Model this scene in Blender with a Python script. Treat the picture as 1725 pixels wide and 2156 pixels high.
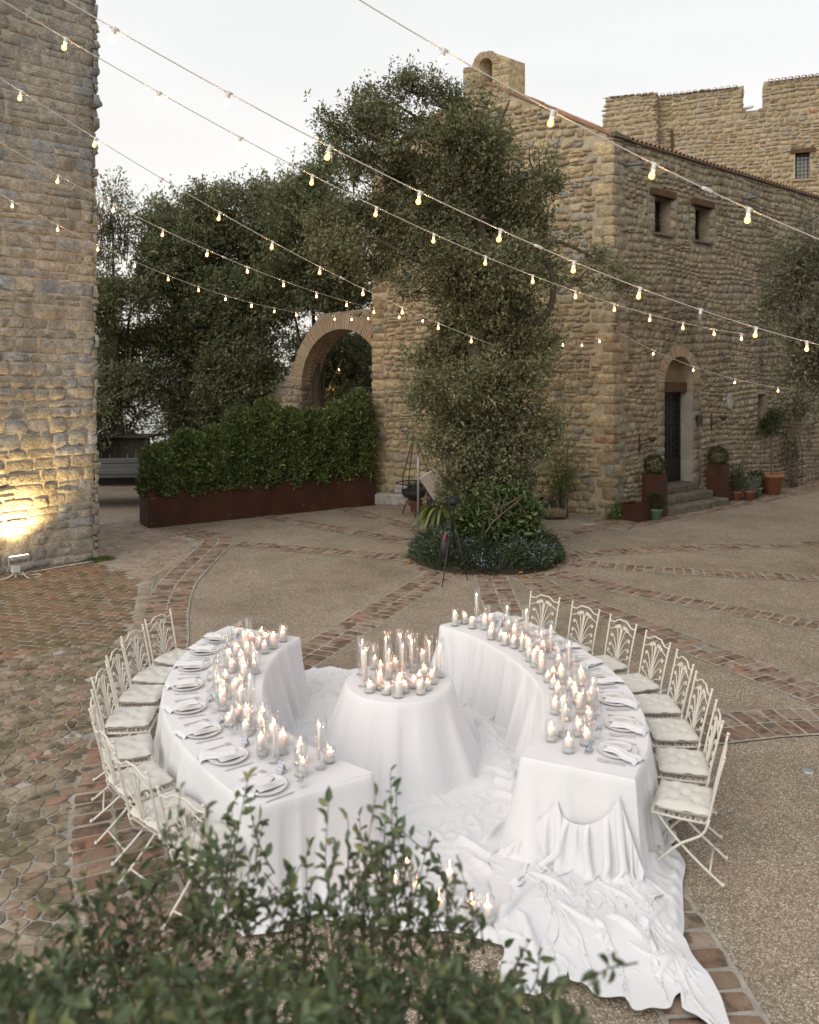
import bpy, bmesh, math, random
import numpy as np
from mathutils import Vector, Matrix, noise as mnoise
from mathutils.geometry import tessellate_polygon

random.seed(7)
RNG = np.random.default_rng(7)
SC = bpy.context.scene
COL = SC.collection
for o in list(bpy.data.objects):
    bpy.data.objects.remove(o)

# ------------------------------------------------------------------ camera
CAM_H = 3.7
FPX = 1700.0                       # focal length for a 1725 px wide picture
cd = bpy.data.cameras.new('camera')
cam = bpy.data.objects.new('camera', cd)
COL.objects.link(cam)
cam.location = (0, 0, CAM_H)
cam.rotation_euler = (math.radians(90), 0, 0)
cd.sensor_fit = 'HORIZONTAL'
cd.sensor_width = 24.0
cd.lens = 24.0 * FPX / 1725.0
cd.shift_y = -(1078.0 - 790.0) / 1725.0
cd.clip_start = 0.05
cd.clip_end = 20000.0
cd.dof.use_dof = True
cd.dof.focus_distance = 10.0
cd.dof.aperture_fstop = 1.5
SC.camera = cam

# ------------------------------------------------------------------ sky, sun, exposure
SUN_AZ, SUN_EL = math.radians(229.0), math.radians(30.0)     # direction towards the sun, from +X counter-clockwise
w = bpy.data.worlds.new('World')
SC.world = w
w.use_nodes = True
nt = w.node_tree
nt.nodes.clear()
out = nt.nodes.new('ShaderNodeOutputWorld')
bg = nt.nodes.new('ShaderNodeBackground')
sky = nt.nodes.new('ShaderNodeTexSky')
sky.sky_type = 'NISHITA'
sky.sun_disc = False
sky.sun_elevation = SUN_EL
sky.sun_rotation = math.radians(90.0) - SUN_AZ
sky.dust_density = 4.0
sky.air_density = 1.2
hs = nt.nodes.new('ShaderNodeHueSaturation')
hs.inputs['Saturation'].default_value = 0.22
nt.links.new(sky.outputs[0], hs.inputs['Color'])
# thin cloud deck: evens the clear sky out towards a pale white
tc = nt.nodes.new('ShaderNodeTexCoord')
mp = nt.nodes.new('ShaderNodeMapping')
mp.inputs['Scale'].default_value = (1.0, 1.0, 3.5)
nz = nt.nodes.new('ShaderNodeTexNoise')
nz.inputs['Scale'].default_value = 1.6
nz.inputs['Detail'].default_value = 5.0
nz.inputs['Roughness'].default_value = 0.5
nt.links.new(tc.outputs['Generated'], mp.inputs[0])
nt.links.new(mp.outputs[0], nz.inputs['Vector'])
cr = nt.nodes.new('ShaderNodeValToRGB')
cr.color_ramp.elements[0].position = 0.3
cr.color_ramp.elements[0].color = (0.93, 0.932, 0.94, 1)
cr.color_ramp.elements[1].position = 0.7
cr.color_ramp.elements[1].color = (1.05, 1.05, 1.045, 1)
nt.links.new(nz.outputs[0], cr.inputs[0])
# the deck is creamier low down, all the way round
sxyz = nt.nodes.new('ShaderNodeSeparateXYZ')
nt.links.new(tc.outputs['Generated'], sxyz.inputs[0])
cz = nt.nodes.new('ShaderNodeValToRGB')
cz.color_ramp.elements[0].position = 0.02
cz.color_ramp.elements[0].color = (9.25, 8.8, 8.1, 1)
cz.color_ramp.elements[1].position = 0.34
cz.color_ramp.elements[1].color = (8.5, 8.48, 8.47, 1)
nt.links.new(sxyz.outputs[2], cz.inputs[0])
mu = nt.nodes.new('ShaderNodeMix')
mu.data_type = 'RGBA'
mu.blend_type = 'MULTIPLY'
mu.inputs[0].default_value = 1.0
nt.links.new(cz.outputs[0], mu.inputs[6])
nt.links.new(cr.outputs[0], mu.inputs[7])
mx = nt.nodes.new('ShaderNodeMix')
mx.data_type = 'RGBA'
mx.inputs[0].default_value = 0.86
nt.links.new(hs.outputs[0], mx.inputs[6])
nt.links.new(mu.outputs[2], mx.inputs[7])
nt.links.new(mx.outputs[2], bg.inputs[0])
bg.inputs[1].default_value = 0.1
nt.links.new(bg.outputs[0], out.inputs[0])

sd = bpy.data.lights.new('sun', 'SUN')
sd.energy = 1.5
sd.angle = math.radians(55)
sd.color = (1.0, 0.9, 0.76)
sun = bpy.data.objects.new('sun', sd)
COL.objects.link(sun)
_sv = Vector((math.cos(SUN_EL) * math.cos(SUN_AZ), math.cos(SUN_EL) * math.sin(SUN_AZ), math.sin(SUN_EL)))
sun.rotation_euler = _sv.to_track_quat('Z', 'Y').to_euler()

vs = SC.view_settings
vs.view_transform = 'Standard'
vs.look = 'None'
vs.exposure = 0.28
vs.gamma = 1.0
vs.use_curve_mapping = False
SC.render.engine = 'CYCLES'
cy = SC.cycles
cy.use_denoising = True
cy.max_bounces = 7
cy.diffuse_bounces = 3
cy.glossy_bounces = 2
cy.transmission_bounces = 4
cy.transparent_max_bounces = 24
cy.caustics_reflective = False
cy.caustics_refractive = False
cy.sample_clamp_indirect = 4.0
cy.use_light_tree = True

# ------------------------------------------------------------------ helpers: objects
def ground_at(u, v, z=0.0):
    """Ground point seen at (u, v) of a 1725 x 2156 view; only used to read plan coordinates off."""
    Y = FPX * (CAM_H - z) / (v - 790.0)
    return ((u - 862.5) * Y / FPX, Y)

def fastmesh(name, V, F, mat=None, smooth=True, rnd=None, sharp=False):
    """V (N,3); F (M,k) array of equal-size faces or a list of lists."""
    me = bpy.data.meshes.new(name)
    V = np.asarray(V, dtype=np.float32)
    if isinstance(F, np.ndarray):
        me.vertices.add(len(V))
        me.vertices.foreach_set('co', V.ravel())
        k = F.shape[1]
        me.loops.add(F.size)
        me.loops.foreach_set('vertex_index', F.astype(np.int32).ravel())
        me.polygons.add(len(F))
        me.polygons.foreach_set('loop_start', np.arange(0, F.size, k, dtype=np.int32))
        me.polygons.foreach_set('loop_total', np.full(len(F), k, dtype=np.int32))
        me.update(calc_edges=True)
    else:
        me.from_pydata(V.tolist(), [], F)
        me.update()
    if smooth and len(me.polygons):
        me.polygons.foreach_set('use_smooth', np.ones(len(me.polygons), dtype=bool))
    if rnd is not None:
        a = me.attributes.new('rnd', 'FLOAT', 'POINT')
        a.data.foreach_set('value', np.asarray(rnd, dtype=np.float32))
    if mat is not None:
        me.materials.append(mat)
    return me

def obj(name, me, parent=None, M=None, label=None, kind=None, pinv=None):
    o = bpy.data.objects.new(name, me)
    COL.objects.link(o)
    if parent is not None:
        o.parent = parent
        if pinv is not None:
            o.matrix_parent_inverse = pinv
    if M is not None:
        o.matrix_basis = M
    if label:
        o['label'] = label
    if kind:
        o['kind'] = kind
    return o

def tag(o, label, cat, group=None):
    o['label'] = label
    o['category'] = cat
    if group:
        o['group'] = group
    return o

def thing(name, label, cat, loc=(0, 0, 0), rz=0.0, group=None):
    e = bpy.data.objects.new(name, None)
    COL.objects.link(e)
    e.empty_display_size = 0.1
    e.location = loc
    e.rotation_euler = (0, 0, rz)
    return tag(e, label, cat, group)

def wpart(name, me, root, label=None, kind=None):
    """Part of an unrotated root whose mesh is written in world coordinates."""
    return obj(name, me, root, label=label, kind=kind, pinv=Matrix.Translation(-Vector(root.location)))

def copy_tree(root, loc, rz=0.0, label=None, group=None):
    r = root.copy()
    COL.objects.link(r)
    r.location = loc
    r.rotation_euler = (0, 0, rz)
    if label:
        r['label'] = label
    if group:
        r['group'] = group
    for ch in root.children:
        c = ch.copy()
        COL.objects.link(c)
        c.parent = r
        for g in ch.children:
            d = g.copy()
            COL.objects.link(d)
            d.parent = c
    return r

# ------------------------------------------------------------------ helpers: shapes (return V, F)
class MB:
    def __init__(self):
        self.V, self.F, self.R = [], [], []
        self.n = 0
    def add(self, V, F, r=None):
        V = np.asarray(V, dtype=float)
        self.V.append(V)
        self.F += [[i + self.n for i in f] for f in F]
        self.R.append(np.full(len(V), random.random() if r is None else r))
        self.n += len(V)
        return self
    def mesh(self, name, mat, smooth=True):
        return fastmesh(name, np.concatenate(self.V), self.F, mat, smooth, np.concatenate(self.R))

def box(cx, cy, cz, sx, sy, sz, rz=0.0, bev=0.0):
    """Box centred at c; with bev the edges are chamfered (24 verts)."""
    hx, hy, hz = sx / 2, sy / 2, sz / 2
    if bev <= 0:
        V = [(x, y, z) for z in (-hz, hz) for x, y in ((-hx, -hy), (hx, -hy), (hx, hy), (-hx, hy))]
        F = [[3, 2, 1, 0], [4, 5, 6, 7], [0, 1, 5, 4], [1, 2, 6, 5], [2, 3, 7, 6], [3, 0, 4, 7]]
    else:
        bm = bmesh.new()
        bmesh.ops.create_cube(bm, size=1.0)
        for v in bm.verts:
            v.co = Vector((v.co.x * sx, v.co.y * sy, v.co.z * sz))
        bmesh.ops.bevel(bm, geom=bm.edges[:], offset=bev, segments=1, affect='EDGES')
        bm.verts.index_update()
        V = [tuple(v.co) for v in bm.verts]
        F = [[v.index for v in f.verts] for f in bm.faces]
        bm.free()
    V = np.array(V, float)
    c, s = math.cos(rz), math.sin(rz)
    V = np.c_[V[:, 0] * c - V[:, 1] * s + cx, V[:, 0] * s + V[:, 1] * c + cy, V[:, 2] + cz]
    return V, F

def tube(path, r, n=6, cap=True):
    P = np.asarray(path, float)
    m = len(P)
    r = np.full(m, r) if np.isscalar(r) else np.asarray(r, float)
    T = np.gradient(P, axis=0)
    T /= np.linalg.norm(T, axis=1)[:, None] + 1e-9
    up = np.array([0, 0, 1.0]) if abs(T[0, 2]) < 0.9 else np.array([1.0, 0, 0])
    V = []
    nrm = np.cross(T[0], up)
    nrm /= np.linalg.norm(nrm)
    for i in range(m):
        nrm = nrm - T[i] * nrm.dot(T[i])
        nrm /= np.linalg.norm(nrm) + 1e-9
        b = np.cross(T[i], nrm)
        for k in range(n):
            a = 2 * math.pi * k / n
            V.append(P[i] + r[i] * (math.cos(a) * nrm + math.sin(a) * b))
    F = []
    for i in range(m - 1):
        for k in range(n):
            k2 = (k + 1) % n
            F.append([i * n + k, i * n + k2, (i + 1) * n + k2, (i + 1) * n + k])
    if cap:
        F.append([k for k in range(n)][::-1])
        F.append([(m - 1) * n + k for k in range(n)])
    return np.array(V), F

def lathe(prof, n=20, cx=0.0, cy=0.0, cz=0.0, capb=True, capt=False):
    V, F = [], []
    m = len(prof)
    for r, z in prof:
        for k in range(n):
            a = 2 * math.pi * k / n
            V.append((cx + r * math.cos(a), cy + r * math.sin(a), cz + z))
    for i in range(m - 1):
        for k in range(n):
            k2 = (k + 1) % n
            F.append([i * n + k, i * n + k2, (i + 1) * n + k2, (i + 1) * n + k])
    if capb:
        F.append(list(range(n))[::-1])
    if capt:
        F.append([(m - 1) * n + k for k in range(n)])
    return np.array(V, float), F

def spline(pts, n):
    """Catmull-Rom through pts, n samples."""
    P = np.asarray(pts, float)
    P = np.vstack([2 * P[0] - P[1], P, 2 * P[-1] - P[-2]])
    m = len(P) - 3
    out_ = []
    for t in np.linspace(0, m - 1e-6, n):
        i = int(t)
        f = t - i
        p0, p1, p2, p3 = P[i:i + 4]
        out_.append(0.5 * (2 * p1 + (p2 - p0) * f + (2 * p0 - 5 * p1 + 4 * p2 - p3) * f * f + (3 * p1 - p0 - 3 * p2 + p3) * f ** 3))
    return np.array(out_)

class Wall:
    """Vertical plane frame: s along, z up, o outwards."""
    def __init__(self, origin, d, toward):
        self.o = np.array([origin[0], origin[1], 0.0])
        d = np.array([d[0], d[1], 0.0])
        self.d = d / np.linalg.norm(d)
        n = np.array([-self.d[1], self.d[0], 0.0])
        if n[:2].dot(np.array(toward[:2]) - self.o[:2]) < 0:
            n = -n
        self.n = n
        self.right = np.cross(self.d, np.array([0, 0, 1.0])).dot(n) > 0     # d, up, n right-handed?
    def p(self, s, z, o=0.0):
        return self.o + self.d * s + self.n * o + np.array([0, 0, z])
    def pts(self, A):
        A = np.asarray(A, float)
        return self.o + A[:, :1] * self.d + A[:, 1:2] * np.array([0, 0, 1.0]) + A[:, 2:3] * self.n
    def mat(self, s, z, o, w_, h_, dep, rot=0.0):
        c, sn = math.cos(rot), math.sin(rot)
        up = np.array([0, 0, 1.0])
        dx = self.d if self.right else -self.d
        ex = (dx * c + up * sn) * w_
        ey = (-dx * sn + up * c) * h_
        ez = self.n * dep
        M = np.eye(4)
        M[:3, 0], M[:3, 1], M[:3, 2], M[:3, 3] = ex, ey, ez, self.p(s, z, o)
        return M

def prism(wall, outline, holes=(), thick=0.5, out=0.0):
    """Slab with outline [(s,z)] and holes, front face at o=out, back at out-thick."""
    loops = [list(outline)] + [list(h) for h in holes]
    flat = [Vector((p[0], p[1], 0)) for lp in loops for p in lp]
    tris = tessellate_polygon([[Vector((p[0], p[1], 0)) for p in lp] for lp in loops])
    n = len(flat)
    V = [wall.p(p.x, p.y, out) for p in flat] + [wall.p(p.x, p.y, out - thick) for p in flat]
    F = []
    for t in tris:
        F.append(list(t))
        F.append([i + n for i in reversed(t)])
    k = 0
    for lp in loops:
        m = len(lp)
        for i in range(m):
            a, b = k + i, k + (i + 1) % m
            F.append([a, b, b + n, a + n])
        k += m
    return np.array(V), F

def fix_normals(me):
    bm = bmesh.new()
    bm.from_mesh(me)
    bmesh.ops.recalc_face_normals(bm, faces=bm.faces)
    bm.to_mesh(me)
    bm.free()
    return me

def in_view(p):
    if p[1] < 0.3:
        return False
    u = 862.5 + FPX * p[0] / p[1]
    v = 790 + FPX * (CAM_H - p[2]) / p[1]
    return -10 < u < 1735 and -10 < v < 2166

# ------------------------------------------------------------------ helpers: pieces (stones, bricks, tiles)
def stone_template(seed, pw=3.2, jit=0.10, bulge=1.0, n=5):
    """Unit stone on [-.5,.5]^2, front towards +z (0..1), rim at z=-.6."""
    r = np.random.default_rng(seed)
    g = np.linspace(-1, 1, n)
    X, Y = np.meshgrid(g, g)
    x, y = X.ravel(), Y.ravel()
    m = np.maximum(np.abs(x), np.abs(y))
    ang = np.arctan2(y, x)
    rad = 1.0 / (np.abs(np.cos(ang)) ** pw + np.abs(np.sin(ang)) ** pw) ** (1 / pw)
    ph = r.uniform(0, 6.28, 4)
    wob = 1 + jit * (0.5 * np.sin(2 * ang + ph[0]) + 0.5 * np.sin(3 * ang + ph[1]) + 0.35 * np.sin(5 * ang + ph[2]))
    R = m * rad * wob
    px, py = 0.5 * R * np.cos(ang), 0.5 * R * np.sin(ang)
    z = 1 - bulge * (0.42 * m ** 4 + 0.10 * m ** 2) + r.normal(0, 0.16, len(x)) * (m < 0.9) + 0.18 * (px * r.normal() + py * r.normal()) * 2
    z = np.where(m > 0.99, z * 0.55, z)
    V = np.c_[px, py, z]
    rim = [i for i in range(n)] + [n * k + n - 1 for k in range(1, n)] + [n * n - 1 - k for k in range(1, n)] + [n * (n - 1) - n * k for k in range(1, n - 1)]
    Vr = V[rim].copy()
    Vr[:, :2] *= 1.0
    Vr[:, 2] = -0.6
    F = []
    for j in range(n - 1):
        for i in range(n - 1):
            a = j * n + i
            F.append([a, a + 1, a + n + 1, a + n])
    k = len(rim)
    for i in range(k):
        F.append([rim[i], len(V) + i, len(V) + (i + 1) % k, rim[(i + 1) % k]])
    return np.vstack([V, Vr]), np.array(F)

ROUND = [stone_template(100 + i, 4.6, 0.19, 0.9) for i in range(20)]
FLAT = [stone_template(200 + i, 9.0, 0.10, 0.3) for i in range(20)]
BLOCK = [stone_template(300 + i, 9.0, 0.03, 0.28) for i in range(8)]
_tmpl_mesh = {}

def tmesh(fam, idx, mat):
    key = (id(fam), idx, mat.name)
    if key not in _tmpl_mesh:
        V, F = fam[idx]
        _tmpl_mesh[key] = fastmesh('stone', V, F, mat, True)
    return _tmpl_mesh[key]

def lay(parent, pname, items, fam, mat, nmax, stuff_name, minpx=0.0):
    """items: (template index, 4x4, size). The nmax that show largest become objects, the rest one joined part."""
    sc_ = []
    for k, (ti, M, size) in enumerate(items):
        p = M[:3, 3]
        dist = max(1.0, np.linalg.norm(p - np.array([0, 0, CAM_H])))
        px = size * 2523.0 / dist
        sc_.append((px if in_view(p) else -1, k))
    sc_.sort(reverse=True)
    keep = [k for px, k in sc_[:nmax] if px > minpx]
    ks = set(keep)
    for k in keep:
        ti, M, size = items[k]
        obj(pname, tmesh(fam, ti, mat), parent, Matrix(M.tolist()))
    rest = [it for k, it in enumerate(items) if k not in ks]
    if rest:
        VV, FF, RR = [], [], []
        off = 0
        for ti in range(len(fam)):
            Ms = np.array([it[1] for it in rest if it[0] == ti])
            if not len(Ms):
                continue
            V, F = fam[ti]
            Vh = np.c_[V, np.ones(len(V))]
            W = np.einsum('mij,vj->mvi', Ms[:, :3, :], Vh)
            m, nv = W.shape[:2]
            VV.append(W.reshape(-1, 3))
            FF.append((F[None] + (np.arange(m) * nv)[:, None, None]).reshape(-1, F.shape[1]) + off)
            RR.append(np.repeat(RNG.random(m), nv))
            off += m * nv
        me = fastmesh(stuff_name, np.vstack(VV), np.vstack(FF), mat, True, np.concatenate(RR))
        obj(stuff_name, me, parent, kind='stuff')
    return len(keep), len(rest)

def rubble(wall, s0, s1, z0, z1, ch=(0.15, 0.27), lw=(0.18, 0.5), inside=None, holes=(), fam=ROUND, proud=(0.03, 0.06), gap=0.025,
           out=0.0, rot=0.04, split=0.18, wave=0.03, ends=(0.0, 0.0), tz=lambda s: 0.0, seed=1, phase=0.0):
    """Lay courses of stones on a wall; returns items for lay()."""
    r = random.Random(seed)
    items = []
    z = z0
    while z < z1 - 0.04:
        h = r.uniform(*ch)
        if z + h > z1:
            h = z1 - z
        s = s0 - r.uniform(0, 0.2) * (ends[0] == 0)
        while s < s1 - 0.03:
            l = r.uniform(*lw) * (0.75 + 0.5 * h / ch[1])
            if s + l > s1 - 0.1:
                l = s1 - s + (r.uniform(-ends[1], ends[1]))
            sub = [(z, h)]
            if r.random() < split and h > ch[0] * 1.2:
                q = r.uniform(0.35, 0.65)
                sub = [(z, h * q), (z + h * q, h * (1 - q))]
            L = l
            for zz, hh in sub:
                l = L
                sc_, zc = s + l / 2, zz + hh / 2
                dz = wave * math.sin(sc_ * 1.7 + z * 2.3 + phase) + r.uniform(-0.012, 0.012)
                zc += dz
                ok = inside is None or inside(sc_, zc)
                for (a0, a1, b0, b1) in holes:
                    if sc_ + l / 2 > a0 and sc_ - l / 2 < a1 and zc + hh / 2 > b0 and zc - hh / 2 < b1:
                        # trim a stone that only pokes into the hole from the side
                        if sc_ < a0 and a0 - (sc_ - l / 2) > 0.08:
                            e = sc_ - l / 2
                            l2 = a0 - e
                            sc_, l_ = e + l2 / 2, l2
                        elif sc_ > a1 and (sc_ + l / 2) - a1 > 0.08:
                            e = sc_ + l / 2
                            l2 = e - a1
                            sc_, l_ = e - l2 / 2, l2
                        else:
                            ok = False
                            break
                        l = l_
                if not ok:
                    continue
                dep = r.uniform(*proud)
                M = wall.mat(sc_, zc, out, max(0.03, l - gap * r.uniform(0.5, 1.4)), max(0.03, hh - gap * r.uniform(0.5, 1.4)), dep, r.uniform(-rot, rot))
                items.append((r.randrange(len(fam)), M, max(l, hh)))
            s += L
        z += h
    return items
# ------------------------------------------------------------------ materials
class NT:
    def __init__(self, name):
        self.m = bpy.data.materials.new(name)
        self.m.use_nodes = True
        self.t = self.m.node_tree
        self.b = self.t.nodes['Principled BSDF']
        self.o = self.t.nodes['Material Output']
    def n(self, typ, **kw):
        x = self.t.nodes.new('ShaderNode' + typ)
        for k, v in kw.items():
            setattr(x, k, v)
        return x
    def l(self, a, b):
        self.t.links.new(a, b)
    def val(self, op, a, b=0.0, clamp=False):
        x = self.n('Math', operation=op)
        x.use_clamp = clamp
        for i, q in enumerate((a, b)):
            if isinstance(q, (int, float)):
                x.inputs[i].default_value = q
            else:
                self.l(q, x.inputs[i])
        return x.outputs[0]
    def rnd(self):
        oi = self.n('ObjectInfo').outputs['Random']
        at = self.n('Attribute')
        at.attribute_name = 'rnd'
        return self.val('FRACT', self.val('ADD', oi, at.outputs['Fac']))
    def pos(self, scale=(1, 1, 1)):
        g = self.n('NewGeometry')
        mp_ = self.n('Mapping')
        mp_.inputs['Scale'].default_value = scale
        self.l(g.outputs['Position'], mp_.inputs[0])
        return mp_.outputs[0]
    def noise(self, scale, detail=3.0, rough=0.55, vec=None, dist=0.0):
        x = self.n('TexNoise')
        x.inputs['Scale'].default_value = scale
        x.inputs['Detail'].default_value = detail
        x.inputs['Roughness'].default_value = rough
        x.inputs['Distortion'].default_value = dist
        if vec is None:
            vec = self.pos()
        self.l(vec, x.inputs['Vector'])
        return x.outputs[0]
    def vor(self, scale, vec=None, feature='F1', out='Distance'):
        x = self.n('TexVoronoi', feature=feature)
        x.inputs['Scale'].default_value = scale
        self.l(vec if vec is not None else self.pos(), x.inputs['Vector'])
        return x.outputs[out]
    def ramp(self, fac, stops, interp='LINEAR'):
        x = self.n('ValToRGB')
        r = x.color_ramp
        r.interpolation = interp
        while len(r.elements) < len(stops):
            r.elements.new(0.5)
        for e, (p, c) in zip(r.elements, stops):
            e.position = p
            e.color = (c, c, c, 1) if isinstance(c, (int, float)) else (*c, 1)
        self.l(fac, x.inputs[0])
        return x.outputs[0]
    def mix(self, fac, a, b, mode='MIX'):
        x = self.n('Mix', data_type='RGBA', blend_type=mode)
        for i, q in ((0, fac), (6, a), (7, b)):
            if isinstance(q, (int, float)):
                x.inputs[i].default_value = q
            elif isinstance(q, tuple):
                x.inputs[i].default_value = (*q, 1)
            else:
                self.l(q, x.inputs[i])
        return x.outputs[2]
    def bump(self, h, strength=0.3, dist=0.02, chain=None):
        x = self.n('Bump')
        x.inputs['Strength'].default_value = strength
        x.inputs['Distance'].default_value = dist
        self.l(h, x.inputs['Height'])
        if chain is not None:
            self.l(chain, x.inputs['Normal'])
        return x.outputs[0]
    def fin(self, col=None, rough=0.8, nrm=None, spec=None, **kw):
        if col is not None:
            if isinstance(col, tuple):
                self.b.inputs['Base Color'].default_value = (*col, 1)
            else:
                self.l(col, self.b.inputs['Base Color'])
        if isinstance(rough, (int, float)):
            self.b.inputs['Roughness'].default_value = rough
        else:
            self.l(rough, self.b.inputs['Roughness'])
        if nrm is not None:
            self.l(nrm, self.b.inputs['Normal'])
        if spec is not None:
            self.b.inputs['Specular IOR Level'].default_value = spec
        for k, v in kw.items():
            self.b.inputs[k].default_value = v
        return self.m

def mat_stone(name, stops, stain=0.5, stain_z=0.35, spots=0.5):
    t = NT(name)
    c = t.ramp(t.rnd(), stops)
    n1 = t.noise(7.0, 4)
    c = t.mix(0.75, c, t.ramp(n1, [(0.28, 0.28), (0.72, 0.72)]), 'OVERLAY')
    n2 = t.noise(45.0, 3, 0.65)
    c = t.mix(0.6, c, t.ramp(n2, [(0.3, 0.15), (0.7, 0.85)]), 'OVERLAY')
    # lichen and soot with a shape of their own, running down the wall
    st = t.noise(0.9, 5, 0.62, t.pos((1, 1, stain_z)))
    sm = t.ramp(st, [(0.52, 0.0), (0.70, 1.0)])
    sm2 = t.val('MULTIPLY', t.val('MULTIPLY', sm, t.ramp(n1, [(0.3, 0.2), (0.6, 1.0)])), stain)
    c = t.mix(sm2, c, (0.045, 0.043, 0.038))
    li = t.ramp(t.noise(26.0, 2, 0.5), [(0.64, 0.0), (0.72, 1.0)])
    c = t.mix(t.val('MULTIPLY', li, 0.35 * spots), c, (0.42, 0.41, 0.36))
    b = t.bump(t.noise(32.0, 5, 0.75), 0.9, 0.035)
    b = t.bump(t.noise(9.0, 4, 0.6), 0.9, 0.07, b)
    return t.fin(c, 0.92, b, 0.2)

M_STONE_WARM = mat_stone('stone_ochre', [(0.000, (0.289, 0.222, 0.137)), (0.150, (0.440, 0.346, 0.209)), (0.400, (0.565, 0.455, 0.279)), (0.600, (0.386, 0.318, 0.209)), (0.780, (0.496, 0.405, 0.272)), (0.900, (0.302, 0.287, 0.240)), (0.960, (0.351, 0.328, 0.284)), (0.988, (0.413, 0.277, 0.185)), (1.000, (0.441, 0.277, 0.178))], 0.4)
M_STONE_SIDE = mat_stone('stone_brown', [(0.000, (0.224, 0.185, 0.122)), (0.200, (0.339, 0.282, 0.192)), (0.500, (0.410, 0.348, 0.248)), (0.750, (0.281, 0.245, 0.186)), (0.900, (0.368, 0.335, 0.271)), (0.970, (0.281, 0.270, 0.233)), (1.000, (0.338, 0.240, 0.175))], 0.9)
M_STONE_KEEP = mat_stone('stone_keep', [(0.0, (0.304, 0.232, 0.135)), (0.3, (0.428, 0.336, 0.206)), (0.6, (0.366, 0.297, 0.192)), (0.85, (0.477, 0.389, 0.254)),
                                        (0.97, (0.341, 0.297, 0.240)), (1.0, (0.441, 0.238, 0.156))], 0.25)
M_STONE_TOWER = mat_stone('stone_grey_sand', [(0.0, (0.306, 0.289, 0.248)), (0.25, (0.397, 0.369, 0.312)), (0.5, (0.375, 0.352, 0.306)), (0.68, (0.465, 0.420, 0.341)),
                                              (0.84, (0.351, 0.345, 0.330)), (0.94, (0.363, 0.374, 0.387)), (1.0, (0.397, 0.414, 0.439))], 0.8, 0.5)
M_STONE_STEP = mat_stone('stone_step', [(0.0, (0.13, 0.12, 0.095)), (0.5, (0.18, 0.165, 0.13)), (1.0, (0.15, 0.145, 0.12))], 0.6, 1.0, 1.0)
M_STONE_PALE = mat_stone('stone_pale', [(0.0, (0.40, 0.39, 0.37)), (1.0, (0.5, 0.49, 0.46))], 0.25, 1.0)

def mat_mortar(name, c0, c1):
    t = NT(name)
    n = t.noise(3.0, 5, 0.6)
    c = t.ramp(n, [(0.3, c0), (0.7, c1)])
    c = t.mix(0.5, c, t.ramp(t.noise(60, 3, 0.7), [(0.25, 0.3), (0.75, 0.7)]), 'OVERLAY')
    b = t.bump(t.noise(40.0, 4, 0.7), 0.8, 0.02)
    return t.fin(c, 0.95, b, 0.15)

M_MORTAR_WARM = mat_mortar('mortar_sand', (0.30, 0.255, 0.18), (0.50, 0.435, 0.33))
M_MORTAR_TOWER = mat_mortar('mortar_pink', (0.40, 0.345, 0.27), (0.54, 0.475, 0.38))
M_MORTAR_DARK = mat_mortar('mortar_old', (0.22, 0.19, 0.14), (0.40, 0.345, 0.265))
M_PLASTER = mat_mortar('old_plaster', (0.27, 0.265, 0.25), (0.40, 0.39, 0.37))
M_JOINT = mat_mortar('paving_joint', (0.27, 0.25, 0.215), (0.44, 0.415, 0.37))
M_JOINT_PALE = mat_mortar('cobble_joint', (0.14, 0.13, 0.105), (0.52, 0.51, 0.485))

def mat_brick(name, stops, wet=0.5, moss=0.3):
    t = NT(name)
    c = t.ramp(t.rnd(), stops)
    n1 = t.noise(14.0, 4, 0.6)
    c = t.mix(0.5, c, t.ramp(n1, [(0.3, 0.35), (0.7, 0.65)]), 'OVERLAY')
    c = t.mix(0.35, c, t.ramp(t.noise(90, 2, 0.7), [(0.25, 0.3), (0.75, 0.7)]), 'OVERLAY')
    damp = t.ramp(t.noise(5.0, 4, 0.6, dist=0.4), [(0.50, 0.0), (0.60, 1.0)])
    c = t.mix(t.val('MULTIPLY', damp, wet), c, (0.06, 0.045, 0.028))
    ms = t.ramp(t.noise(1.3, 5, 0.65), [(0.52, 0.0), (0.68, 1.0)])
    c = t.mix(t.val('MULTIPLY', ms, moss), c, (0.075, 0.085, 0.035))
    pale = t.ramp(t.noise(3.1, 4, 0.6), [(0.58, 0.0), (0.72, 1.0)])
    c = t.mix(t.val('MULTIPLY', pale, 0.35), c, (0.48, 0.43, 0.37))
    b = t.bump(t.noise(60, 4, 0.7), 0.6, 0.008)
    r = t.ramp(damp, [(0.0, 0.85), (1.0, 0.5)])
    return t.fin(c, r, b, 0.3)

M_BRICK_PAVE = mat_brick('paving_brick', [(0.0, (0.176, 0.112, 0.080)), (0.3, (0.248, 0.164, 0.120)), (0.55, (0.248, 0.188, 0.144)), (0.75, (0.296, 0.236, 0.192)),
                                          (0.92, (0.272, 0.148, 0.100)), (1.0, (0.272, 0.244, 0.208))], 0.75, 0.35)
M_BRICK_FIELD = mat_brick('field_brick', [(0.0, (0.142, 0.100, 0.057)), (0.4, (0.199, 0.138, 0.081)), (0.7, (0.237, 0.142, 0.090)), (0.9, (0.190, 0.157, 0.104)), (1.0, (0.314, 0.162, 0.104))], 0.5, 0.5)
M_COBBLE = mat_brick('cobble_stone', [(0.0, (0.15, 0.12, 0.08)), (0.3, (0.24, 0.195, 0.135)), (0.55, (0.31, 0.255, 0.185)), (0.74, (0.21, 0.175, 0.125)), (0.88, (0.25, 0.175, 0.125)),
                                      (0.95, (0.30, 0.18, 0.13)), (1.0, (0.40, 0.38, 0.345))], 0.65, 0.6)
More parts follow.
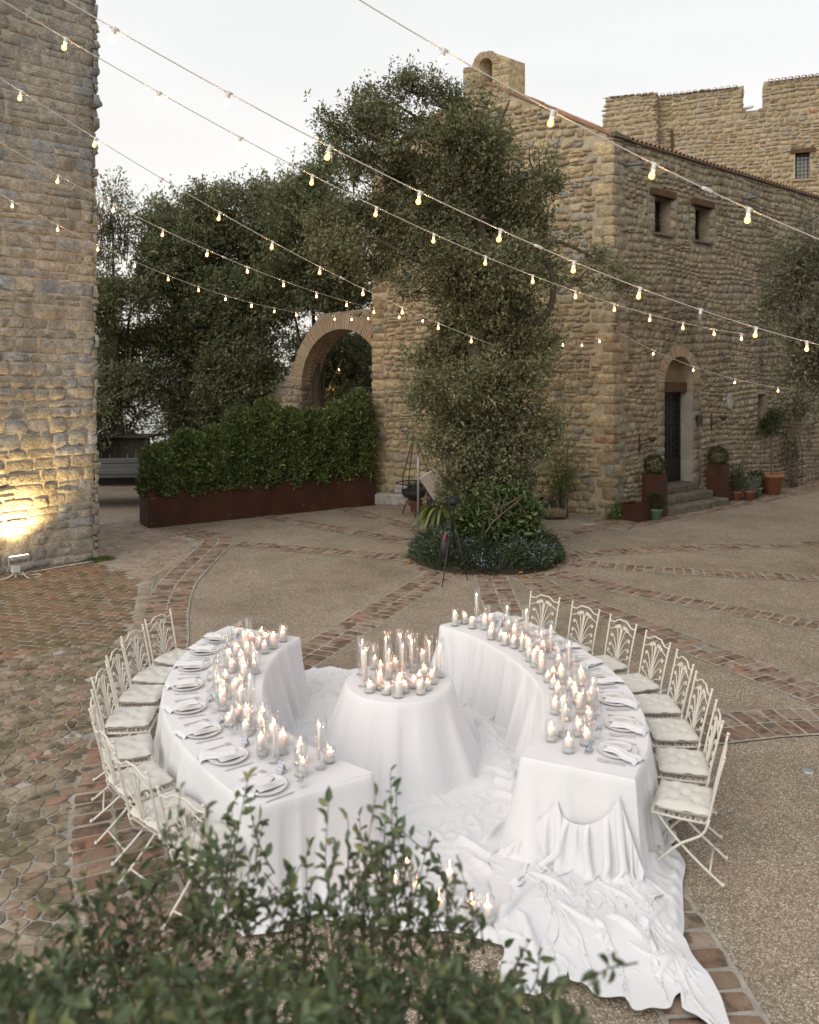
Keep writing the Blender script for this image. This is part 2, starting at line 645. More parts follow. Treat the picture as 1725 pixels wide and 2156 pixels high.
M_FLAG = mat_brick('flagstone', [(0.0, (0.27, 0.22, 0.165)), (0.4, (0.33, 0.265, 0.21)), (0.7, (0.36, 0.27, 0.22)), (1.0, (0.30, 0.265, 0.21))], 0.3, 0.35)
M_BRICK_ARCH = mat_brick('arch_brick', [(0.0, (0.317, 0.234, 0.153)), (0.3, (0.359, 0.273, 0.185)), (0.6, (0.345, 0.246, 0.165)), (0.85, (0.401, 0.320, 0.225)), (1.0, (0.359, 0.210, 0.141))], 0.15, 0.1)
M_TILE = mat_brick('roof_clay', [(0.0, (0.27, 0.15, 0.095)), (0.4, (0.36, 0.19, 0.12)), (0.7, (0.30, 0.21, 0.155)), (1.0, (0.45, 0.22, 0.12))], 0.3, 0.3)
M_TERRA = mat_brick('terracotta', [(0.0, (0.288, 0.124, 0.068)), (1.0, (0.336, 0.152, 0.088))], 0.2, 0.15)

def mat_gravel():
    t = NT('exposed_aggregate')
    # small washed pebbles set in cement
    cell = t.vor(95.0, out='Color')
    sx = t.n('SeparateColor')
    t.l(cell, sx.inputs[0])
    peb = t.ramp(sx.outputs[0], [(0.0, (0.11, 0.092, 0.07)), (0.3, (0.285, 0.235, 0.185)), (0.6, (0.40, 0.34, 0.272)), (0.85, (0.50, 0.435, 0.36)), (1.0, (0.78, 0.74, 0.68))])
    d = t.vor(95.0)
    peb = t.mix(t.ramp(d, [(0.45, 0.0), (0.75, 1.0)]), peb, (0.20, 0.172, 0.138))
    big = t.noise(0.55, 5, 0.6, dist=0.3)
    tint = t.ramp(big, [(0.3, (0.36, 0.34, 0.30)), (0.5, (0.50, 0.49, 0.46)), (0.72, (0.60, 0.57, 0.55))])
    c = t.mix(0.8, peb, tint, 'OVERLAY')
    red = t.ramp(t.noise(0.9, 4, 0.6), [(0.5, 0.0), (0.72, 1.0)])
    c = t.mix(t.val('MULTIPLY', red, 0.28), c, (0.33, 0.215, 0.165))
    mos = t.ramp(t.noise(0.7, 5, 0.7), [(0.55, 0.0), (0.75, 1.0)])
    c = t.mix(t.val('MULTIPLY', mos, 0.5), c, (0.13, 0.115, 0.075))
    drk = t.ramp(t.noise(1.9, 5, 0.7), [(0.5, 0.0), (0.75, 1.0)])
    c = t.mix(t.val('MULTIPLY', drk, 0.4), c, (0.12, 0.10, 0.075))
    b = t.bump(d, 0.7, -0.012)
    return t.fin(c, 0.75, b, 0.3)

M_GRAVEL = mat_gravel()

def mat_plain(name, col, rough=0.6, metal=0.0, var=0.0, spec=0.5, bscale=0.0, bstr=0.0):
    t = NT(name)
    c = col
    if var > 0:
        n = t.noise(6.0, 4)
        c = t.mix(var, t.mix(0.0, col, col), t.ramp(n, [(0.3, 0.3), (0.7, 0.7)]), 'OVERLAY')
    nr = t.bump(t.noise(bscale, 3, 0.6), bstr, 0.01) if bscale else None
    return t.fin(c, rough, nr, spec, Metallic=metal)

def mat_corten():
    t = NT('corten_steel')
    n = t.noise(2.2, 6, 0.65, t.pos((1, 1, 0.6)))
    c = t.ramp(n, [(0.3, (0.036, 0.016, 0.010)), (0.55, (0.062, 0.025, 0.014)), (0.75, (0.092, 0.037, 0.019))])
    c = t.mix(0.4, c, t.ramp(t.noise(60, 3, 0.7), [(0.25, 0.3), (0.75, 0.7)]), 'OVERLAY')
    return t.fin(c, 0.7, t.bump(t.noise(80, 3), 0.2, 0.003), 0.3)

M_CORTEN = mat_corten()
M_IRON = mat_plain('black_iron', (0.022, 0.02, 0.018), 0.6, 0.3)
M_RUST = mat_plain('rusty_iron', (0.085, 0.045, 0.025), 0.8, 0.2, 0.4)
M_GALV = mat_plain('galvanised_steel', (0.42, 0.43, 0.44), 0.45, 0.7)
M_CHAIR = mat_plain('cream_paint', (0.62, 0.60, 0.545), 0.45, 0.0, 0.12)
M_CUSHION = mat_plain('cushion_cotton', (0.58, 0.575, 0.545), 0.9, 0.0, 0.0, 0.2, 60, 0.03)
M_WOODDARK = mat_plain('old_beam', (0.10, 0.058, 0.033), 0.85, 0.0, 0.6, 0.2, 18, 0.8)
M_WOODGREY = mat_plain('grey_wood', (0.16, 0.13, 0.10), 0.85, 0.0, 0.5, 0.2, 18, 0.6)
M_DARK = mat_plain('dark_interior', (0.012, 0.011, 0.010), 0.9)
M_PANE = mat_plain('window_pane', (0.035, 0.04, 0.045), 0.12, 0.0, 0.0, 0.6)
M_VEHICLE = mat_plain('truck_paint', (0.12, 0.127, 0.135), 0.5, 0.0, 0.2)
M_RUBBER = mat_plain('rubber', (0.018, 0.018, 0.018), 0.85)
M_BLACK = mat_plain('black_plastic', (0.015, 0.015, 0.016), 0.45)
M_WHITEPL = mat_plain('white_plastic', (0.62, 0.62, 0.60), 0.5)
M_CABLE = mat_plain('white_cable', (0.58, 0.57, 0.55), 0.6)
M_GREENPOT = mat_plain('green_pot', (0.16, 0.30, 0.21), 0.55, 0.0, 0.15)
M_CARD = mat_plain('cardboard', (0.36, 0.25, 0.16), 0.9, 0.0, 0.15)
M_PINK = mat_plain('pale_pink_board', (0.50, 0.42, 0.39), 0.7, 0.0, 0.1)
M_RED = mat_plain('red_print', (0.50, 0.045, 0.05), 0.7)
M_SILVER = mat_plain('steel_cutlery', (0.60, 0.60, 0.61), 0.45, 0.25)
M_PAPER = mat_plain('menu_paper', (0.62, 0.625, 0.62), 0.9)
M_PRINT = mat_plain('grey_print', (0.34, 0.36, 0.38), 0.9)
M_NAVY = mat_plain('blue_grey_print', (0.26, 0.28, 0.34), 0.8)
M_BRONZE = mat_plain('bronze_bell', (0.10, 0.115, 0.085), 0.55, 0.6, 0.3)
M_SOIL = mat_plain('soil', (0.035, 0.026, 0.018), 0.95, 0.0, 0.4)
M_LITTER = mat_plain('dead_leaf', (0.22, 0.13, 0.065), 0.9, 0.0, 0.3)

def mat_cloth():
    t = NT('white_cloth')
    b = t.bump(t.noise(7.0, 3, 0.5, t.pos(), 0.4), 0.22, 0.03)
    b = t.bump(t.noise(24.0, 3, 0.6, t.pos(), 0.8), 0.16, 0.012, b)
    m = t.fin((0.67, 0.685, 0.715), 0.85, b, 0.2)
    t.b.inputs['Sheen Weight'].default_value = 0.15
    return m

M_CLOTH = mat_cloth()

def mat_wax():
    t = NT('candle_wax')
    t.b.inputs['Subsurface Weight'].default_value = 0.8
    t.b.inputs['Subsurface Radius'].default_value = (0.035, 0.015, 0.009)
    t.b.inputs['Subsurface Scale'].default_value = 1.0
    return t.fin((0.90, 0.865, 0.835), 0.45, None, 0.4)

M_WAX = mat_wax()
M_SAND = mat_plain('white_sand', (0.72, 0.72, 0.70), 0.95, 0, 0, 0.2, 300, 0.4)

def mat_glass(name, tint=(0.93, 0.95, 0.95), refl=1.0):
    t = NT(name)
    t.t.nodes.remove(t.b)
    tr = t.n('BsdfTransparent')
    tr.inputs[0].default_value = (*tint, 1)
    gl = t.n('BsdfGlossy')
    gl.inputs['Roughness'].default_value = 0.03
    gl.inputs['Color'].default_value = (1, 1, 1, 1)
    fr = t.n('LayerWeight')
    fr.inputs['Blend'].default_value = 0.32
    f = t.val('MULTIPLY', t.val('POWER', fr.outputs['Facing'], 2.0), 0.8 * refl)
    f = t.val('ADD', f, 0.05)
    mxs = t.n('MixShader')
    t.l(f, mxs.inputs[0])
    t.l(tr.outputs[0], mxs.inputs[1])
    t.l(gl.outputs[0], mxs.inputs[2])
    t.l(mxs.outputs[0], t.o.inputs[0])
    return t.m

M_GLASS = mat_glass('clear_glass', (0.98, 0.985, 0.985), 0.75)
M_GLASS_PLATE = mat_plain('pressed_glass', (0.66, 0.68, 0.70), 0.2, 0.0, 0.0, 0.7)

def mat_emit(name, col, s):
    t = NT(name)
    t.t.nodes.remove(t.b)
    e = t.n('Emission')
    e.inputs[0].default_value = (*col, 1)
    e.inputs[1].default_value = s
    t.l(e.outputs[0], t.o.inputs[0])
    return t.m

M_FLAME = mat_emit('flame', (1.0, 0.40, 0.18), 75.0)
M_BULB = mat_emit('lit_filament', (1.0, 0.46, 0.12), 650.0)

def mat_bulb_glass():
    t = NT('lit_bulb_glass')
    t.t.nodes.remove(t.b)
    tr = t.n('BsdfTransparent')
    tr.inputs[0].default_value = (0.9, 0.9, 0.9, 1)
    e = t.n('Emission')
    e.inputs[0].default_value = (1.0, 0.40, 0.07, 1)
    e.inputs[1].default_value = 2.5
    a_ = t.n('AddShader')
    t.l(tr.outputs[0], a_.inputs[0])
    t.l(e.outputs[0], a_.inputs[1])
    t.l(a_.outputs[0], t.o.inputs[0])
    t.m.cycles.emission_sampling = 'NONE'
    return t.m
M_BULBGLASS = mat_bulb_glass()
M_FLOOD = mat_emit('flood_lens', (1.0, 0.72, 0.36), 25.0)

def mat_leaf(name, stops, rough=0.55, trans=0.28, spec=0.25, fade=None):
    t = NT(name)
    t.t.nodes.remove(t.b)
    at = t.n('Attribute')
    at.attribute_name = 'rnd'
    c = t.ramp(at.outputs['Fac'], stops)
    big = t.noise(0.8, 3, 0.5)
    c = t.mix(0.5, c, t.ramp(big, [(0.3, 0.36), (0.7, 0.68)]), 'OVERLAY')
    p = t.n('BsdfPrincipled')
    t.l(c, p.inputs['Base Color'])
    p.inputs['Roughness'].default_value = rough
    p.inputs['Specular IOR Level'].default_value = spec
    tl = t.n('BsdfTranslucent')
    t.l(t.mix(0.5, c, (0.10, 0.13, 0.02)), tl.inputs[0])
    ms = t.n('MixShader')
    ms.inputs[0].default_value = trans
    t.l(p.outputs[0], ms.inputs[1])
    t.l(tl.outputs[0], ms.inputs[2])
    t.l(ms.outputs[0], t.o.inputs[0])
    return t.m

M_LEAF_OAK = mat_leaf('oak_leaf', [(0.0, (0.132, 0.140, 0.077)), (0.35, (0.167, 0.177, 0.098)), (0.65, (0.192, 0.203, 0.118)), (0.88, (0.226, 0.245, 0.154)), (1.0, (0.263, 0.284, 0.140))])
M_LEAF_BACK = mat_leaf('back_leaf', [(0.0, (0.132, 0.147, 0.084)), (0.4, (0.170, 0.186, 0.104)), (0.8, (0.214, 0.237, 0.134)), (1.0, (0.254, 0.280, 0.159))])
M_LEAF_OLIVE = mat_leaf('olive_leaf', [(0.0, (0.091, 0.092, 0.056)), (0.5, (0.162, 0.165, 0.112)), (1.0, (0.297, 0.305, 0.231))])
M_LEAF_HEDGE = mat_leaf('hedge_leaf', [(0.0, (0.068, 0.098, 0.032)), (0.45, (0.112, 0.155, 0.051)), (0.8, (0.160, 0.213, 0.068)), (1.0, (0.279, 0.338, 0.116))], 0.35, 0.2, 0.5)
M_LEAF_BOX = mat_leaf('box_leaf', [(0.0, (0.028, 0.038, 0.016)), (0.6, (0.045, 0.060, 0.024)), (1.0, (0.075, 0.095, 0.04))])
M_LEAF_LAUREL = mat_leaf('laurel_leaf', [(0.0, (0.052, 0.078, 0.026)), (0.5, (0.081, 0.120, 0.042)), (1.0, (0.130, 0.182, 0.072))], 0.4, 0.22, 0.5)
M_LEAF_ROSEM = mat_leaf('rosemary_leaf', [(0.0, (0.040, 0.064, 0.032)), (0.6, (0.072, 0.106, 0.057)), (1.0, (0.129, 0.169, 0.097))], 0.6, 0.15)
M_LEAF_FRONT = mat_leaf('front_leaf', [(0.0, (0.061, 0.090, 0.045)), (0.4, (0.090, 0.131, 0.066)), (0.75, (0.129, 0.182, 0.095)), (0.93, (0.190, 0.224, 0.095)), (1.0, (0.241, 0.241, 0.086))], 0.42, 0.25, 0.5)
M_LEAF_LAV = mat_leaf('lavender_leaf', [(0.0, (0.14, 0.17, 0.13)), (1.0, (0.25, 0.28, 0.23))], 0.8, 0.15)
M_LEAF_STRAP = mat_leaf('strap_leaf', [(0.0, (0.12, 0.17, 0.045)), (1.0, (0.24, 0.28, 0.085))], 0.4, 0.3)
M_PETAL = mat_leaf('lilac_petal', [(0.0, (0.30, 0.31, 0.47)), (1.0, (0.46, 0.47, 0.62))], 0.8, 0.3)
M_GRASS = mat_leaf('grass_blade', [(0.0, (0.06, 0.09, 0.02)), (1.0, (0.13, 0.17, 0.045))], 0.6, 0.3)
M_BARK = mat_plain('bark', (0.085, 0.07, 0.052), 0.95, 0.0, 0.6, 0.2, 25, 0.9)
M_TWIG = mat_plain('twig', (0.12, 0.095, 0.068), 0.9, 0.0, 0.3)
# ------------------------------------------------------------------ ground
def sheet(name, x0, x1, y0, y1, z, mat, nx=2, ny=2, zf=None):
    xs, ys = np.linspace(x0, x1, nx), np.linspace(y0, y1, ny)
    X, Y = np.meshgrid(xs, ys)
    Z = np.full_like(X, z) if zf is None else zf(X, Y)
    V = np.c_[X.ravel(), Y.ravel(), Z.ravel()]
    F = np.array([[j * nx + i, j * nx + i + 1, (j + 1) * nx + i + 1, (j + 1) * nx + i] for j in range(ny - 1) for i in range(nx - 1)])
    return obj(name, fastmesh(name, V, F, mat, True), kind='structure')

ground = sheet('ground', -30, 45, -12, 44, 0.0, M_GRAVEL)

def mat_hill():
    t = NT('hillside_scrub')
    c = t.ramp(t.noise(0.05, 6, 0.65), [(0.3, (0.05, 0.06, 0.03)), (0.6, (0.10, 0.11, 0.06)), (0.8, (0.16, 0.15, 0.09))])
    return t.fin(c, 0.95, t.bump(t.noise(0.3, 5, 0.7), 0.6, 1.5), 0.1)

def hz(X, Y):
    d = np.maximum(0, np.maximum(np.maximum(Y - 44, np.abs(X - 7.5) - 37.5), -12 - Y))
    return -0.05 - 75.0 * (1 - np.exp(-d / 120.0)) - 0.25 * np.minimum(d, 12)
hill = sheet('hillside', -700, 700, -500, 900, 0.0, mat_hill(), 141, 141, hz)

def mat_lake():
    t = NT('lake_water')
    b = t.bump(t.noise(0.25, 4, 0.6), 0.25, 0.4)
    return t.fin((0.10, 0.13, 0.14), 0.18, b, 0.5)
lake = sheet('lake', -15000, 15000, -15000, 15000, -72.0, mat_lake())

def far_hill_z(X, Y):
    r = (X * 0.0011)
    return -73 + (120 + 60 * np.sin(r * 1.7 + 0.6) + 35 * np.sin(r * 4.1 + 2.0)) * np.clip((Y - 6500) / 1200, 0, 1) * (1 - 0.0 * X)
def mat_farhill():
    t = NT('far_shore')
    c = t.ramp(t.noise(0.004, 5, 0.6), [(0.3, (0.16, 0.19, 0.20)), (0.7, (0.26, 0.28, 0.28))])
    return t.fin(c, 1.0, None, 0.0)
sheet('far_hills', -9000, 9000, 6500, 9500, 0.0, mat_farhill(), 60, 8, far_hill_z)

# ---- paving pieces
PAVER = [stone_template(400 + i, 11.0, 0.035, 0.22, 4) for i in range(10)]

def gmat(x, y, z, ang, l, w_, h_, tilt=0.0):
    c, s = math.cos(ang), math.sin(ang)
    M = np.eye(4)
    M[:3, 0] = np.array([c, s, tilt]) * l
    M[:3, 1] = np.array([-s, c, -tilt * 0.6]) * w_
    M[:3, 2] = np.array([0, 0, 1.0]) * h_
    M[:3, 3] = (x, y, z)
    return M

_bz = [0.0]
def strip_mesh(L, R, z, mat, name):
    n = len(L)
    V = np.vstack([np.c_[L, np.full(n, z)], np.c_[R, np.full(n, z)]])
    F = np.array([[i, i + 1, n + i + 1, n + i] for i in range(n - 1)])
    return fastmesh(name, V, F, mat, False)

def band(path, width=0.58, cols=2, pitch=0.175, nmax=300, name='brick_band', skip=None, mat=None, z=None):
    mat = mat or M_BRICK_PAVE
    P = np.asarray(path, float)
    if len(P) > 2:
        P = spline(P, 14 * len(P))
    seg = np.linalg.norm(np.diff(P, axis=0), axis=1)
    S = np.r_[0, np.cumsum(seg)]
    tot = S[-1]
    n = max(2, int(tot / 0.4))
    q = np.linspace(0, tot, n)
    X, Y = np.interp(q, S, P[:, 0]), np.interp(q, S, P[:, 1])
    T = np.gradient(np.c_[X, Y], axis=0)
    T /= np.linalg.norm(T, axis=1)[:, None]
    Nn = np.c_[-T[:, 1], T[:, 0]]
    C_ = np.c_[X, Y]
    _bz[0] += 0.0008
    zz = 0.004 + _bz[0] if z is None else z
    me = strip_mesh(C_ + Nn * (width / 2 + 0.02), C_ - Nn * (width / 2 + 0.02), zz, M_JOINT, name)
    o = obj(name, me, kind='structure')
    items = []
    r = random.Random(int(tot * 1000) + cols)
    nrow = int(tot / pitch)
    for k in range(nrow):
        s_ = (k + 0.5) * tot / nrow
        cx, cy = np.interp(s_, S, P[:, 0]), np.interp(s_, S, P[:, 1])
        e = 0.05
        tx = np.interp(min(tot, s_ + e), S, P[:, 0]) - np.interp(max(0, s_ - e), S, P[:, 0])
        ty = np.interp(min(tot, s_ + e), S, P[:, 1]) - np.interp(max(0, s_ - e), S, P[:, 1])
        a = math.atan2(ty, tx)
        cw = width / cols
        for c in range(cols):
            off = (c - (cols - 1) / 2) * cw
            x = cx - math.sin(a) * off
            y = cy + math.cos(a) * off
            if skip and skip(x, y):
                continue
            l = cw - r.uniform(0.016, 0.045)
            w_ = pitch - r.uniform(0.016, 0.042)
            M = gmat(x + r.uniform(-.006, .006), y + r.uniform(-.006, .006), zz - 0.002, a + math.pi / 2 + r.uniform(-0.035, 0.035), l, w_, r.uniform(0.012, 0.02), r.uniform(-0.006, 0.006))
            items.append((r.randrange(len(PAVER)), M, l))
    lay(o, 'brick', items, PAVER, mat, nmax, 'brickwork', 9.0)
    return o

BED = (1.55, 16.4)
def bed_skip(x, y):
    return math.hypot(x - BED[0], y - BED[1]) < 1.42

# radial bands running out from the tree bed
band([(0.62, 15.1), (-1.32, 10.7), (-1.9, 9.4)])
band([(1.50, 15.0), (1.47, 12.6), (1.5, 9.0), (1.66, 6.0), (1.75, 4.6), (1.8, 2.2)])
band([(2.15, 14.9), (2.6, 13.5), (4.72, 9.35), (5.6, 7.6)])
band([(2.6, 15.2), (3.7, 13.9), (5.06, 12.7), (6.04, 11.9), (8.2, 10.0)], 0.5)
band([(3.0, 16.0), (5.12, 15.2), (7.45, 14.7), (9.5, 14.3)], 0.5)
band([(3.1, 16.6), (6.17, 17.3), (8.96, 17.7), (12.5, 18.3)], 0.5)
band([(2.7, 17.5), (3.9, 19.0), (5.35, 20.2)], 0.55)
band([(0.1, 16.25), (-3.3, 17.5), (-3.75, 17.65)], 0.5)
band([(0.3, 17.7), (-1.9, 19.5), (-4.06, 21.4)], 0.5)
band([(0.6, 18.4), (-0.3, 20.1), (-2.3, 23.0)], 0.55)
# ring of brick round the dining circle
arc_l = [(-5.6, 19.3), (-4.35, 18.25), (-4.2, 16.3), (-4.12, 14.3), (-3.8, 12.58), (-3.38, 11.03), (-3.12, 9.5), (-2.95, 8.5), (-2.75, 7.6), (-2.42, 6.6), (-1.9, 5.6), (-1.2, 4.6), (-0.3, 3.7)]
band(arc_l, 0.66)
band([(1.85, 8.0), (2.9, 8.35), (4.4, 8.62), (6.5, 8.4)], 0.62)

# ---- side-wall apron of the chapel (courses parallel to the wall)
CH_C = (5.3, 21.0)
CH_D = np.array([0.777, 0.63])
CH_D /= np.linalg.norm(CH_D)
CH_N = np.array([CH_D[1], -CH_D[0]])
a_ap = math.atan2(CH_D[1], CH_D[0])
pL = [np.array(CH_C) + CH_D * s + CH_N * 0.0 for s in (-1.6, 13)]
pR = [np.array(CH_C) + CH_D * s + CH_N * 1.25 for s in (-1.2, 13)]
ap = obj('brick_apron', strip_mesh(np.array(pL), np.array(pR), 0.003, M_JOINT, 'brick_apron'), kind='structure')
items = []
for j in range(8):
    s = -1.2 + (0.15 if j % 2 else 0)
    while s < 12.9:
        p = np.array(CH_C) + CH_D * (s + 0.145) + CH_N * (0.08 + j * 0.155)
        items.append((random.randrange(10), gmat(p[0], p[1], 0.002, a_ap + random.uniform(-.03, .03), 0.265, 0.13, random.uniform(0.011, 0.018)), 0.27))
        s += 0.29
lay(ap, 'brick', items, PAVER, M_BRICK_PAVE, 220, 'brickwork', 9.0)

# ---- voronoi paving on the left
def inside_poly(P, x, y):
    c = False
    n = len(P)
    for i in range(n):
        x0, y0 = P[i]
        x1, y1 = P[(i + 1) % n]
        if (y0 > y) != (y1 > y) and x < (x1 - x0) * (y - y0) / (y1 - y0) + x0:
            c = not c
    return c

def clip(poly, px, py, nx_, ny_):
    out_ = []
    n = len(poly)
    for i in range(n):
        a, b = poly[i], poly[(i + 1) % n]
        da = (a[0] - px) * nx_ + (a[1] - py) * ny_
        db = (b[0] - px) * nx_ + (b[1] - py) * ny_
        if da <= 0:
            out_.append(a)
        if (da < 0 < db) or (db < 0 < da):
            t_ = da / (da - db)
            out_.append((a[0] + (b[0] - a[0]) * t_, a[1] + (b[1] - a[1]) * t_))
    return out_

def poly_area(P):
    return 0.5 * sum(P[i][0] * P[(i + 1) % len(P)][1] - P[(i + 1) % len(P)][0] * P[i][1] for i in range(len(P)))

def voronoi_paving(name, region, dx, dy, jit, gap, hgt, mat, joint, nmax, pname, zb, seed, stuff='stonework', ang=0.0):
    r = random.Random(seed)
    ca, sa = math.cos(ang), math.sin(ang)
    xs = [p[0] for p in region]
    ys = [p[1] for p in region]
    cx0, cy0 = sum(xs) / len(xs), sum(ys) / len(ys)
    R = max(math.hypot(p[0] - cx0, p[1] - cy0) for p in region) + 1
    seeds = {}
    ni, nj = int(R / dx) + 2, int(R / dy) + 2
    for j in range(-nj, nj + 1):
        for i in range(-ni, ni + 1):
            lx = (i + 0.5 * (j % 2) + r.uniform(-jit, jit)) * dx
            ly = (j + r.uniform(-jit, jit)) * dy
            seeds[(i, j)] = (cx0 + lx * ca - ly * sa, cy0 + lx * sa + ly * ca)
    base = obj(name, fastmesh(name, [(p[0], p[1], zb) for p in region], [list(range(len(region)))], joint, False), kind='structure')
    pieces = []
    for (i, j), (sx, sy) in seeds.items():
        if not inside_poly(region, sx, sy):
            continue
        poly = [(sx - 2 * dx, sy - 2 * dx), (sx + 2 * dx, sy - 2 * dx), (sx + 2 * dx, sy + 2 * dx), (sx - 2 * dx, sy + 2 * dx)]
        for dj in range(-2, 3):
            for di in range(-2, 3):
                if (di or dj) and (i + di, j + dj) in seeds:
                    qx, qy = seeds[(i + di, j + dj)]
                    ex, ey = qx - sx, qy - sy
                    L = math.hypot(ex, ey)
                    if L < 1e-4:
                        continue
                    g = gap * r.uniform(0.5, 1.5)
                    poly = clip(poly, (sx + qx) / 2 - ex / L * g, (sy + qy) / 2 - ey / L * g, ex / L, ey / L)
        if len(poly) < 3 or abs(poly_area(poly)) < 0.004:
            continue
        if poly_area(poly) < 0:
            poly = poly[::-1]
        cx = sum(p[0] for p in poly) / len(poly)
        cy = sum(p[1] for p in poly) / len(poly)
        # round the corners a little by cutting them, then build rim, shoulder and top
        rp = []
        n = len(poly)
        for k in range(n):
            p0, p1, p2 = poly[k - 1], poly[k], poly[(k + 1) % n]
            for a_, b_ in ((p0, 0.13), (p2, 0.13)):
                rp.append((p1[0] + (a_[0] - p1[0]) * b_, p1[1] + (a_[1] - p1[1]) * b_))
        n = len(rp)
        h1 = hgt * r.uniform(0.7, 1.3)
        V = [(p[0] - cx, p[1] - cy, -0.01) for p in rp]
        V += [((p[0] - cx), (p[1] - cy), h1 * 0.45) for p in rp]
        V += [((p[0] - cx) * 0.9, (p[1] - cy) * 0.9, h1 * r.uniform(0.55, 1.35)) for p in rp]
        V.append((0, 0, h1 * 1.1))
        F = []
        for a_ in (0, n):
            for k in range(n):
                k2 = (k + 1) % n
                F.append([a_ + k, a_ + k2, a_ + n + k2, a_ + n + k])
        for k in range(n):
            F.append([2 * n + k, 2 * n + (k + 1) % n, 3 * n])
        size = math.sqrt(abs(poly_area(poly)))
        pieces.append((cx, cy, V, F, size))
    sc_ = sorted([(-(p[4] / max(1.0, math.hypot(p[0], p[1]))) if in_view((p[0], p[1], 0)) else 1.0, k) for k, p in enumerate(pieces)])
    keep = {k for v, k in sc_[:nmax] if v < 0}
    mb = MB()
    for k, (cx, cy, V, F, size) in enumerate(pieces):
        if k in keep:
            me = fastmesh(pname, V, F, mat, False)
            obj(pname, me, base, Matrix.Translation((cx, cy, zb)))
        else:
            mb.add(np.array(V) + np.array([cx, cy, zb]), F)
    if mb.n:
        obj(stuff, mb.mesh(stuff, mat, False), base, kind='stuff')
    return base

# pinkish flagstones between tower and planter
voronoi_paving('flagstone_paving', [(-6.1, 15.9), (-4.78, 14.6), (-4.52, 15.9), (-4.6, 17.9), (-5.9, 19.2), (-8.2, 20.5), (-12, 21), (-12, 19.5)],
               0.30, 0.24, 0.36, 0.010, 0.012, M_FLAG, M_JOINT, 220, 'flagstone', 0.0030, 11)
# rough cobbles in the near left
cob = [(-4.05, 11.1), (-3.72, 11.0), (-3.48, 9.5), (-3.30, 8.5), (-3.1, 7.6), (-2.78, 6.6), (-2.25, 5.55), (-1.5, 4.5), (-0.6, 3.55), (-1.0, 2.2), (-7.5, 2.2), (-7.5, 10.2), (-5.4, 10.6)]
voronoi_paving('cobble_paving', cob, 0.165, 0.118, 0.48, 0.008, 0.011, M_COBBLE, M_JOINT_PALE, 300, 'cobblestone', 0.0030, 12, ang=0.15)
# brick field in front of the tower, running bond
fld = [(-9.5, 13.2), (-6.35, 16.05), (-4.85, 14.55), (-4.45, 13.3), (-4.2, 12.4), (-3.98, 11.4), (-4.05, 11.1), (-5.4, 10.6), (-7.5, 10.2), (-12, 10.0)]
fo = obj('brick_field', fastmesh('brick_field', [(p[0], p[1], 0.0034) for p in fld], [list(range(len(fld)))], M_JOINT, False), kind='structure')
items = []
af = math.radians(-14)
r_ = random.Random(5)
for j in range(-40, 60):
    for i in range(-30, 30):
        lx, ly = (i + 0.5 * (j % 2)) * 0.285, j * 0.148
        x, y = -6.5 + lx * math.cos(af) - ly * math.sin(af), 12.8 + lx * math.sin(af) + ly * math.cos(af)
        if inside_poly(fld, x, y):
            l = 0.285 - r_.uniform(0.014, 0.05)
            items.append((r_.randrange(10), gmat(x, y, 0.002, af + r_.uniform(-.05, .05), l, 0.148 - r_.uniform(0.012, 0.035), r_.uniform(0.010, 0.02), r_.uniform(-.01, .01)), l))
lay(fo, 'brick', items, PAVER, M_BRICK_FIELD, 300, 'brickwork', 9.0)
# narrow stone course between brick field and ring
band([(-4.72, 14.5), (-4.35, 13.2), (-4.12, 12.4), (-3.9, 11.5), (-3.98, 11.0)], 0.2, 1, 0.24, mat=M_FLAG, name='stone_course')
# ------------------------------------------------------------------ buildings
def arc_pts(cx, cz, r, a0, a1, n):
    return [(cx + r * math.cos(math.radians(a0 + (a1 - a0) * k / n)), cz + r * math.sin(math.radians(a0 + (a1 - a0) * k / n))) for k in range(n + 1)]

def voussoirs(wall, cx, cz, r0, r1, n, dep, out, mat, parent, name='voussoir', a0=0.0, a1=180.0, back=0.0):
    """Ring of bricks standing on the arch, each its own piece."""
    for k in range(n):
        b0 = math.radians(a0 + (a1 - a0) * (k + 0.06) / n)
        b1 = math.radians(a0 + (a1 - a0) * (k + 0.94) / n)
        ro = r1 + random.uniform(-0.02, 0.02)
        o1 = out + random.uniform(-0.008, 0.012)
        A = []
        for o_ in (o1, out - dep):
            for (rr, b) in ((r0, b0), (ro, b0), (ro, b1), (r0, b1)):
                A.append((cx + rr * math.cos(b), cz + rr * math.sin(b), o_))
        V = wall.pts(A)
        F = [[0, 1, 2, 3], [7, 6, 5, 4], [0, 4, 5, 1], [1, 5, 6, 2], [2, 6, 7, 3], [3, 7, 4, 0]]
        obj(name, fix_normals(fastmesh(name, V, F, mat, False)), parent)

def wall_box(wall, s0, s1, z0, z1, o0, o1, mat, name):
    A = [(s, z, o_) for o_ in (o0, o1) for s, z in ((s0, z0), (s1, z0), (s1, z1), (s0, z1))]
    F = [[0, 1, 2, 3], [7, 6, 5, 4], [0, 4, 5, 1], [1, 5, 6, 2], [2, 6, 7, 3], [3, 7, 4, 0]]
    return fix_normals(fastmesh(name, wall.pts(A), F, mat, False))

def wall_bars(wall, s0, s1, z0, z1, o, ns, nz, r, mat, name):
    mb = MB()
    for i in range(ns):
        s = s0 + (s1 - s0) * (i + 0.5) / ns
        mb.add(*tube([wall.p(s, z0, o), wall.p(s, z1, o)], r, 5))
    for j in range(nz):
        z = z0 + (z1 - z0) * (j + 0.5) / nz
        mb.add(*tube([wall.p(s0, z, o + r), wall.p(s1, z, o + r)], r, 5))
    return mb.mesh(name, mat)

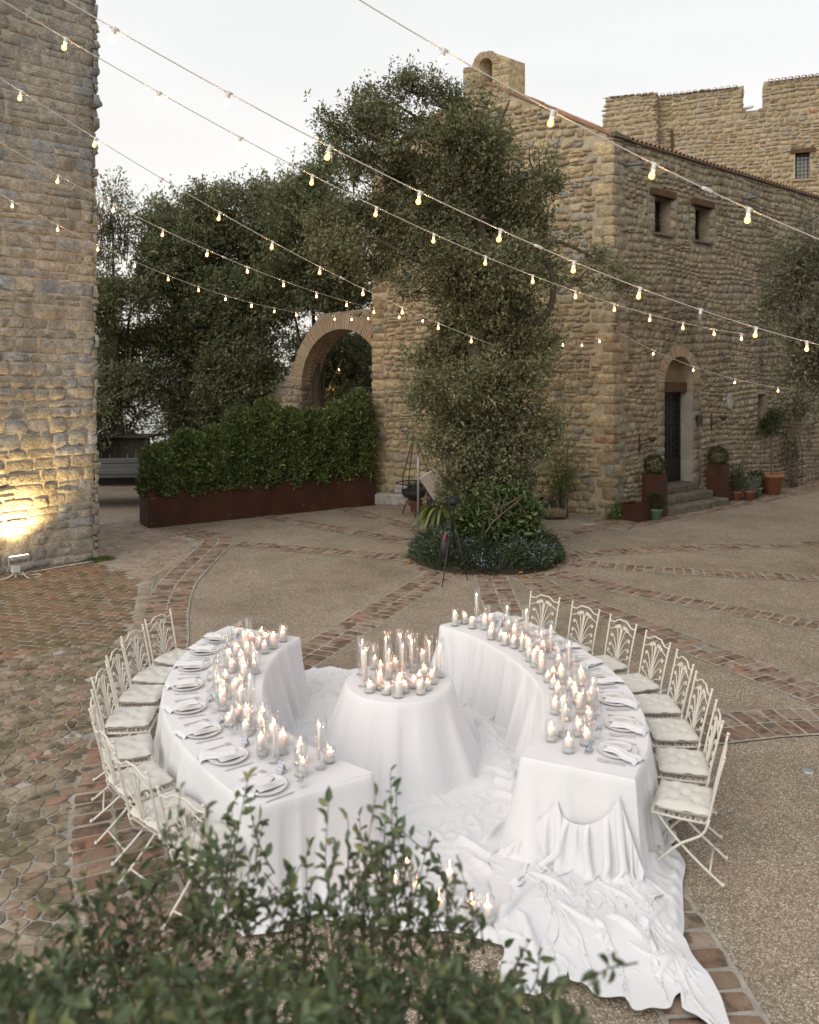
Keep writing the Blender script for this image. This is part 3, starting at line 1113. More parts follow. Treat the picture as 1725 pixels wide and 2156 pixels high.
# barrel roof tile, unit-ish: length 1 along x, width 1 along y
def tile_template(seed):
    r = np.random.default_rng(seed)
    V, F = [], []
    n = 7
    for i, x in enumerate((-0.5, 0.5)):
        wd = 1.0 if i == 0 else 0.84
        for rad in (0.5, 0.42):
            for k in range(n):
                a = math.pi * k / (n - 1)
                V.append((x + r.normal(0, 0.01), wd * rad * math.cos(a), rad * 0.9 * math.sin(a)))
    def q(i, l, k):
        return i * 2 * n + l * n + k
    for k in range(n - 1):
        F.append([q(0, 0, k), q(0, 0, k + 1), q(1, 0, k + 1), q(1, 0, k)])
        F.append([q(0, 1, k + 1), q(0, 1, k), q(1, 1, k), q(1, 1, k + 1)])
        F.append([q(0, 0, k + 1), q(0, 0, k), q(0, 1, k), q(0, 1, k + 1)])
        F.append([q(1, 0, k), q(1, 0, k + 1), q(1, 1, k + 1), q(1, 1, k)])
    return np.array(V), np.array(F)
TILES = [tile_template(i) for i in range(4)]

def tmat(pos, ax, up, l, w_, h_):
    ax = np.asarray(ax, float) / np.linalg.norm(ax)
    up = np.asarray(up, float)
    side = np.cross(up, ax)
    side /= np.linalg.norm(side)
    up = np.cross(ax, side)
    M = np.eye(4)
    M[:3, 0], M[:3, 1], M[:3, 2], M[:3, 3] = ax * l, side * w_, up * h_, pos
    return M

# ---------------- ruined tower on the left
TW = Wall((-6.31, 16.13), (-0.72, -0.69), (0, 0))
tower = thing('ruined_tower', 'tall ragged tower of grey-brown coursed stone with a lit foot', 'tower', (-6.31, 16.13, 0))
def tw_end(z):
    return 0.06 * math.sin(z * 1.3) + 0.05 * math.sin(z * 3.1 + 1) + (0.10 if z > 8.2 and z < 9.4 else 0) - (0.06 if 7.0 < z < 7.9 else 0)
core = fix_normals(fastmesh('wall', *prism(TW, [(0.0, -0.2), (5.5, -0.2), (5.5, 14.5), (0.0, 14.5)], thick=4.0), M_MORTAR_TOWER, False))
tcore = wpart('wall', core, tower)
r = random.Random(21)
items = []
z = 0.0
while z < 13.6:
    h = r.uniform(0.14, 0.30)
    s = -0.03 - max(0, tw_end(z)) * 0.6 + r.uniform(-0.02, 0.03)
    first = True
    while s < 5.2:
        l = r.uniform(0.2, 0.62)
        sub = [(z, h)]
        if r.random() < 0.12 and h > 0.2 and not first:
            sub = [(z, h * 0.5), (z + h * 0.5, h * 0.5)]
        for zz, hh in sub:
            M = TW.mat(s + l / 2, zz + hh / 2 + 0.012 * math.sin(s * 2.1 + z), 0.0, l - r.uniform(0.008, 0.04), hh - r.uniform(0.008, 0.034), r.uniform(0.012, 0.05), r.uniform(-0.03, 0.03))
            if first:
                M[:3, 3] -= 0.0
            items.append((r.randrange(len(FLAT)), M, l))
        s += l
        first = False
    z += h
# return face round the ragged corner (seen only from the side)
TWR = Wall((-6.31, 16.13), (-0.69, 0.72), (3, 18))
lay(tcore, 'stone', items, FLAT, M_STONE_TOWER, 300, 'stonework')
mb = MB()
for M in [it for it in rubble(TWR, 0.0, 3.8, 0, 13.6, (0.16, 0.28), (0.25, 0.6), fam=FLAT, proud=(0.03, 0.13), gap=0.006, seed=5)]:
    V, F = FLAT[M[0]]
    mb.add((np.c_[V, np.ones(len(V))] @ M[1].T)[:, :3], F.tolist())
wpart('corner_stones', mb.mesh('corner_stones', M_STONE_TOWER), tower, kind='stuff')

# ---------------- chapel
chapel = thing('stone_chapel', 'ochre rubble-stone chapel with gabled front and small bell cote', 'chapel', (CH_C[0], CH_C[1], 0))
GW = Wall(CH_C, (-0.93, 0.367), (0, 0))
SW = Wall(CH_C, CH_D, (20, 0))
GL = 6.84
EAVE, APEX = 9.9, 11.75
def gable_top(s):
    return EAVE + (APEX - EAVE) * (1 - abs(s - GL / 2) / (GL / 2))
gwall = wpart('gable_wall', fix_normals(fastmesh('gable_wall', *prism(GW, [(0, -0.2), (GL, -0.2), (GL, EAVE), (GL / 2, APEX), (0, EAVE)], thick=0.55), M_MORTAR_WARM, False)), chapel)
it = []
# dressed quoins at both corners, alternating long and short
z = 0.0
k = 0
rq = random.Random(4)
q_holes = []
while z < EAVE - 0.05:
    h = min(rq.uniform(0.2, 0.36), EAVE - z)
    lg, ls = (rq.uniform(0.42, 0.6), rq.uniform(0.22, 0.34)) if k % 2 else (rq.uniform(0.24, 0.34), rq.uniform(0.38, 0.56))
    it.append((rq.randrange(8), GW.mat(lg / 2 - 0.035, z + h / 2, 0, lg, h - 0.02, 0.05), lg))
    q_holes.append((z, h, lg, ls))
    z += h
    k += 1
z = 0.0
while z < EAVE - 0.1:
    h = rq.uniform(0.2, 0.32)
    lg = rq.uniform(0.28, 0.55)
    it.append((rq.randrange(8), GW.mat(GL - lg / 2 + 0.03, z + h / 2, 0, lg, h - 0.02, 0.05), lg))
    z += h
lay(gwall, 'corner_stone', it, BLOCK, M_STONE_WARM, 80, 'corner_stonework')
gh = [(-1, q[2] + 0.0, q[0] + 0.03, q[0] + q[1] - 0.03) for q in q_holes] + [(GL - 0.34, GL + 1, 0, 20)]
it = rubble(GW, 0.1, GL - 0.3, 0.0, APEX - 0.05, (0.13, 0.27), (0.15, 0.38), lambda s, z_: z_ < gable_top(s) - 0.1, gh, ROUND, (0.035, 0.075), 0.030, rot=0.08, split=0.16, wave=0.05, seed=31)
lay(gwall, 'stone', it, ROUND, M_STONE_WARM, 170, 'stonework')

# openings of the side wall: door s 2.28-3.75, two windows, niche
D0, D1, DSP = 2.28, 3.75, 3.50
DR = (D1 - D0) / 2
door_hole = [(D0, 0.45), (D1, 0.45)] + arc_pts((D0 + D1) / 2, DSP, DR, 0, 180, 14)
wins = [(1.83, 2.62, 7.62, 8.62), (3.82, 4.62, 7.62, 8.62)]
niche = (7.45, 7.98, 2.0, 3.1)
SL = 13.0
rect = lambda a: [(a[0], a[2]), (a[1], a[2]), (a[1], a[3]), (a[0], a[3])]
swall = wpart('side_wall', fix_normals(fastmesh('side_wall', *prism(SW, [(0, -0.2), (SL, -0.2), (SL, EAVE), (0, EAVE)], [door_hole] + [rect(a) for a in wins] + [rect(niche)], thick=0.55), M_MORTAR_DARK, False)), chapel)
it = []
for (z, h, lg, ls) in q_holes:
    it.append((rq.randrange(8), SW.mat(ls / 2 - 0.03, z + h / 2, 0, ls, h - 0.02, 0.05), ls))
for a in wins:
    for side in (0, 1):
        z = a[2]
        while z < a[3] - 0.05:
            h = min(rq.uniform(0.18, 0.3), a[3] - z)
            lg = rq.uniform(0.2, 0.34)
            it.append((rq.randrange(8), SW.mat(a[0] - lg / 2 if side == 0 else a[1] + lg / 2, z + h / 2, 0, lg, h - 0.015, 0.045), lg))
            z += h
for side in (0, 1):
    z = 0.5
    while z < DSP - 0.05:
        h = min(rq.uniform(0.22, 0.4), DSP - z)
        lg = rq.uniform(0.26, 0.42)
        it.append((rq.randrange(8), SW.mat(D0 - lg / 2 if side == 0 else D1 + lg / 2, z + h / 2, 0, lg, h - 0.015, 0.05), lg))
        z += h
lay(swall, 'corner_stone', it, BLOCK, M_STONE_SIDE, 90, 'corner_stonework')
sh = [(-1, q[3], q[0] + 0.03, q[0] + q[1] - 0.03) for q in q_holes]
sh += [(a[0] - 0.3, a[1] + 0.3, a[2] - 0.1, a[3] + 0.24) for a in wins]
sh += [(D0 - 0.36, D1 + 0.36, 0, DSP), (niche[0], niche[1], niche[2], niche[3] + 0.12)]
dcx = (D0 + D1) / 2
it = rubble(SW, 0.15, SL, 0.0, EAVE, (0.13, 0.25), (0.14, 0.31), lambda s, z_: math.hypot(s - dcx, max(0, z_ - DSP)) > DR + 0.34 or z_ < DSP - 0.1, sh, ROUND, (0.03, 0.065), 0.028, rot=0.09, split=0.14, wave=0.05, seed=33, phase=1.0)
lay(swall, 'stone', it, ROUND, M_STONE_SIDE, 170, 'stonework')
# rest of the shell: left flank, roof behind the parapets
LW = Wall(GW.p(GL, 0)[:2], CH_D, (-30, 40))
obj_l = wpart('flank_wall', fix_normals(fastmesh('flank_wall', *prism(LW, [(0.85, -0.2), (SL, -0.2), (SL, EAVE), (0.85, EAVE)], thick=0.5, out=-0.01), M_MORTAR_DARK, False)), chapel)
it = rubble(LW, 0.05, SL, 0, EAVE, (0.2, 0.3), (0.25, 0.6), fam=ROUND, seed=35)
lay(obj_l, 'stone', it, ROUND, M_STONE_WARM, 0, 'stonework')
rc = [np.array([*(np.array(CH_C) + CH_D * 0.3 - CH_N * 0.3), 9.3]), np.array([*(GW.p(GL - 0.3, 0)[:2] + CH_D * 0.3), 9.3])]
rc += [rc[1] + np.array([*CH_D * 12.4, 0]), rc[0] + np.array([*CH_D * 12.4, 0])]
ridge = [(rc[0] + rc[1]) / 2 + [0, 0, 0.9], (rc[2] + rc[3]) / 2 + [0, 0, 0.9]]
wpart('roof', fastmesh('roof', np.array(rc + ridge), [[0, 4, 5, 3], [4, 1, 2, 5], [0, 1, 4], [3, 5, 2]], M_TILE, False), chapel)
# tiles along the verge of the gable and on top of the side wall
vt = wpart('verge', fix_normals(fastmesh('verge', *prism(GW, [(-0.05, EAVE - 0.02), (GL / 2, APEX - 0.02), (GL + 0.05, EAVE - 0.02), (GL + 0.05, EAVE + 0.06), (GL / 2, APEX + 0.06), (-0.05, EAVE + 0.06)], thick=0.62, out=0.06), M_TILE, False)), chapel)
it = []
for sgn in (1, -1):
    ax = GW.d * sgn * (GL / 2) + np.array([0, 0, APEX - EAVE])
    ln = np.linalg.norm(ax)
    n = 11
    for k in range(n):
        if k > 7:
            continue
        for row, o_ in ((0, -0.03), (1, -0.25), (2, -0.46)):
            f = (k + 0.5) / n
            s = (0 if sgn > 0 else GL) + sgn * GL / 2 * f
            p = GW.p(s, EAVE + (APEX - EAVE) * f + 0.06, o_)
            it.append((random.randrange(4), tmat(p, ax, (0, 0, 1), ln / n * 1.12, 0.19, 0.17 * random.uniform(0.9, 1.1)), 0.4))
lay(vt, 'roof_tile', it, TILES, M_TILE, 60, 'tiling')
cp = wpart('coping', wall_box(SW, -0.06, SL, EAVE - 0.015, EAVE + 0.035, -0.56, 0.09, M_WOODGREY, 'coping'), chapel)
it = []
n = int(SL / 0.2)
for k in range(n):
    p = SW.p(0.1 + k * SL / n, EAVE + 0.04, -0.12)
    it.append((random.randrange(4), tmat(p + np.array([0, 0, 0.03]), -SW.n + np.array([0, 0, 0.25]), (0, 0, 1), 0.46, 0.17, 0.16 * random.uniform(0.85, 1.15)), 0.2))
lay(cp, 'roof_tile', it, TILES, M_TILE, 80, 'tiling')
cap = MB()
cap.add(*prism(SW, [(-0.08, EAVE + 0.0), (0.65, EAVE + 0.0), (0.65, EAVE + 0.05), (-0.08, EAVE + 0.12)], thick=0.5, out=0.12))
wpart('corner_slab', fix_normals(cap.mesh('corner_slab', M_STONE_STEP, False)), chapel)

# windows: lintel, sill, pane, grille
for a in wins:
    wn = wpart('window', wall_box(SW, a[0] - 0.01, a[1] + 0.01, a[2] - 0.01, a[3] + 0.01, -0.44, -0.40, M_PANE, 'window'), chapel)
    obj('frame', wall_bars(SW, a[0], a[1], a[2], a[3], -0.37, 2, 2, 0.018, M_IRON, 'frame'), wn)
    obj('grille', wall_bars(SW, a[0], a[1], a[2], a[3], -0.33, 4, 8, 0.011, M_IRON, 'grille'), wn)
    lm = fix_normals(fastmesh('lintel', *box(0, 0, 0, 1.12, 0.22, 0.2, 0, 0.018), M_WOODDARK, False))
    mid = SW.p((a[0] + a[1]) / 2 - 0.05, a[3] + 0.10, 0.02)
    obj('lintel', lm, wn, Matrix.Translation(mid.tolist()) @ Matrix.Rotation(a_ap, 4, 'Z'))
    ms = fix_normals(fastmesh('sill', *box(0, 0, 0, 0.95, 0.3, 0.07, 0, 0.012), M_STONE_STEP, False))
    mid = SW.p((a[0] + a[1]) / 2, a[2] - 0.035, -0.06)
    obj('sill', ms, wn, Matrix.Translation(mid.tolist()) @ Matrix.Rotation(a_ap, 4, 'Z'))
# niche back and small lintel stone
nb = wpart('niche', wall_box(SW, niche[0] - 0.01, niche[1] + 0.01, niche[2] - 0.01, niche[3] + 0.01, -0.35, -0.31, M_MORTAR_DARK, 'niche'), chapel)
# water spouts and the white tag stones under the eaves
for s, z_ in ((0.55, 9.25), (3.9, 9.2), (6.5, 9.2)):
    wpart('spout', fastmesh('spout', *tube([SW.p(s - 0.1, z_, -0.1), SW.p(s + 0.1, z_ - 0.03, 0.45)], 0.045, 8), M_VEHICLE), chapel)
# pale carved shield, bell niche brick, black plaque
sp = MB()
A = [(5.66 + 0.15 * math.cos(t) * (0.85 + 0.15 * math.cos(2 * t)), 2.9 + 0.25 * math.sin(t)) for t in np.linspace(0, 2 * math.pi, 13)[:-1]]
sp.add(*prism(SW, A, thick=0.08, out=0.09))
wpart('shield', fix_normals(sp.mesh('shield', M_STONE_PALE, False)), chapel)
wpart('plaque', wall_box(SW, 3.84, 4.08, 2.26, 2.54, 0.0, 0.095, M_BLACK, 'plaque'), chapel)
# recessed iron-grilled door under a timber lintel
OD = -0.46
dr = wpart('door', wall_box(SW, D0 + 0.02, D1 - 0.02, 0.62, 3.22, OD - 0.05, OD, M_PANE, 'door'), chapel)
fr = MB()
for (x0, x1, z0, z1) in ((D0, D0 + 0.1, 0.62, 3.22), (D1 - 0.14, D1, 0.62, 3.22), (D0, D1, 3.12, 3.22), (D0 + 0.1, D1 - 0.1, 0.62, 1.3)):
    A = [(s, z_, o_) for o_ in (OD, OD + 0.06) for s, z_ in ((x0, z0), (x1, z0), (x1, z1), (x0, z1))]
    fr.add(SW.pts(A), [[0, 1, 2, 3], [7, 6, 5, 4], [0, 4, 5, 1], [1, 5, 6, 2], [2, 6, 7, 3], [3, 7, 4, 0]])
obj('frame', fix_normals(fr.mesh('frame', M_IRON, False)), dr)
obj('grille', wall_bars(SW, D0 + 0.1, D1 - 0.14, 1.3, 3.12, OD + 0.05, 7, 10, 0.013, M_IRON, 'grille'), dr)
obj('handle', fastmesh('handle', *tube([SW.p(3.5, 1.6, OD + 0.07), SW.p(3.5, 1.6, OD + 0.14), SW.p(3.38, 1.6, OD + 0.14)], 0.014, 6), M_IRON), dr)
wpart('door_lintel', wall_box(SW, D0 - 0.04, D1 + 0.04, 3.22, 3.5, -0.5, -0.2, M_WOODDARK, 'door_lintel'), chapel)
tym = wpart('tympanum', fix_normals(fastmesh('tympanum', *prism(SW, [(D0 - 0.02, 3.5), (D1 + 0.02, 3.5)] + arc_pts(dcx, DSP, DR + 0.02, 0, 180, 14), thick=0.05, out=-0.36), M_MORTAR_DARK, False)), chapel)  # darker mortar base stands in for shade in the recess
it = rubble(SW, D0, D1, 3.5, 4.26, (0.055, 0.075), (0.2, 0.3), lambda s, z_: math.hypot(s - dcx, z_ - DSP) < DR - 0.03, (), BLOCK, (0.012, 0.02), 0.012, out=-0.36, split=0, wave=0, rot=0.01, seed=8)
lay(tym, 'brick', it, BLOCK, M_BRICK_ARCH, 60, 'brickwork')
wpart('jamb_plaster', wall_box(SW, D1 - 0.015, D1 + 0.001, 0.6, 3.2, -0.42, -0.03, M_PLASTER, 'jamb_plaster'), chapel)
ring = wpart('door_arch', wall_box(SW, D0 - 0.2, D0 - 0.16, 3.5, 3.6, -0.3, -0.2, M_BRICK_ARCH, 'door_arch'), chapel)
voussoirs(SW, dcx, DSP, DR, DR + 0.29, 27, 0.3, 0.045, M_BRICK_ARCH, ring)
# steps
for k, (s0, s1, o1, z0, z1) in enumerate(((1.2, 4.2, 0.86, -0.05, 0.21), (1.7, 3.95, 0.52, 0.2, 0.42), (2.1, 3.75, 0.2, 0.41, 0.62))):
    ln = s1 - s0
    V, F = box(0, 0, 0, ln, o1 + 0.45 if k == 2 else o1, z1 - z0, 0, 0.03)
    mid = SW.p((s0 + s1) / 2, (z0 + z1) / 2, (o1 - 0.45) / 2 if k == 2 else o1 / 2)
    st = fix_normals(fastmesh('step', V, F, M_STONE_STEP, False))
    o_ = wpart('step', st, chapel)
    o_.matrix_basis = Matrix.Translation(mid.tolist()) @ Matrix.Rotation(a_ap, 4, 'Z')
    o_.matrix_parent_inverse = Matrix.Translation(-Vector(chapel.location))

# bell cote on the apex
bs = GL / 2
BW = Wall(GW.p(0, 0, 0.03)[:2], GW.d[:2], (0, 0))
outl = [(bs - 0.66, 11.2), (bs + 0.66, 11.2), (bs + 0.66, 12.2), (bs + 0.40, 12.22)] + arc_pts(bs, 12.22, 0.40, 8, 172, 12)[:] + [(bs - 0.40, 12.3), (bs - 0.66, 12.34)]
hole = [(bs - 0.18, 11.45), (bs + 0.18, 11.45)] + arc_pts(bs, 12.24, 0.18, 0, 180, 10)
class Skew(Wall):
    """Wall frame whose thickness runs along the chapel's long direction."""
    pass
BK = Skew(GW.p(0, 0, 0.03)[:2], GW.d[:2], (0, 0))
BK.n = -np.array([CH_D[0], CH_D[1], 0.0])
bc = wpart('bell_cote', fix_normals(fastmesh('bell_cote', *prism(BK, outl, [hole], thick=0.62), M_STONE_WARM, False)), chapel)
it = []
rb = random.Random(9)
for (x0, x1) in ((-0.66, -0.2), (0.2, 0.66)):
    z = 11.25
    while z < 12.12:
        h = rb.uniform(0.16, 0.26)
        c = rb.uniform(0.4, 0.6)
        for (a0_, a1_) in ((x0, x0 + (x1 - x0) * c), (x0 + (x1 - x0) * c, x1)):
            it.append((rb.randrange(8), BW.mat(bs + (a0_ + a1_) / 2, z + h / 2, 0.0, a1_ - a0_ - 0.015, h - 0.015, 0.03), 0.3))
        z += h
lay(bc, 'stone', it, BLOCK, M_STONE_WARM, 60, 'stonework')
voussoirs(BW, bs, 12.24, 0.185, 0.38, 13, 0.1, 0.025, M_BRICK_ARCH, bc)
bellp = BK.p(bs - 0.02, 11.85, -0.3)
V, F = lathe([(0.10, -0.13), (0.095, -0.12), (0.07, -0.06), (0.058, 0.02), (0.05, 0.06), (0.02, 0.09), (0.012, 0.13)], 16)
bl = obj('bell', fastmesh('bell', V + bellp, F, M_BRONZE), bc)
obj('yoke', fastmesh('yoke', *tube([BK.p(bs - 0.2, 12.02, -0.3), BK.p(bs + 0.2, 12.02, -0.3)], 0.022, 6), M_IRON), bc)
obj('clapper', fastmesh('clapper', *tube([bellp, bellp + np.array([0, 0, -0.16])], 0.012, 6), M_IRON), bl if False else bc)

# ---------------- tall keep behind the chapel
K0 = (9.24, 38.0)
KW = Wall(K0, (0.94, -0.343), (0, 0))
keep = thing('stone_keep', 'tall ochre stone keep with stepped battlements behind the chapel', 'keep', (K0[0], K0[1], 0))
KT = 16.75
kwin = (8.13, 8.72, 12.35, 13.5)
kout = [(2.3, 0), (14, 0), (14, KT + 0.12), (6.86, KT + 0.08), (6.86, 15.6), (5.98, 15.6), (5.98, KT), (2.3, KT)]
kwall = wpart('wall', fix_normals(fastmesh('wall', *prism(KW, kout, [rect(kwin)], thick=1.0, out=-0.5), M_MORTAR_WARM, False)), keep)
kins = lambda s, z_: not (5.95 < s < 6.9 and z_ > 15.6) and z_ < KT
KB = Wall(KW.p(0, 0, -0.5)[:2], KW.d[:2], (0, 0))
it = rubble(KB, 2.3, 14, 8.5, KT, (0.16, 0.28), (0.18, 0.46), kins, [(kwin[0], kwin[1], kwin[2], kwin[3] + 0.22)], ROUND, (0.035, 0.075), 0.04, rot=0.08, split=0.16, wave=0.05, seed=41)
lay(kwall, 'stone', it, ROUND, M_STONE_KEEP, 200, 'stonework')
kbut = wpart('buttress', fix_normals(fastmesh('buttress', *prism(KW, [(0, 0), (2.33, 0), (2.33, KT), (0, KT)], thick=1.4), M_MORTAR_WARM, False)), keep)
it = rubble(KW, 0, 2.33, 8.5, KT, (0.16, 0.28), (0.2, 0.5), None, (), ROUND, (0.035, 0.075), 0.04, rot=0.08, split=0.16, wave=0.05, seed=42)
lay(kbut, 'stone', it, ROUND, M_STONE_KEEP, 90, 'stonework')
KR = Wall(KW.p(2.33, 0)[:2], -KW.n[:2], (40, 0))
it = rubble(KR, 0, 0.5, 8.5, KT, (0.16, 0.28), (0.25, 0.5), None, (), ROUND, (0.03, 0.06), 0.03, seed=43)
KR2 = Wall(KW.p(5.98, 0, -0.5)[:2], -KW.n[:2], (40, 0))
it += rubble(KR2, 0, 1.0, 15.6, KT, (0.16, 0.28), (0.3, 0.5), None, (), ROUND, (0.03, 0.06), 0.03, seed=44)
lay(kwall, 'return_stone', it, ROUND, M_STONE_KEEP, 30, 'return_stonework')
it = []
for (s0, s1, zt, o_) in ((0.2, 2.2, KT, -0.2), (2.4, 5.8, KT, -0.6), (7.0, 13.8, KT + 0.1, -0.6)):
    n = int((s1 - s0) / 0.27)
    for k in range(n):
        it.append((random.randrange(4), tmat(KW.p(s0 + (k + 0.5) * (s1 - s0) / n, zt + 0.03, o_), -KW.n + np.array([0, 0, 0.35]), (0, 0, 1), 0.6, 0.21, 0.2), 0.25))
lay(kwall, 'roof_tile', it, TILES, M_TILE, 60, 'tiling')
wn = wpart('window', wall_box(KW, kwin[0] - 0.01, kwin[1] + 0.01, kwin[2] - 0.01, kwin[3] + 0.01, -0.84, -0.8, mat_plain('pale_pane', (0.30, 0.31, 0.30), 0.2), 'window'), keep)
obj('grille', wall_bars(KW, kwin[0], kwin[1], kwin[2], kwin[3], -0.72, 4, 7, 0.013, M_IRON, 'grille'), wn)
obj('frame', wall_box(KW, kwin[0], kwin[0] + 0.05, kwin[2], kwin[3], -0.8, -0.74, M_IRON, 'frame'), wn)
obj('lintel', wall_box(KW, kwin[0] - 0.2, kwin[1] + 0.22, kwin[3], kwin[3] + 0.2, -0.7, -0.42, M_WOODDARK, 'lintel'), wn)
obj('sill', wall_box(KW, kwin[0] - 0.1, kwin[1] + 0.05, kwin[2] - 0.09, kwin[2], -0.75, -0.4, M_BRICK_ARCH, 'sill'), wn)
wpart('drain_pipe', fastmesh('drain_pipe', *tube([KW.p(2.95, 13.2, -0.4), KW.p(2.95, 14.95, -0.4), KW.p(2.95, 15.05, -0.5)], 0.06, 8), M_RUST), keep)
wpart('spout', fastmesh('spout', *tube([KW.p(6.1, 15.72, -0.5), KW.p(6.35, 15.62, 0.0)], 0.07, 8), M_WHITEPL), keep)

# ---------------- gateway arch to the left of the chapel
GC = (-2.19, 26.0)
AW = Wall(GC, (-0.77, 0.64), (0, 0))
gate = thing('stone_gateway', 'brick-ringed stone gateway arch beside the chapel behind the hedge', 'gateway', (GC[0], GC[1], 0))
AR, ASP = 1.85, 3.35
gout = [(-2.3, 0), (-2.3, 5.7), (-0.9, 5.78), (0.9, 5.72), (1.5, 5.2), (1.95, 4.7), (2.15, 4.2), (2.4, 4.0), (2.6, 3.5), (3.2, 3.4), (3.3, 3.1), (3.9, 3.0), (4.1, 2.5), (5.2, 2.4), (6.5, 2.0), (6.5, 0)]
ahole = [(-AR, 0.0), (AR, 0.0)] + arc_pts(0, ASP, AR, 0, 180, 20)
# the opening reaches the ground: cut it into the outline instead of a hole
gout = [(-AR, 0)] + [(p[0], p[1]) for p in arc_pts(0, ASP, AR, 180, 0, 24)] + [(AR, 0)] + gout[::-1]
gwl = wpart('wall', fix_normals(fastmesh('wall', *prism(AW, gout, thick=0.8), M_MORTAR_DARK, False)), gate)
def gin(s, z_):
    top = np.interp(s, [-2.3, 0.9, 1.5, 1.95, 2.4, 2.6, 3.3, 4.1, 6.5], [5.7, 5.72, 5.2, 4.7, 4.0, 3.5, 3.05, 2.5, 2.0])
    return z_ < top - 0.05 and (math.hypot(s, max(0, z_ - ASP)) > AR + 0.5 or (z_ < ASP and abs(s) > AR + 0.12))
it = rubble(AW, -2.3, 6.5, 0, 5.8, (0.16, 0.26), (0.2, 0.45), gin, (), ROUND, (0.03, 0.07), 0.025, seed=51)
lay(gwl, 'stone', it, ROUND, M_STONE_SIDE, 60, 'stonework')
vr = wpart('arch_ring', wall_box(AW, AR + 0.1, AR + 0.14, ASP - 0.1, ASP - 0.06, -0.3, -0.2, M_BRICK_ARCH, 'arch_ring'), gate)
voussoirs(AW, 0, ASP, AR - 0.01, AR + 0.47, 64, 0.35, 0.05, M_BRICK_ARCH, vr)
# brick courses of the soffit and stone jambs
it = []
for k in range(46):
    b = math.pi * (k + 0.5) / 46
    for j in range(3):
        p = AW.p((AR - 0.0) * math.cos(b), ASP + AR * math.sin(b), -0.42 - 0.2 * (j - 0.5))
        nrm = -(AW.d * math.cos(b) + np.array([0, 0, 1.0]) * math.sin(b))
        ex = AW.n * 0.19
        tn = np.cross(nrm, AW.n)
        M = np.eye(4)
        M[:3, 0], M[:3, 1], M[:3, 2], M[:3, 3] = ex, tn * (math.pi * AR / 46 * 0.86), nrm * 0.03, p
        if np.linalg.det(M[:3, :3]) < 0:
            M[:3, 1] *= -1
        it.append((random.randrange(8), M, 0.2))
lay(vr, 'soffit_brick', it, BLOCK, M_BRICK_ARCH, 70, 'brickwork')
for s0 in (-AR, AR):
    JW = Wall(AW.p(s0, 0)[:2], -AW.n[:2], AW.p(0, 0)[:2])
    it = rubble(JW, 0.0, 0.8, 0, ASP, (0.2, 0.32), (0.3, 0.5), None, (), BLOCK, (0.02, 0.04), 0.02, seed=61)
    lay(gwl, 'jamb_stone', it, BLOCK, M_STONE_SIDE, 20, 'jamb_stonework')
# iron gate leaf in the arch
gl = MB()
GG = Wall(AW.p(0, 0, -0.9)[:2], AW.d[:2], (0, 0))
for k in range(24):
    s = -AR + 0.08 + k * (2 * AR - 0.16) / 23
    zt = 2.3 + 1.0 * (1 - ((s + 0.2) / AR) ** 2 if s < 1.0 else 0.3)
    gl.add(*tube([GG.p(s, 0.05, 0), GG.p(s, max(2.1, zt), 0)], 0.014, 5))
gl.add(*tube([GG.p(s, max(2.1, 2.3 + 1.0 * (1 - ((s + 0.2) / AR) ** 2 if s < 1.0 else 0.3)), 0) for s in np.linspace(-AR + 0.05, AR - 0.05, 30)], 0.03, 6))
for z_ in (0.3, 1.6):
    gl.add(*tube([GG.p(-AR, z_, 0), GG.p(AR, z_, 0)], 0.022, 5))
ig = obj('iron_gate', gl.mesh('iron_gate', M_IRON))
tag(ig, 'black wrought-iron gate with curved top rail inside the brick arch', 'gate')

# ---------------- added building, unseen on the right, put in to shade the chapel side
HX, HY0, HY1, HH = 11.9, 7.0, 20.0, 10.5
shade_house = thing('added_shade_house', 'added rubble-stone building out of view, shading the chapel side', 'shade_house', (HX, (HY0 + HY1) / 2, 0))
HW = Wall((HX, HY0), (0, 1), (0, 12))
hl_ = HY1 - HY0
hwin = [(2.5, 3.4, 4.8, 6.2), (6.0, 6.9, 4.8, 6.2), (9.5, 10.4, 4.8, 6.2), (9.4, 10.5, 0.0, 2.3)]
hw_ = wpart('wall', fix_normals(fastmesh('wall', *prism(HW, [(0, -0.2), (hl_, -0.2), (hl_, HH), (0, HH)], [rect((a[0], a[1], max(a[2], 0.02), a[3])) for a in hwin], thick=0.6), M_MORTAR_DARK, False)), shade_house)
it = rubble(HW, 0, hl_, 0, HH, (0.16, 0.28), (0.2, 0.45), None, hwin, ROUND, (0.02, 0.05), 0.03, seed=81)
lay(hw_, 'stone', it, ROUND, M_STONE_SIDE, 0, 'stonework')
for (a0_, a1_) in (((HX + 7, HY0), (0, 1)), ((HX, HY1), (1, 0)), ((HX, HY0), (1, 0))):
    WW_ = Wall(a0_, a1_, (HX + 3.5, 60 if a0_[1] == HY1 else (-60 if a1_[0] else 13)) if a1_[0] else (60, 13))
    wpart('wall', fix_normals(fastmesh('wall', *prism(WW_, [(0.01, -0.2), ((hl_ if a1_[1] else 7) - 0.01, -0.2), ((hl_ if a1_[1] else 7) - 0.01, HH - 0.01), (0.01, HH - 0.01)], thick=0.5, out=-0.02), M_MORTAR_DARK, False)), shade_house)
for a in hwin:
    wpart('shutter' if a[2] > 1 else 'door', wall_box(HW, a[0], a[1], a[2], a[3], -0.3, -0.24, M_WOODDARK, 'shutter'), shade_house)
V = np.array([(HX - 0.4, HY0 - 0.3, HH), (HX - 0.4, HY1 + 0.3, HH), (HX + 7.4, HY1 + 0.3, HH), (HX + 7.4, HY0 - 0.3, HH), (HX + 3.5, HY0 - 0.3, HH + 1.9), (HX + 3.5, HY1 + 0.3, HH + 1.9)])
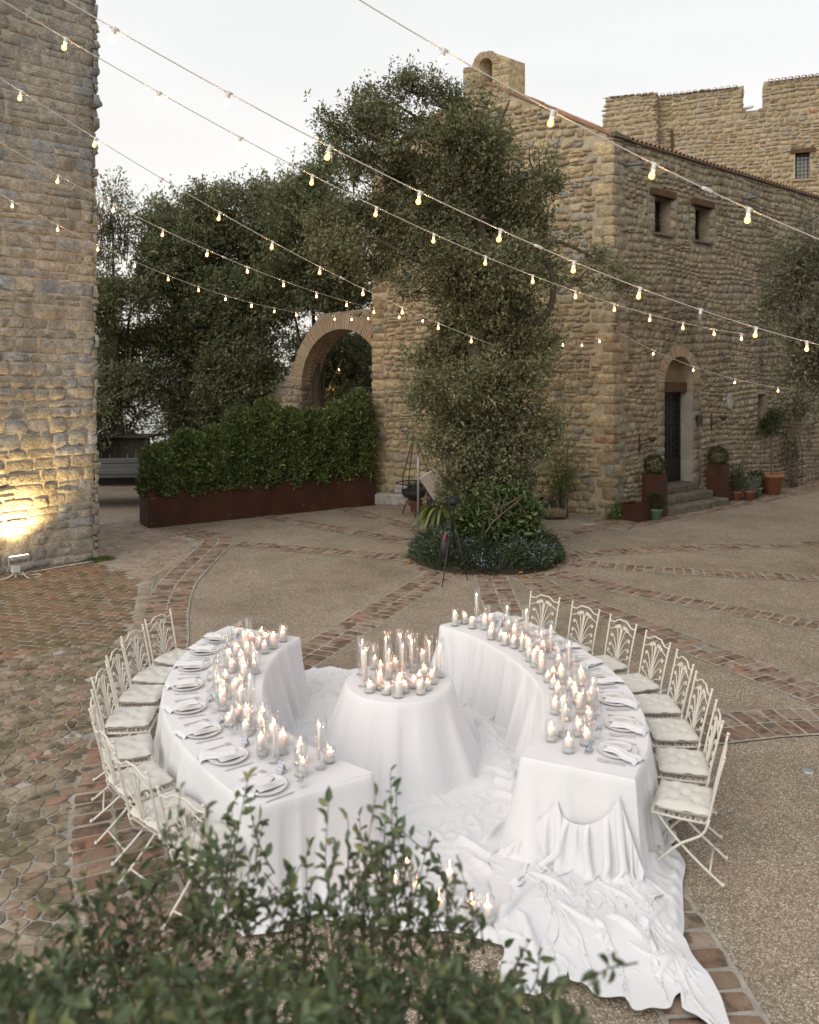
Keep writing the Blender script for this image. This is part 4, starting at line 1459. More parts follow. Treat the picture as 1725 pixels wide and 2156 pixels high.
wpart('roof', fastmesh('roof', V, [[0, 4, 5, 1], [3, 2, 5, 4], [0, 3, 4], [1, 5, 2], [0, 1, 2, 3]], M_TILE, False), shade_house)
# ------------------------------------------------------------------ vegetation
def unit(A):
    return A / (np.linalg.norm(A, axis=-1, keepdims=True) + 1e-9)

def leaves(name, P, D, size, mat, wid=0.42, big=False, droop=0.15, rng=RNG, tone=None, fold=0.16):
    """One folded leaf per point. P base points, D growth directions."""
    n = len(P)
    D = unit(D + rng.normal(0, 0.25, (n, 3)))
    S = unit(np.cross(D, rng.normal(0, 1, (n, 3)) + np.array([0, 0, 0.9])))
    U = np.cross(S, D)
    L = size * rng.uniform(0.55, 1.45, n)[:, None]
    W = L * wid * rng.uniform(0.8, 1.2, n)[:, None]
    if big:
        b = P
        t = P + D * L - U * L * droop
        m1, m2 = P + D * L * 0.33, P + D * L * 0.70 - U * L * droop * 0.4
        up = U * W * fold * 2
        V = np.stack([b, m1 + S * W * 0.5 + up, m2 + S * W * 0.40 + up, t, m2 - S * W * 0.40 + up, m1 - S * W * 0.5 + up], 1)
        idx = np.array([[0, 1, 2, 3], [0, 3, 4, 5]])
        k = 6
    else:
        mid = P + D * L * 0.5 + U * W * fold
        V = np.stack([P, mid + S * W * 0.5, P + D * L - U * L * droop, mid - S * W * 0.5], 1)
        idx = np.array([[0, 1, 2, 3]])
        k = 4
    F = (idx[None] + (np.arange(n) * k)[:, None, None]).reshape(-1, 4)
    r = rng.random(n) if tone is None else np.clip(tone + rng.normal(0, 0.16, n), 0, 1)
    return fastmesh(name, V.reshape(-1, 3), F, mat, False, np.repeat(r, k))

def nz3(P, s, off=0.0):
    return np.array([mnoise.noise((p[0] * s + off, p[1] * s, p[2] * s)) for p in P])

def lobe_points(lobes, dens, rng, gap=0.0, gs=1.4, shell=0.5, off=0.0, clump=1, csize=0.15):
    """lobes: (x,y,z,rx,ry,rz[,density]). Twig centres spread through the outer part of each lobe."""
    out_, dirs = [], []
    for lb in lobes:
        x, y, z, rx, ry, rz_ = lb[:6]
        dm = lb[6] if len(lb) > 6 else 1.0
        n = max(6, int(dens * dm * (rx * ry * rz_) ** (2 / 3) * 4) // clump)
        d = unit(rng.normal(0, 1, (n, 3)))
        rad = shell + (1 - shell) * rng.random(n) ** 0.6
        lump = 1 + 0.40 * nz3(d * 1.0 + np.array([x, y, z]), 1.6, off) + 0.38 * nz3(d * 1.0 + np.array([x, y, z]), 4.3, off + 5)
        p = np.array([x, y, z]) + d * (rad * lump)[:, None] * np.array([rx, ry, rz_])
        g = nz3(p, gs, 7.3 + off) + 0.5 * nz3(p, gs * 2.6, 2.1 + off)
        k = g > (gap if dm < 0.95 else gap - 0.22)
        p, d = p[k], d[k]
        if clump > 1:
            cs_ = csize * rng.uniform(0.5, 1.35, len(p))
            off3 = rng.normal(0, 1, (len(p), clump, 3)) * cs_[:, None, None] * np.array([1.15, 1.15, 0.75]) + d[:, None, :] * rng.uniform(-0.6, 1.5, (len(p), clump, 1)) * cs_[:, None, None]
            p = (p[:, None, :] + off3).reshape(-1, 3)
            d = np.repeat(d, clump, 0)
        out_.append(p)
        dirs.append(d)
    return np.vstack(out_), np.vstack(dirs)

def twigs_to_leaves(P, D, per, spread, rng, up=0.25):
    n = len(P)
    base = np.repeat(P, per, 0) + rng.normal(0, spread, (n * per, 3))
    d = np.repeat(D, per, 0) * 0.6 + rng.normal(0, 0.7, (n * per, 3)) + np.array([0, 0, up])
    return base, d

def limb(path, r0, r1, n=7, seg=14):
    p = spline(path, seg)
    return tube(p, np.linspace(r0, r1, len(p)), n)

def make_tree(name, label, base, lobes, trunk, limbs, leafmat, dens, per, spread, size, gap=-0.25, gs=1.4, group=None, off=0.0, seed=1, shell=0.45, twig=0, wid=0.42, sub=True, cat='tree', tonefn=None, bark=None, clump=1, csize=0.15):
    rng = np.random.default_rng(seed)
    t = thing(name, label, cat, base, group=group)
    bark = bark or M_BARK
    mb = MB()
    for path, r0, r1 in trunk:
        mb.add(*limb(path, r0, r1, 9, 18))
    tr = wpart('trunk', mb.mesh('trunk', bark), t)
    for path, r0, r1 in limbs:
        wpart('limb', fastmesh('limb', *limb(path, r0, r1), bark), t)
    P, D = lobe_points(lobes, dens, rng, gap, gs, shell, off, clump, csize)
    if twig:
        # thin twigs leading out from lobe centres
        mb = MB()
        cs = np.array([lb[:3] for lb in lobes])
        pick = rng.choice(len(P), min(twig, len(P)), replace=False)
        for i in pick:
            c = cs[np.argmin(((cs - P[i]) ** 2).sum(1))]
            mid = (c + P[i]) / 2 + rng.normal(0, 0.12, 3)
            mb.add(*tube(spline([c, mid, P[i] + (P[i] - c) * 0.08], 6), np.linspace(0.022, 0.005, 6), 4, False))
        wpart('twigs', mb.mesh('twigs', bark), t, kind='stuff')
    B, d = twigs_to_leaves(P, D, per, spread, rng)
    tone = None if tonefn is None else tonefn(B)
    wpart('crown', leaves('crown', B, d, size, leafmat, wid, rng=rng, tone=tone), t)
    return t

def px(u, v, Y):
    """Plan position of something seen at u, v of the 1725-wide view when it stands Y metres away."""
    return ((u - 862.5) * Y / FPX, Y, CAM_H + (790 - v) * Y / FPX)

def plobes(L, Y, depth=0.8, yj=0.6, seed=3, shrink=1.0):
    r = random.Random(seed)
    o_ = []
    for e in L:
        u, v, ru, rv = e[:4]
        s = Y / FPX
        x, y, z = px(u, v, Y)
        rr = (ru + rv) / 2 * s
        o_.append((x, y + r.uniform(-yj, yj), z, ru * s * shrink, max(rr * depth, 0.3) * shrink, rv * s * shrink) + tuple(e[4:]))
    return o_

# ---- ivy-clad evergreen oak in the middle of the court
TY = 16.4
oak_l = plobes([(752, 262, 66, 48, .75), (800, 220, 66, 46, .7), (860, 200, 74, 44, .75), (930, 185, 56, 36, .75), (985, 215, 55, 50, .8), (720, 300, 46, 46, .7), (820, 290, 70, 50, .7), (780, 330, 60, 50, .7),
                (900, 265, 80, 45, .8), (985, 310, 80, 70), (1040, 270, 38, 55, .6), (745, 375, 68, 62, .8), (850, 360, 70, 55), (930, 390, 85, 75), (1040, 390, 85, 80), (1120, 385, 55, 60, .8),
                (730, 455, 66, 60), (820, 460, 88, 72), (930, 480, 88, 74), (1040, 480, 88, 78), (1125, 470, 48, 66), (715, 530, 50, 46, .8), (785, 545, 58, 50), (870, 545, 60, 40, .8),
                (960, 560, 80, 66), (1060, 570, 92, 70), (1140, 560, 45, 45, .8), (1000, 640, 85, 62), (1080, 645, 78, 55), (1030, 610, 80, 60), (1020, 670, 80, 50), (1060, 760, 70, 50), (1110, 715, 55, 58), (965, 690, 62, 42), (1040, 710, 66, 50),
                (900, 735, 42, 46, .8), (960, 760, 70, 50), (1010, 800, 92, 60), (890, 800, 56, 44), (1090, 800, 50, 40, .8), (905, 850, 44, 34, .8), (1070, 860, 84, 54), (990, 870, 88, 56),
                (1140, 900, 36, 44, .8), (1010, 930, 108, 58), (1095, 950, 66, 52), (930, 925, 44, 46, .8), (1140, 965, 26, 30, .6), (1010, 1000, 84, 56), (1080, 1020, 54, 44), (965, 1040, 50, 40)], TY, 0.95, 0.75, shrink=0.8)
oak_b = plobes([(1205, 480, 46, 30, .35), (1235, 540, 40, 36, .3), (1290, 590, 42, 26, .35), (1220, 590, 44, 30, .4), (1330, 600, 18, 14, .3), (690, 400, 26, 36, .4), (680, 470, 22, 30, .4), (880, 610, 30, 36, .35), (840, 600, 30, 30, .3)], TY, 0.8, 0.4)
make_tree('ivy_clad_oak', 'evergreen oak with ivy-covered trunk rising from the round flower bed', (1.55, 16.4, 0), oak_l + oak_b,
          [([(1.55, 16.4, 0), (1.65, 16.5, 2.0), (1.35, 16.4, 4.0), (1.6, 16.3, 5.4), (1.3, 16.5, 7.6)], 0.26, 0.09)],
          [([(1.5, 16.4, 4.2), (2.3, 16.2, 4.55), (2.78, 16.1, 5.0), (2.86, 16.1, 5.6), (2.6, 16.1, 6.3)], 0.10, 0.04),
           ([(1.5, 16.4, 6.2), (0.6, 16.2, 7.4), (-0.3, 16.0, 8.2), (-1.1, 15.9, 8.5)], 0.09, 0.02),
           ([(1.4, 16.4, 7.0), (0.8, 16.5, 8.6), (0.2, 16.4, 8.9), (-0.4, 16.4, 9.3)], 0.07, 0.015),
           ([(1.4, 16.4, 6.8), (1.7, 16.3, 8.4), (2.0, 16.2, 9.2)], 0.07, 0.015),
           ([(1.5, 16.4, 5.6), (2.6, 16.2, 6.4), (3.6, 16.1, 6.1), (4.2, 16.0, 5.7)], 0.06, 0.012),
           ([(1.4, 16.4, 5.6), (0.2, 16.2, 6.0), (-1.0, 16.1, 6.6)], 0.07, 0.015)],
          M_LEAF_OAK, 640, 9, 0.065, 0.076, gap=-0.04, gs=1.5, seed=11, shell=0.3, twig=800, wid=0.42, clump=12, csize=0.13)

# laurel skirt and rosemary bed at its foot
bed = thing('flower_bed', 'round bed of dark rosemary with lilac flowers round the tree foot', 'flower bed', (BED[0], BED[1], 0))
mb = MB()
mb.add(*lathe([(1.5, 0.0), (1.42, 0.12), (1.2, 0.24), (0.7, 0.36), (0.0, 0.4)], 36, BED[0], BED[1], 0.0, False))
wpart('soil', mb.mesh('soil', M_SOIL), bed)
rng = np.random.default_rng(21)
n = 9000
a, q = rng.uniform(0, 2 * math.pi, n), np.sqrt(rng.random(n)) * 1.5
hz_ = 0.55 * (1 - (q / 1.62) ** 4) + 0.07 * np.sin(a * 9 + q * 5) + 0.05 * np.sin(a * 17)
P = np.c_[BED[0] + q * np.cos(a), BED[1] + q * np.sin(a), np.maximum(0.02, hz_ * rng.uniform(0.55, 1.05, n))]
D = np.c_[np.cos(a) * q / 1.5, np.sin(a) * q / 1.5, np.full(n, 0.7)]
B, d = np.repeat(P, 7, 0) + rng.normal(0, 0.045, (n * 7, 3)), np.repeat(D, 7, 0) + rng.normal(0, 0.35, (n * 7, 3))
B[:, 2] = np.maximum(B[:, 2], 0.01)
wpart('foliage', leaves('foliage', B, d, 0.075, M_LEAF_ROSEM, 0.2, rng=rng), bed)
fsel = rng.choice(n, 1500)
Pf = P[fsel]
k = (nz3(Pf, 2.2, 4.0) > -0.08) & (Pf[:, 1] < 16.7)
Pf = Pf[k] + np.array([0, 0, 0.07])
Bf = np.repeat(Pf, 4, 0) + rng.normal(0, 0.022, (len(Pf) * 4, 3))
wpart('blossoms', leaves('blossoms', Bf, rng.normal(0, 1, (len(Bf), 3)) + np.array([0, -0.5, 0.8]), 0.034, M_PETAL, 0.8, rng=rng), bed)
lau = thing('laurel_shrub', 'glossy broad-leaved laurel shrub at the foot of the oak trunk', 'shrub', (1.9, 15.7, 0.2))
P, D = lobe_points(plobes([(1040, 1100, 60, 44), (1085, 1115, 42, 34), (990, 1090, 34, 34), (1060, 1060, 54, 36), (1110, 1080, 26, 34)], 15.9, 0.6, 0.2), 420, rng, -0.3, 2.0, 0.5)
B, d = twigs_to_leaves(P, D + np.array([0, -0.5, 0]), 4, 0.05, rng)
wpart('foliage', leaves('foliage', B, d, 0.13, M_LEAF_LAUREL, 0.42, True, 0.2, rng), lau)
mb = MB()
for k in range(14):
    mb.add(*limb([(1.7 + rng.normal(0, .15), 15.9, 0.2), (1.7 + rng.normal(0, .35), 15.6 + rng.normal(0, .15), 0.8), (1.7 + rng.normal(0, .5), 15.4 + rng.normal(0, .2), 1.4)], 0.02, 0.006, 5, 6))
wpart('stems', mb.mesh('stems', M_TWIG), lau, kind='stuff')
# strap-leaved plant
st = thing('strap_leaf_plant', 'arching yellow-green strap-leaved plant left of the oak', 'plant', (0.55, 17.1, 0))
mb = MB()
for k in range(26):
    a = rng.uniform(2.0, 5.6)
    ln = rng.uniform(0.7, 1.25)
    bx, by = 0.6 + rng.normal(0, .05), 17.0 + rng.normal(0, .05)
    Pp = []
    for t_ in np.linspace(0, 1, 8):
        Pp.append((bx + math.cos(a) * ln * 0.62 * t_, by + math.sin(a) * ln * 0.4 * t_, 0.55 + 0.75 * ln * (t_ - 1.15 * t_ * t_) + 0.35 * (1 - t_)))
    Pp = np.array(Pp)
    wv = 0.035 * np.sin(np.linspace(0.25, 3.1, 8))[:, None] * np.array([-math.sin(a), math.cos(a), 0.3])
    V = np.vstack([Pp - wv, Pp + wv])
    mb.add(V, [[i, i + 1, 8 + i + 1, 8 + i] for i in range(7)])
wpart('foliage', mb.mesh('foliage', M_LEAF_STRAP), st)

# ---- trees beyond the court, left
BY = 29.0
back = [
    ('bare_topped_tree', 'thin-crowned tree with bare upper twigs beside the tower', 27.5,
     [(215, 440, 34, 70, .25), (245, 500, 46, 60, .35), (205, 540, 40, 60, .5), (260, 590, 50, 50, .6), (225, 640, 55, 60), (285, 640, 40, 46, .7), (225, 730, 56, 60), (300, 720, 42, 46, .6), (225, 820, 54, 60), (205, 900, 40, 60), (285, 810, 30, 40, .5), (250, 900, 34, 50, .7)], 260, 120),
    ('round_oak', 'broad round evergreen oak behind the corten planter', 29.5,
     [(360, 480, 50, 60, .6), (420, 445, 55, 56, .7), (490, 440, 60, 56, .8), (560, 440, 60, 60, .8), (390, 540, 75, 70), (480, 530, 85, 70), (570, 540, 80, 70), (340, 590, 50, 50), (410, 640, 85, 70), (510, 640, 85, 70),
      (590, 620, 60, 70), (370, 720, 50, 60, .8), (440, 740, 80, 70), (530, 740, 70, 60), (400, 820, 60, 60), (480, 830, 90, 60), (560, 800, 50, 50), (345, 800, 40, 50, .6), (360, 880, 46, 50, .7), (430, 900, 60, 50), (345, 950, 30, 40, .6)], 300, 80),
    ('slim_oak', 'upright evergreen oak between the round oak and the chapel', 27.6,
     [(640, 400, 45, 60, .7), (690, 400, 50, 60, .7), (620, 470, 50, 60), (690, 480, 70, 70), (640, 550, 60, 60), (720, 560, 60, 60), (610, 620, 40, 40), (690, 625, 60, 34), (745, 620, 40, 40, .8)], 300, 60),
    ('dark_tree', 'dark leafy tree filling the view through the brick arch', 33.0,
     [(720, 740, 75, 60), (770, 800, 60, 60), (690, 830, 60, 60), (740, 880, 80, 60), (650, 760, 50, 60)], 260, 20),
]
for k, (nm, lb, Y, L, dens, tw) in enumerate(back):
    lobes = plobes(L, Y, 1.0, 1.2, seed=20 + k, shrink=0.85)
    x, y, z = px(np.mean([l[0] for l in L]), 790, Y)
    limbs = []
    for lb_ in lobes[::3]:
        limbs.append(([(x, y, 1.2), ((x + lb_[0]) / 2, (y + lb_[1]) / 2, lb_[2] * 0.6), (lb_[0], lb_[1], lb_[2])], 0.12, 0.025))
    make_tree(nm, lb, (x, y, 0), lobes, [([(x, y, -0.3), (x + 0.1, y, 1.5), (x - 0.1, y, 3.2), (x, y, 5.0)], 0.3, 0.1)], limbs, M_LEAF_BACK, dens * 1.5, 8, 0.085, 0.12, gap=-0.12, gs=0.9, clump=12, csize=0.24, seed=30 + k, shell=0.4, twig=tw, off=k * 3.0, wid=0.45)
# bare twigs reaching up out of the tree by the tower
mb = MB()
for k in range(60):
    x0, y0, z0 = px(rng.uniform(195, 270), rng.uniform(430, 520), 27.5)
    mb.add(*limb([(x0, y0, z0 - 0.6), (x0 + rng.normal(0, .15), y0 + rng.normal(0, .2), z0 + 0.3), (x0 + rng.normal(0, .35), y0 + rng.normal(0, .3), z0 + rng.uniform(0.6, 1.5))], 0.016, 0.004, 4, 6))
bt = [o for o in bpy.data.objects if o.name == 'bare_topped_tree'][0]
wpart('bare_twigs', mb.mesh('bare_twigs', M_BARK), bt, kind='stuff')

# ---- olive at the right edge
ol = plobes([(1740, 520, 66, 48, .8), (1690, 570, 48, 52, .8), (1760, 610, 90, 70), (1670, 640, 48, 54, .9), (1740, 700, 80, 60), (1690, 720, 44, 50, .9), (1720, 790, 40, 46, .8), (1780, 780, 70, 60), (1800, 560, 90, 90), (1840, 680, 90, 90), (1735, 850, 26, 40, .5)], 15.5, 0.95, 0.5, seed=8)
make_tree('olive_tree', 'grey-green olive tree reaching in at the edge in front of the side wall', (8.7, 15.6, 0), ol, [([(8.7, 15.6, 0), (8.6, 15.5, 1.6), (8.8, 15.6, 3.0), (8.5, 15.5, 4.6)], 0.2, 0.08)],
          [([(8.7, 15.6, 2.6), (8.2, 15.5, 3.8), (7.8, 15.4, 5.0)], 0.08, 0.02), ([(8.7, 15.6, 3.0), (8.4, 15.6, 4.6), (8.2, 15.5, 6.0)], 0.07, 0.02)],
          M_LEAF_OLIVE, 560, 9, 0.06, 0.085, gap=-0.2, gs=1.8, seed=44, shell=0.3, twig=160, wid=0.24, clump=12, csize=0.13)

# ---- corten planter with clipped laurel shrubs
PL0 = np.array([-6.30, 19.5])
PL1 = np.array([-0.95, 23.0])
pd_ = (PL1 - PL0) / np.linalg.norm(PL1 - PL0)
pn_ = np.array([pd_[1], -pd_[0]])
plen = np.linalg.norm(PL1 - PL0)
pa = math.atan2(pd_[1], pd_[0])
PW = Wall(PL0, pd_, (0, 0))
planter = thing('corten_planter', 'long rust-brown corten steel planter holding the hedge', 'planter', (PL0[0], PL0[1], 0))
PH, PDW = 0.86, 0.82
for k in range(3):
    s0, s1 = plen * k / 3 + (0.003 if k else 0), plen * (k + 1) / 3 - 0.003
    wpart('panel', wall_box(PW, s0, s1, 0.0, PH, -0.03, 0.0, M_CORTEN, 'panel'), planter)
    wpart('panel', wall_box(PW, s0, s1, 0.0, PH, -PDW, -PDW + 0.03, M_CORTEN, 'panel'), planter)
wpart('end_panel', wall_box(PW, -0.004, 0.03, 0.0, PH, -PDW, -0.032, M_CORTEN, 'end_panel'), planter)
wpart('end_panel', wall_box(PW, plen - 0.03, plen + 0.004, 0.0, PH, -PDW, -0.032, M_CORTEN, 'end_panel'), planter)
wpart('soil', wall_box(PW, 0.03, plen - 0.03, 0.1, PH - 0.06, -PDW + 0.03, -0.03, M_SOIL, 'soil'), planter)
for (s, z_) in ((0.06, 0.72), (0.1, 0.72), (0.16, 0.72), (0.06, 0.12), (0.12, 0.12), (2.02, 0.15), (2.08, 0.72), (4.12, 0.2)):
    wpart('rivet', fastmesh('rivet', *tube([PW.p(s, z_, -0.002), PW.p(s, z_, 0.008)], 0.012, 6), M_GALV), planter)
rngh = np.random.default_rng(77)
htop = [1.9, 2.22, 2.3, 2.78, 2.98, 2.72, 2.66, 2.86, 3.2]
ns = len(htop)
hl = ['end shrub of the hedge by the tower, lowest and roundest', 'second hedge shrub from the tower in the corten planter', 'third hedge shrub from the tower, topped by one leafy peak', 'fourth hedge shrub from the tower where the hedge steps up',
      'middle shrub of the hedge in the corten planter', 'sixth hedge shrub counted from the tower', 'third hedge shrub counted from the chapel wall', 'second hedge shrub counted from the chapel wall', 'tallest hedge shrub at the planter end by the chapel wall']
for k in range(ns):
    s = (k + 0.5) * plen / ns
    c = PW.p(s, 0, -PDW / 2)
    hh = htop[k]
    sh = thing('hedge_shrub', hl[k], 'shrub', (c[0], c[1], PH - 0.06), group='hedge shrubs in the corten planter')
    n = 2100
    zz = rngh.random(n) ** 0.9
    zt = PH - 0.12 + zz * (hh - PH + 0.12)
    rad = np.where(zz > 0.6, np.sqrt(np.maximum(0.02, 1 - ((zz - 0.6) / 0.4) ** 2)), 1.0) * (0.92 + 0.08 * np.minimum(1, zz * 6))
    aa = rngh.uniform(0, 2 * math.pi, n)
    rr = rad * (0.62 + 0.38 * rngh.random(n) ** 0.5)
    ls, lo = 0.40 * rr * np.cos(aa), 0.52 * rr * np.sin(aa)
    lump = 1 + 0.16 * np.sin(aa * 3 + zt * 5 + k)
    A = np.c_[s + ls * lump, zt, -PDW / 2 + lo * lump]
    P = PW.pts(A)
    D = PW.d * np.cos(aa)[:, None] + PW.n * np.sin(aa)[:, None] + np.array([0, 0, 0.6]) + np.array([0, 0, 1.2]) * (zz > 0.85)[:, None]
    B, d = twigs_to_leaves(P, D, 5, 0.045, rngh, 0.4)
    wpart('foliage', leaves('foliage', B, d, 0.10, M_LEAF_HEDGE, 0.42, True, 0.12, rngh), sh)
    mb = MB()
    for q in range(6):
        x_, y_ = c[0] + rngh.normal(0, .12), c[1] + rngh.normal(0, .12)
        mb.add(*limb([(x_, y_, PH - 0.1), (x_ + rngh.normal(0, .1), y_ + rngh.normal(0, .1), (PH + hh) / 2), (x_ + rngh.normal(0, .2), y_ + rngh.normal(0, .2), hh - 0.15)], 0.018, 0.006, 5, 7))
    wpart('stems', mb.mesh('stems', M_TWIG), sh, kind='stuff')

# ---- foreground oak below the viewpoint
rngf = np.random.default_rng(5)
prof_u = [-80, 0, 90, 180, 250, 330, 380, 430, 480, 522, 560, 610, 650, 690, 740, 790, 822, 850, 880, 920, 960, 1000, 1060, 1110, 1180, 1215, 1300]
prof_v = [1960, 1930, 1880, 1800, 1740, 1690, 1655, 1690, 1700, 1640, 1760, 1790, 1730, 1690, 1650, 1660, 1628, 1680, 1740, 1760, 1800, 1900, 1960, 1985, 2075, 2090, 2230]
front = thing('foreground_oak', 'dark green leafy oak top in soft focus below the viewpoint', 'tree', (-0.35, 2.7, 0))
tips = []
sprigs = [(522, 1640), (545, 1730), (488, 1705), (436, 1705), (380, 1662), (352, 1730), (822, 1626), (790, 1680), (757, 1722), (692, 1692), (705, 1780), (738, 1800), (852, 1742), (905, 1765), (880, 1830), (965, 1812), (930, 1880), (1003, 1930),
          (1062, 1995), (1112, 1988), (1192, 2078), (1160, 2105), (612, 1835), (562, 1855), (655, 1872), (245, 1752), (185, 1822), (300, 1800), (335, 1835), (105, 1912), (35, 1955), (420, 1805), (470, 1832), (800, 1790), (770, 1860), (830, 1890), (150, 1880), (235, 1850)]
for (u, v) in sprigs:
    Y = rngf.uniform(2.55, 3.05)
    tips.append((px(u, v, Y), 0.42))
    for _ in range(5):
        tips.append((px(u + rngf.normal(0, 26), v + rngf.uniform(25, 230), Y + rngf.normal(0, 0.06)), 0.17))
while len(tips) < 540:
    u = rngf.uniform(-80, 1230)
    top = np.interp(u, prof_u, prof_v)
    lim = max(top + 60, np.interp(u, [0, 300, 600, 900, 1000, 1100, 1250], [2040, 2015, 2040, 2040, 2060, 2080, 2150]))
    v = lim + abs(rngf.normal(0, 1)) * 150 - 20
    if v > 2300:
        continue
    tips.append((px(u, v, rngf.uniform(2.2, 3.0) - 0.6 * max(0, (v - 1950) / 250)), rngf.uniform(0.16, 0.34)))
lens_ = [t_[1] for t_ in tips]
tips = [t_[0] for t_ in tips]
tips = np.array(tips)
root_c = np.array([px(300, 2330, 2.6), px(560, 2330, 2.7), px(800, 2300, 2.75), px(950, 2350, 2.7), px(150, 2350, 2.5)])
LP, LD, mbs = [], [], MB()
for tp, ln in zip(tips, lens_):
    rc_ = root_c[np.argmin(((root_c - tp) ** 2).sum(1) + rngf.random(len(root_c)) * 0.25)]
    dv = unit((tp - rc_)[None])[0] + rngf.normal(0, 0.15 if ln > 0.4 else 0.45, 3)
    dv = unit((dv + np.array([0, 0, 0.25]))[None])[0]
    st_ = tp - dv * ln + np.array([0, 0, -0.05])
    mid = (st_ + tp) / 2 + rngf.normal(0, 0.025, 3)
    pth = spline([st_, mid, tp], 9)
    mbs.add(*tube(pth, np.linspace(0.0036, 0.0014, 9), 4, False))
    nl = int(ln / (0.026 if ln > 0.4 else 0.019))
    for k in range(nl):
        f = 1 - (k + rngf.random()) / nl * 0.9
        i = min(7, int(f * 8))
        p = pth[i] + (pth[i + 1] - pth[i]) * (f * 8 - i)
        ax = unit((pth[i + 1] - pth[i])[None])[0]
        side = unit(np.cross(ax, rngf.normal(0, 1, 3))[None])[0]
        LP.append(p)
        LD.append(ax * rngf.uniform(0.1, 0.9) + side * (1.0 if k % 2 else -1.0))
    LP.append(tp)
    LD.append(dv)
wpart('foliage', leaves('foliage', np.array(LP), np.array(LD), 0.042, M_LEAF_FRONT, 0.42, True, 0.12, rngf), front)
wpart('stems', mbs.mesh('stems', M_TWIG), front, kind='stuff')
mb = MB()
for rc_ in root_c:
    mb.add(*limb([(-0.35, 2.7, 0), (-0.3 + (rc_[0] + 0.3) * 0.4, 2.7, 0.4), tuple(rc_), tuple(rc_ + np.array([0.03, 0, 0.35]))], 0.05, 0.012, 7, 10))
wpart('trunk', mb.mesh('trunk', M_BARK), front)
# ------------------------------------------------------------------ cloth: position-based simulation on a grid
def sim_cloth(P, rx, ry, pins, steps, iters=6, floor=None, collide=None, bend=0.12, g=9.8, dt=0.02, damp=0.985, fric=0.6, stretch=1.0):
    """P (ny,nx,3) start, rx/ry rest spacing; pins bool (ny,nx). Returns settled positions."""
    P = P.copy()
    Q = P.copy()
    w_ = np.where(pins, 0.0, 1.0)
    ny, nx = pins.shape
    rd = math.hypot(rx, ry)
    cons = []
    def add(sl_a, sl_b, rest, k, only_compress=False):
        cons.append((sl_a, sl_b, rest, k, only_compress))
    for p in (0, 1):
        m = (nx - p) // 2 * 2
        add((slice(None), slice(p, p + m, 2)), (slice(None), slice(p + 1, p + m, 2)), rx, stretch)
        m = (ny - p) // 2 * 2
        add((slice(p, p + m, 2), slice(None)), (slice(p + 1, p + m, 2), slice(None)), ry, stretch)
    for p in (0, 1):
        m = (ny - p) // 2 * 2
        add((slice(p, p + m, 2), slice(0, nx - 1)), (slice(p + 1, p + m, 2), slice(1, nx)), rd, 0.35)
        add((slice(p, p + m, 2), slice(1, nx)), (slice(p + 1, p + m, 2), slice(0, nx - 1)), rd, 0.35)
    for st_, k in ((2, bend), (4, bend * 0.8), (7, bend * 0.5)):
        add((slice(None), slice(0, nx - st_)), (slice(None), slice(st_, nx)), rx * st_, k, True)
        add((slice(0, ny - st_), slice(None)), (slice(st_, ny), slice(None)), ry * st_, k, True)
    for it_ in range(steps):
        v = (P - Q) * damp
        Q = P.copy()
        P = P + v
        P[..., 2] -= g * dt * dt
        P = np.where(pins[..., None], Q, P)
        f = floor(P) if callable(floor) else floor
        for _ in range(iters):
            for a, b, rest, k, oc in cons:
                A, B = P[a], P[b]
                n0, n1 = min(A.shape[0], B.shape[0]), min(A.shape[1], B.shape[1])
                A, B = A[:n0, :n1], B[:n0, :n1]
                wa, wb = w_[a][:n0, :n1], w_[b][:n0, :n1]
                d = B - A
                L = np.sqrt((d * d).sum(-1)) + 1e-9
                c = (L - rest) / L
                if oc:
                    c = np.minimum(c, 0.0)
                c = c * k / (wa + wb + 1e-9)
                dA = d * (c * wa)[..., None]
                dB = d * (c * wb)[..., None]
                if oc:
                    PA = np.zeros_like(P)
                    PA[a][:n0, :n1] += dA * 0.5
                    PA[b][:n0, :n1] -= dB * 0.5
                    P += PA
                else:
                    P[a][:n0, :n1] += dA
                    P[b][:n0, :n1] -= dB
            if collide is not None:
                P = np.where(pins[..., None], P, collide(P))
            if floor is not None:
                low = P[..., 2] < f
                P[..., 2] = np.where(low & ~pins, f, P[..., 2])
        if floor is not None:
            low = (P[..., 2] < f + 0.002) & ~pins
            Q = np.where(low[..., None], Q + (P - Q) * np.array([fric, fric, 0.0]), Q)
    return P

def grid_faces(ny, nx):
    j, i = np.meshgrid(np.arange(ny - 1), np.arange(nx - 1), indexing='ij')
    a = (j * nx + i).ravel()
    return np.c_[a, a + 1, a + nx + 1, a + nx]
# ------------------------------------------------------------------ tables under floor-length cloths
TZ = 0.76
def vnoise(seed, n=4096):
    t = np.random.default_rng(seed).normal(0, 1, n)
    def f(x):
        x = np.asarray(x, float)
        i = np.floor(x).astype(int)
        q = x - i
        q = q * q * (3 - 2 * q)
        return t[i % n] * (1 - q) + t[(i + 1) % n] * q
    return f

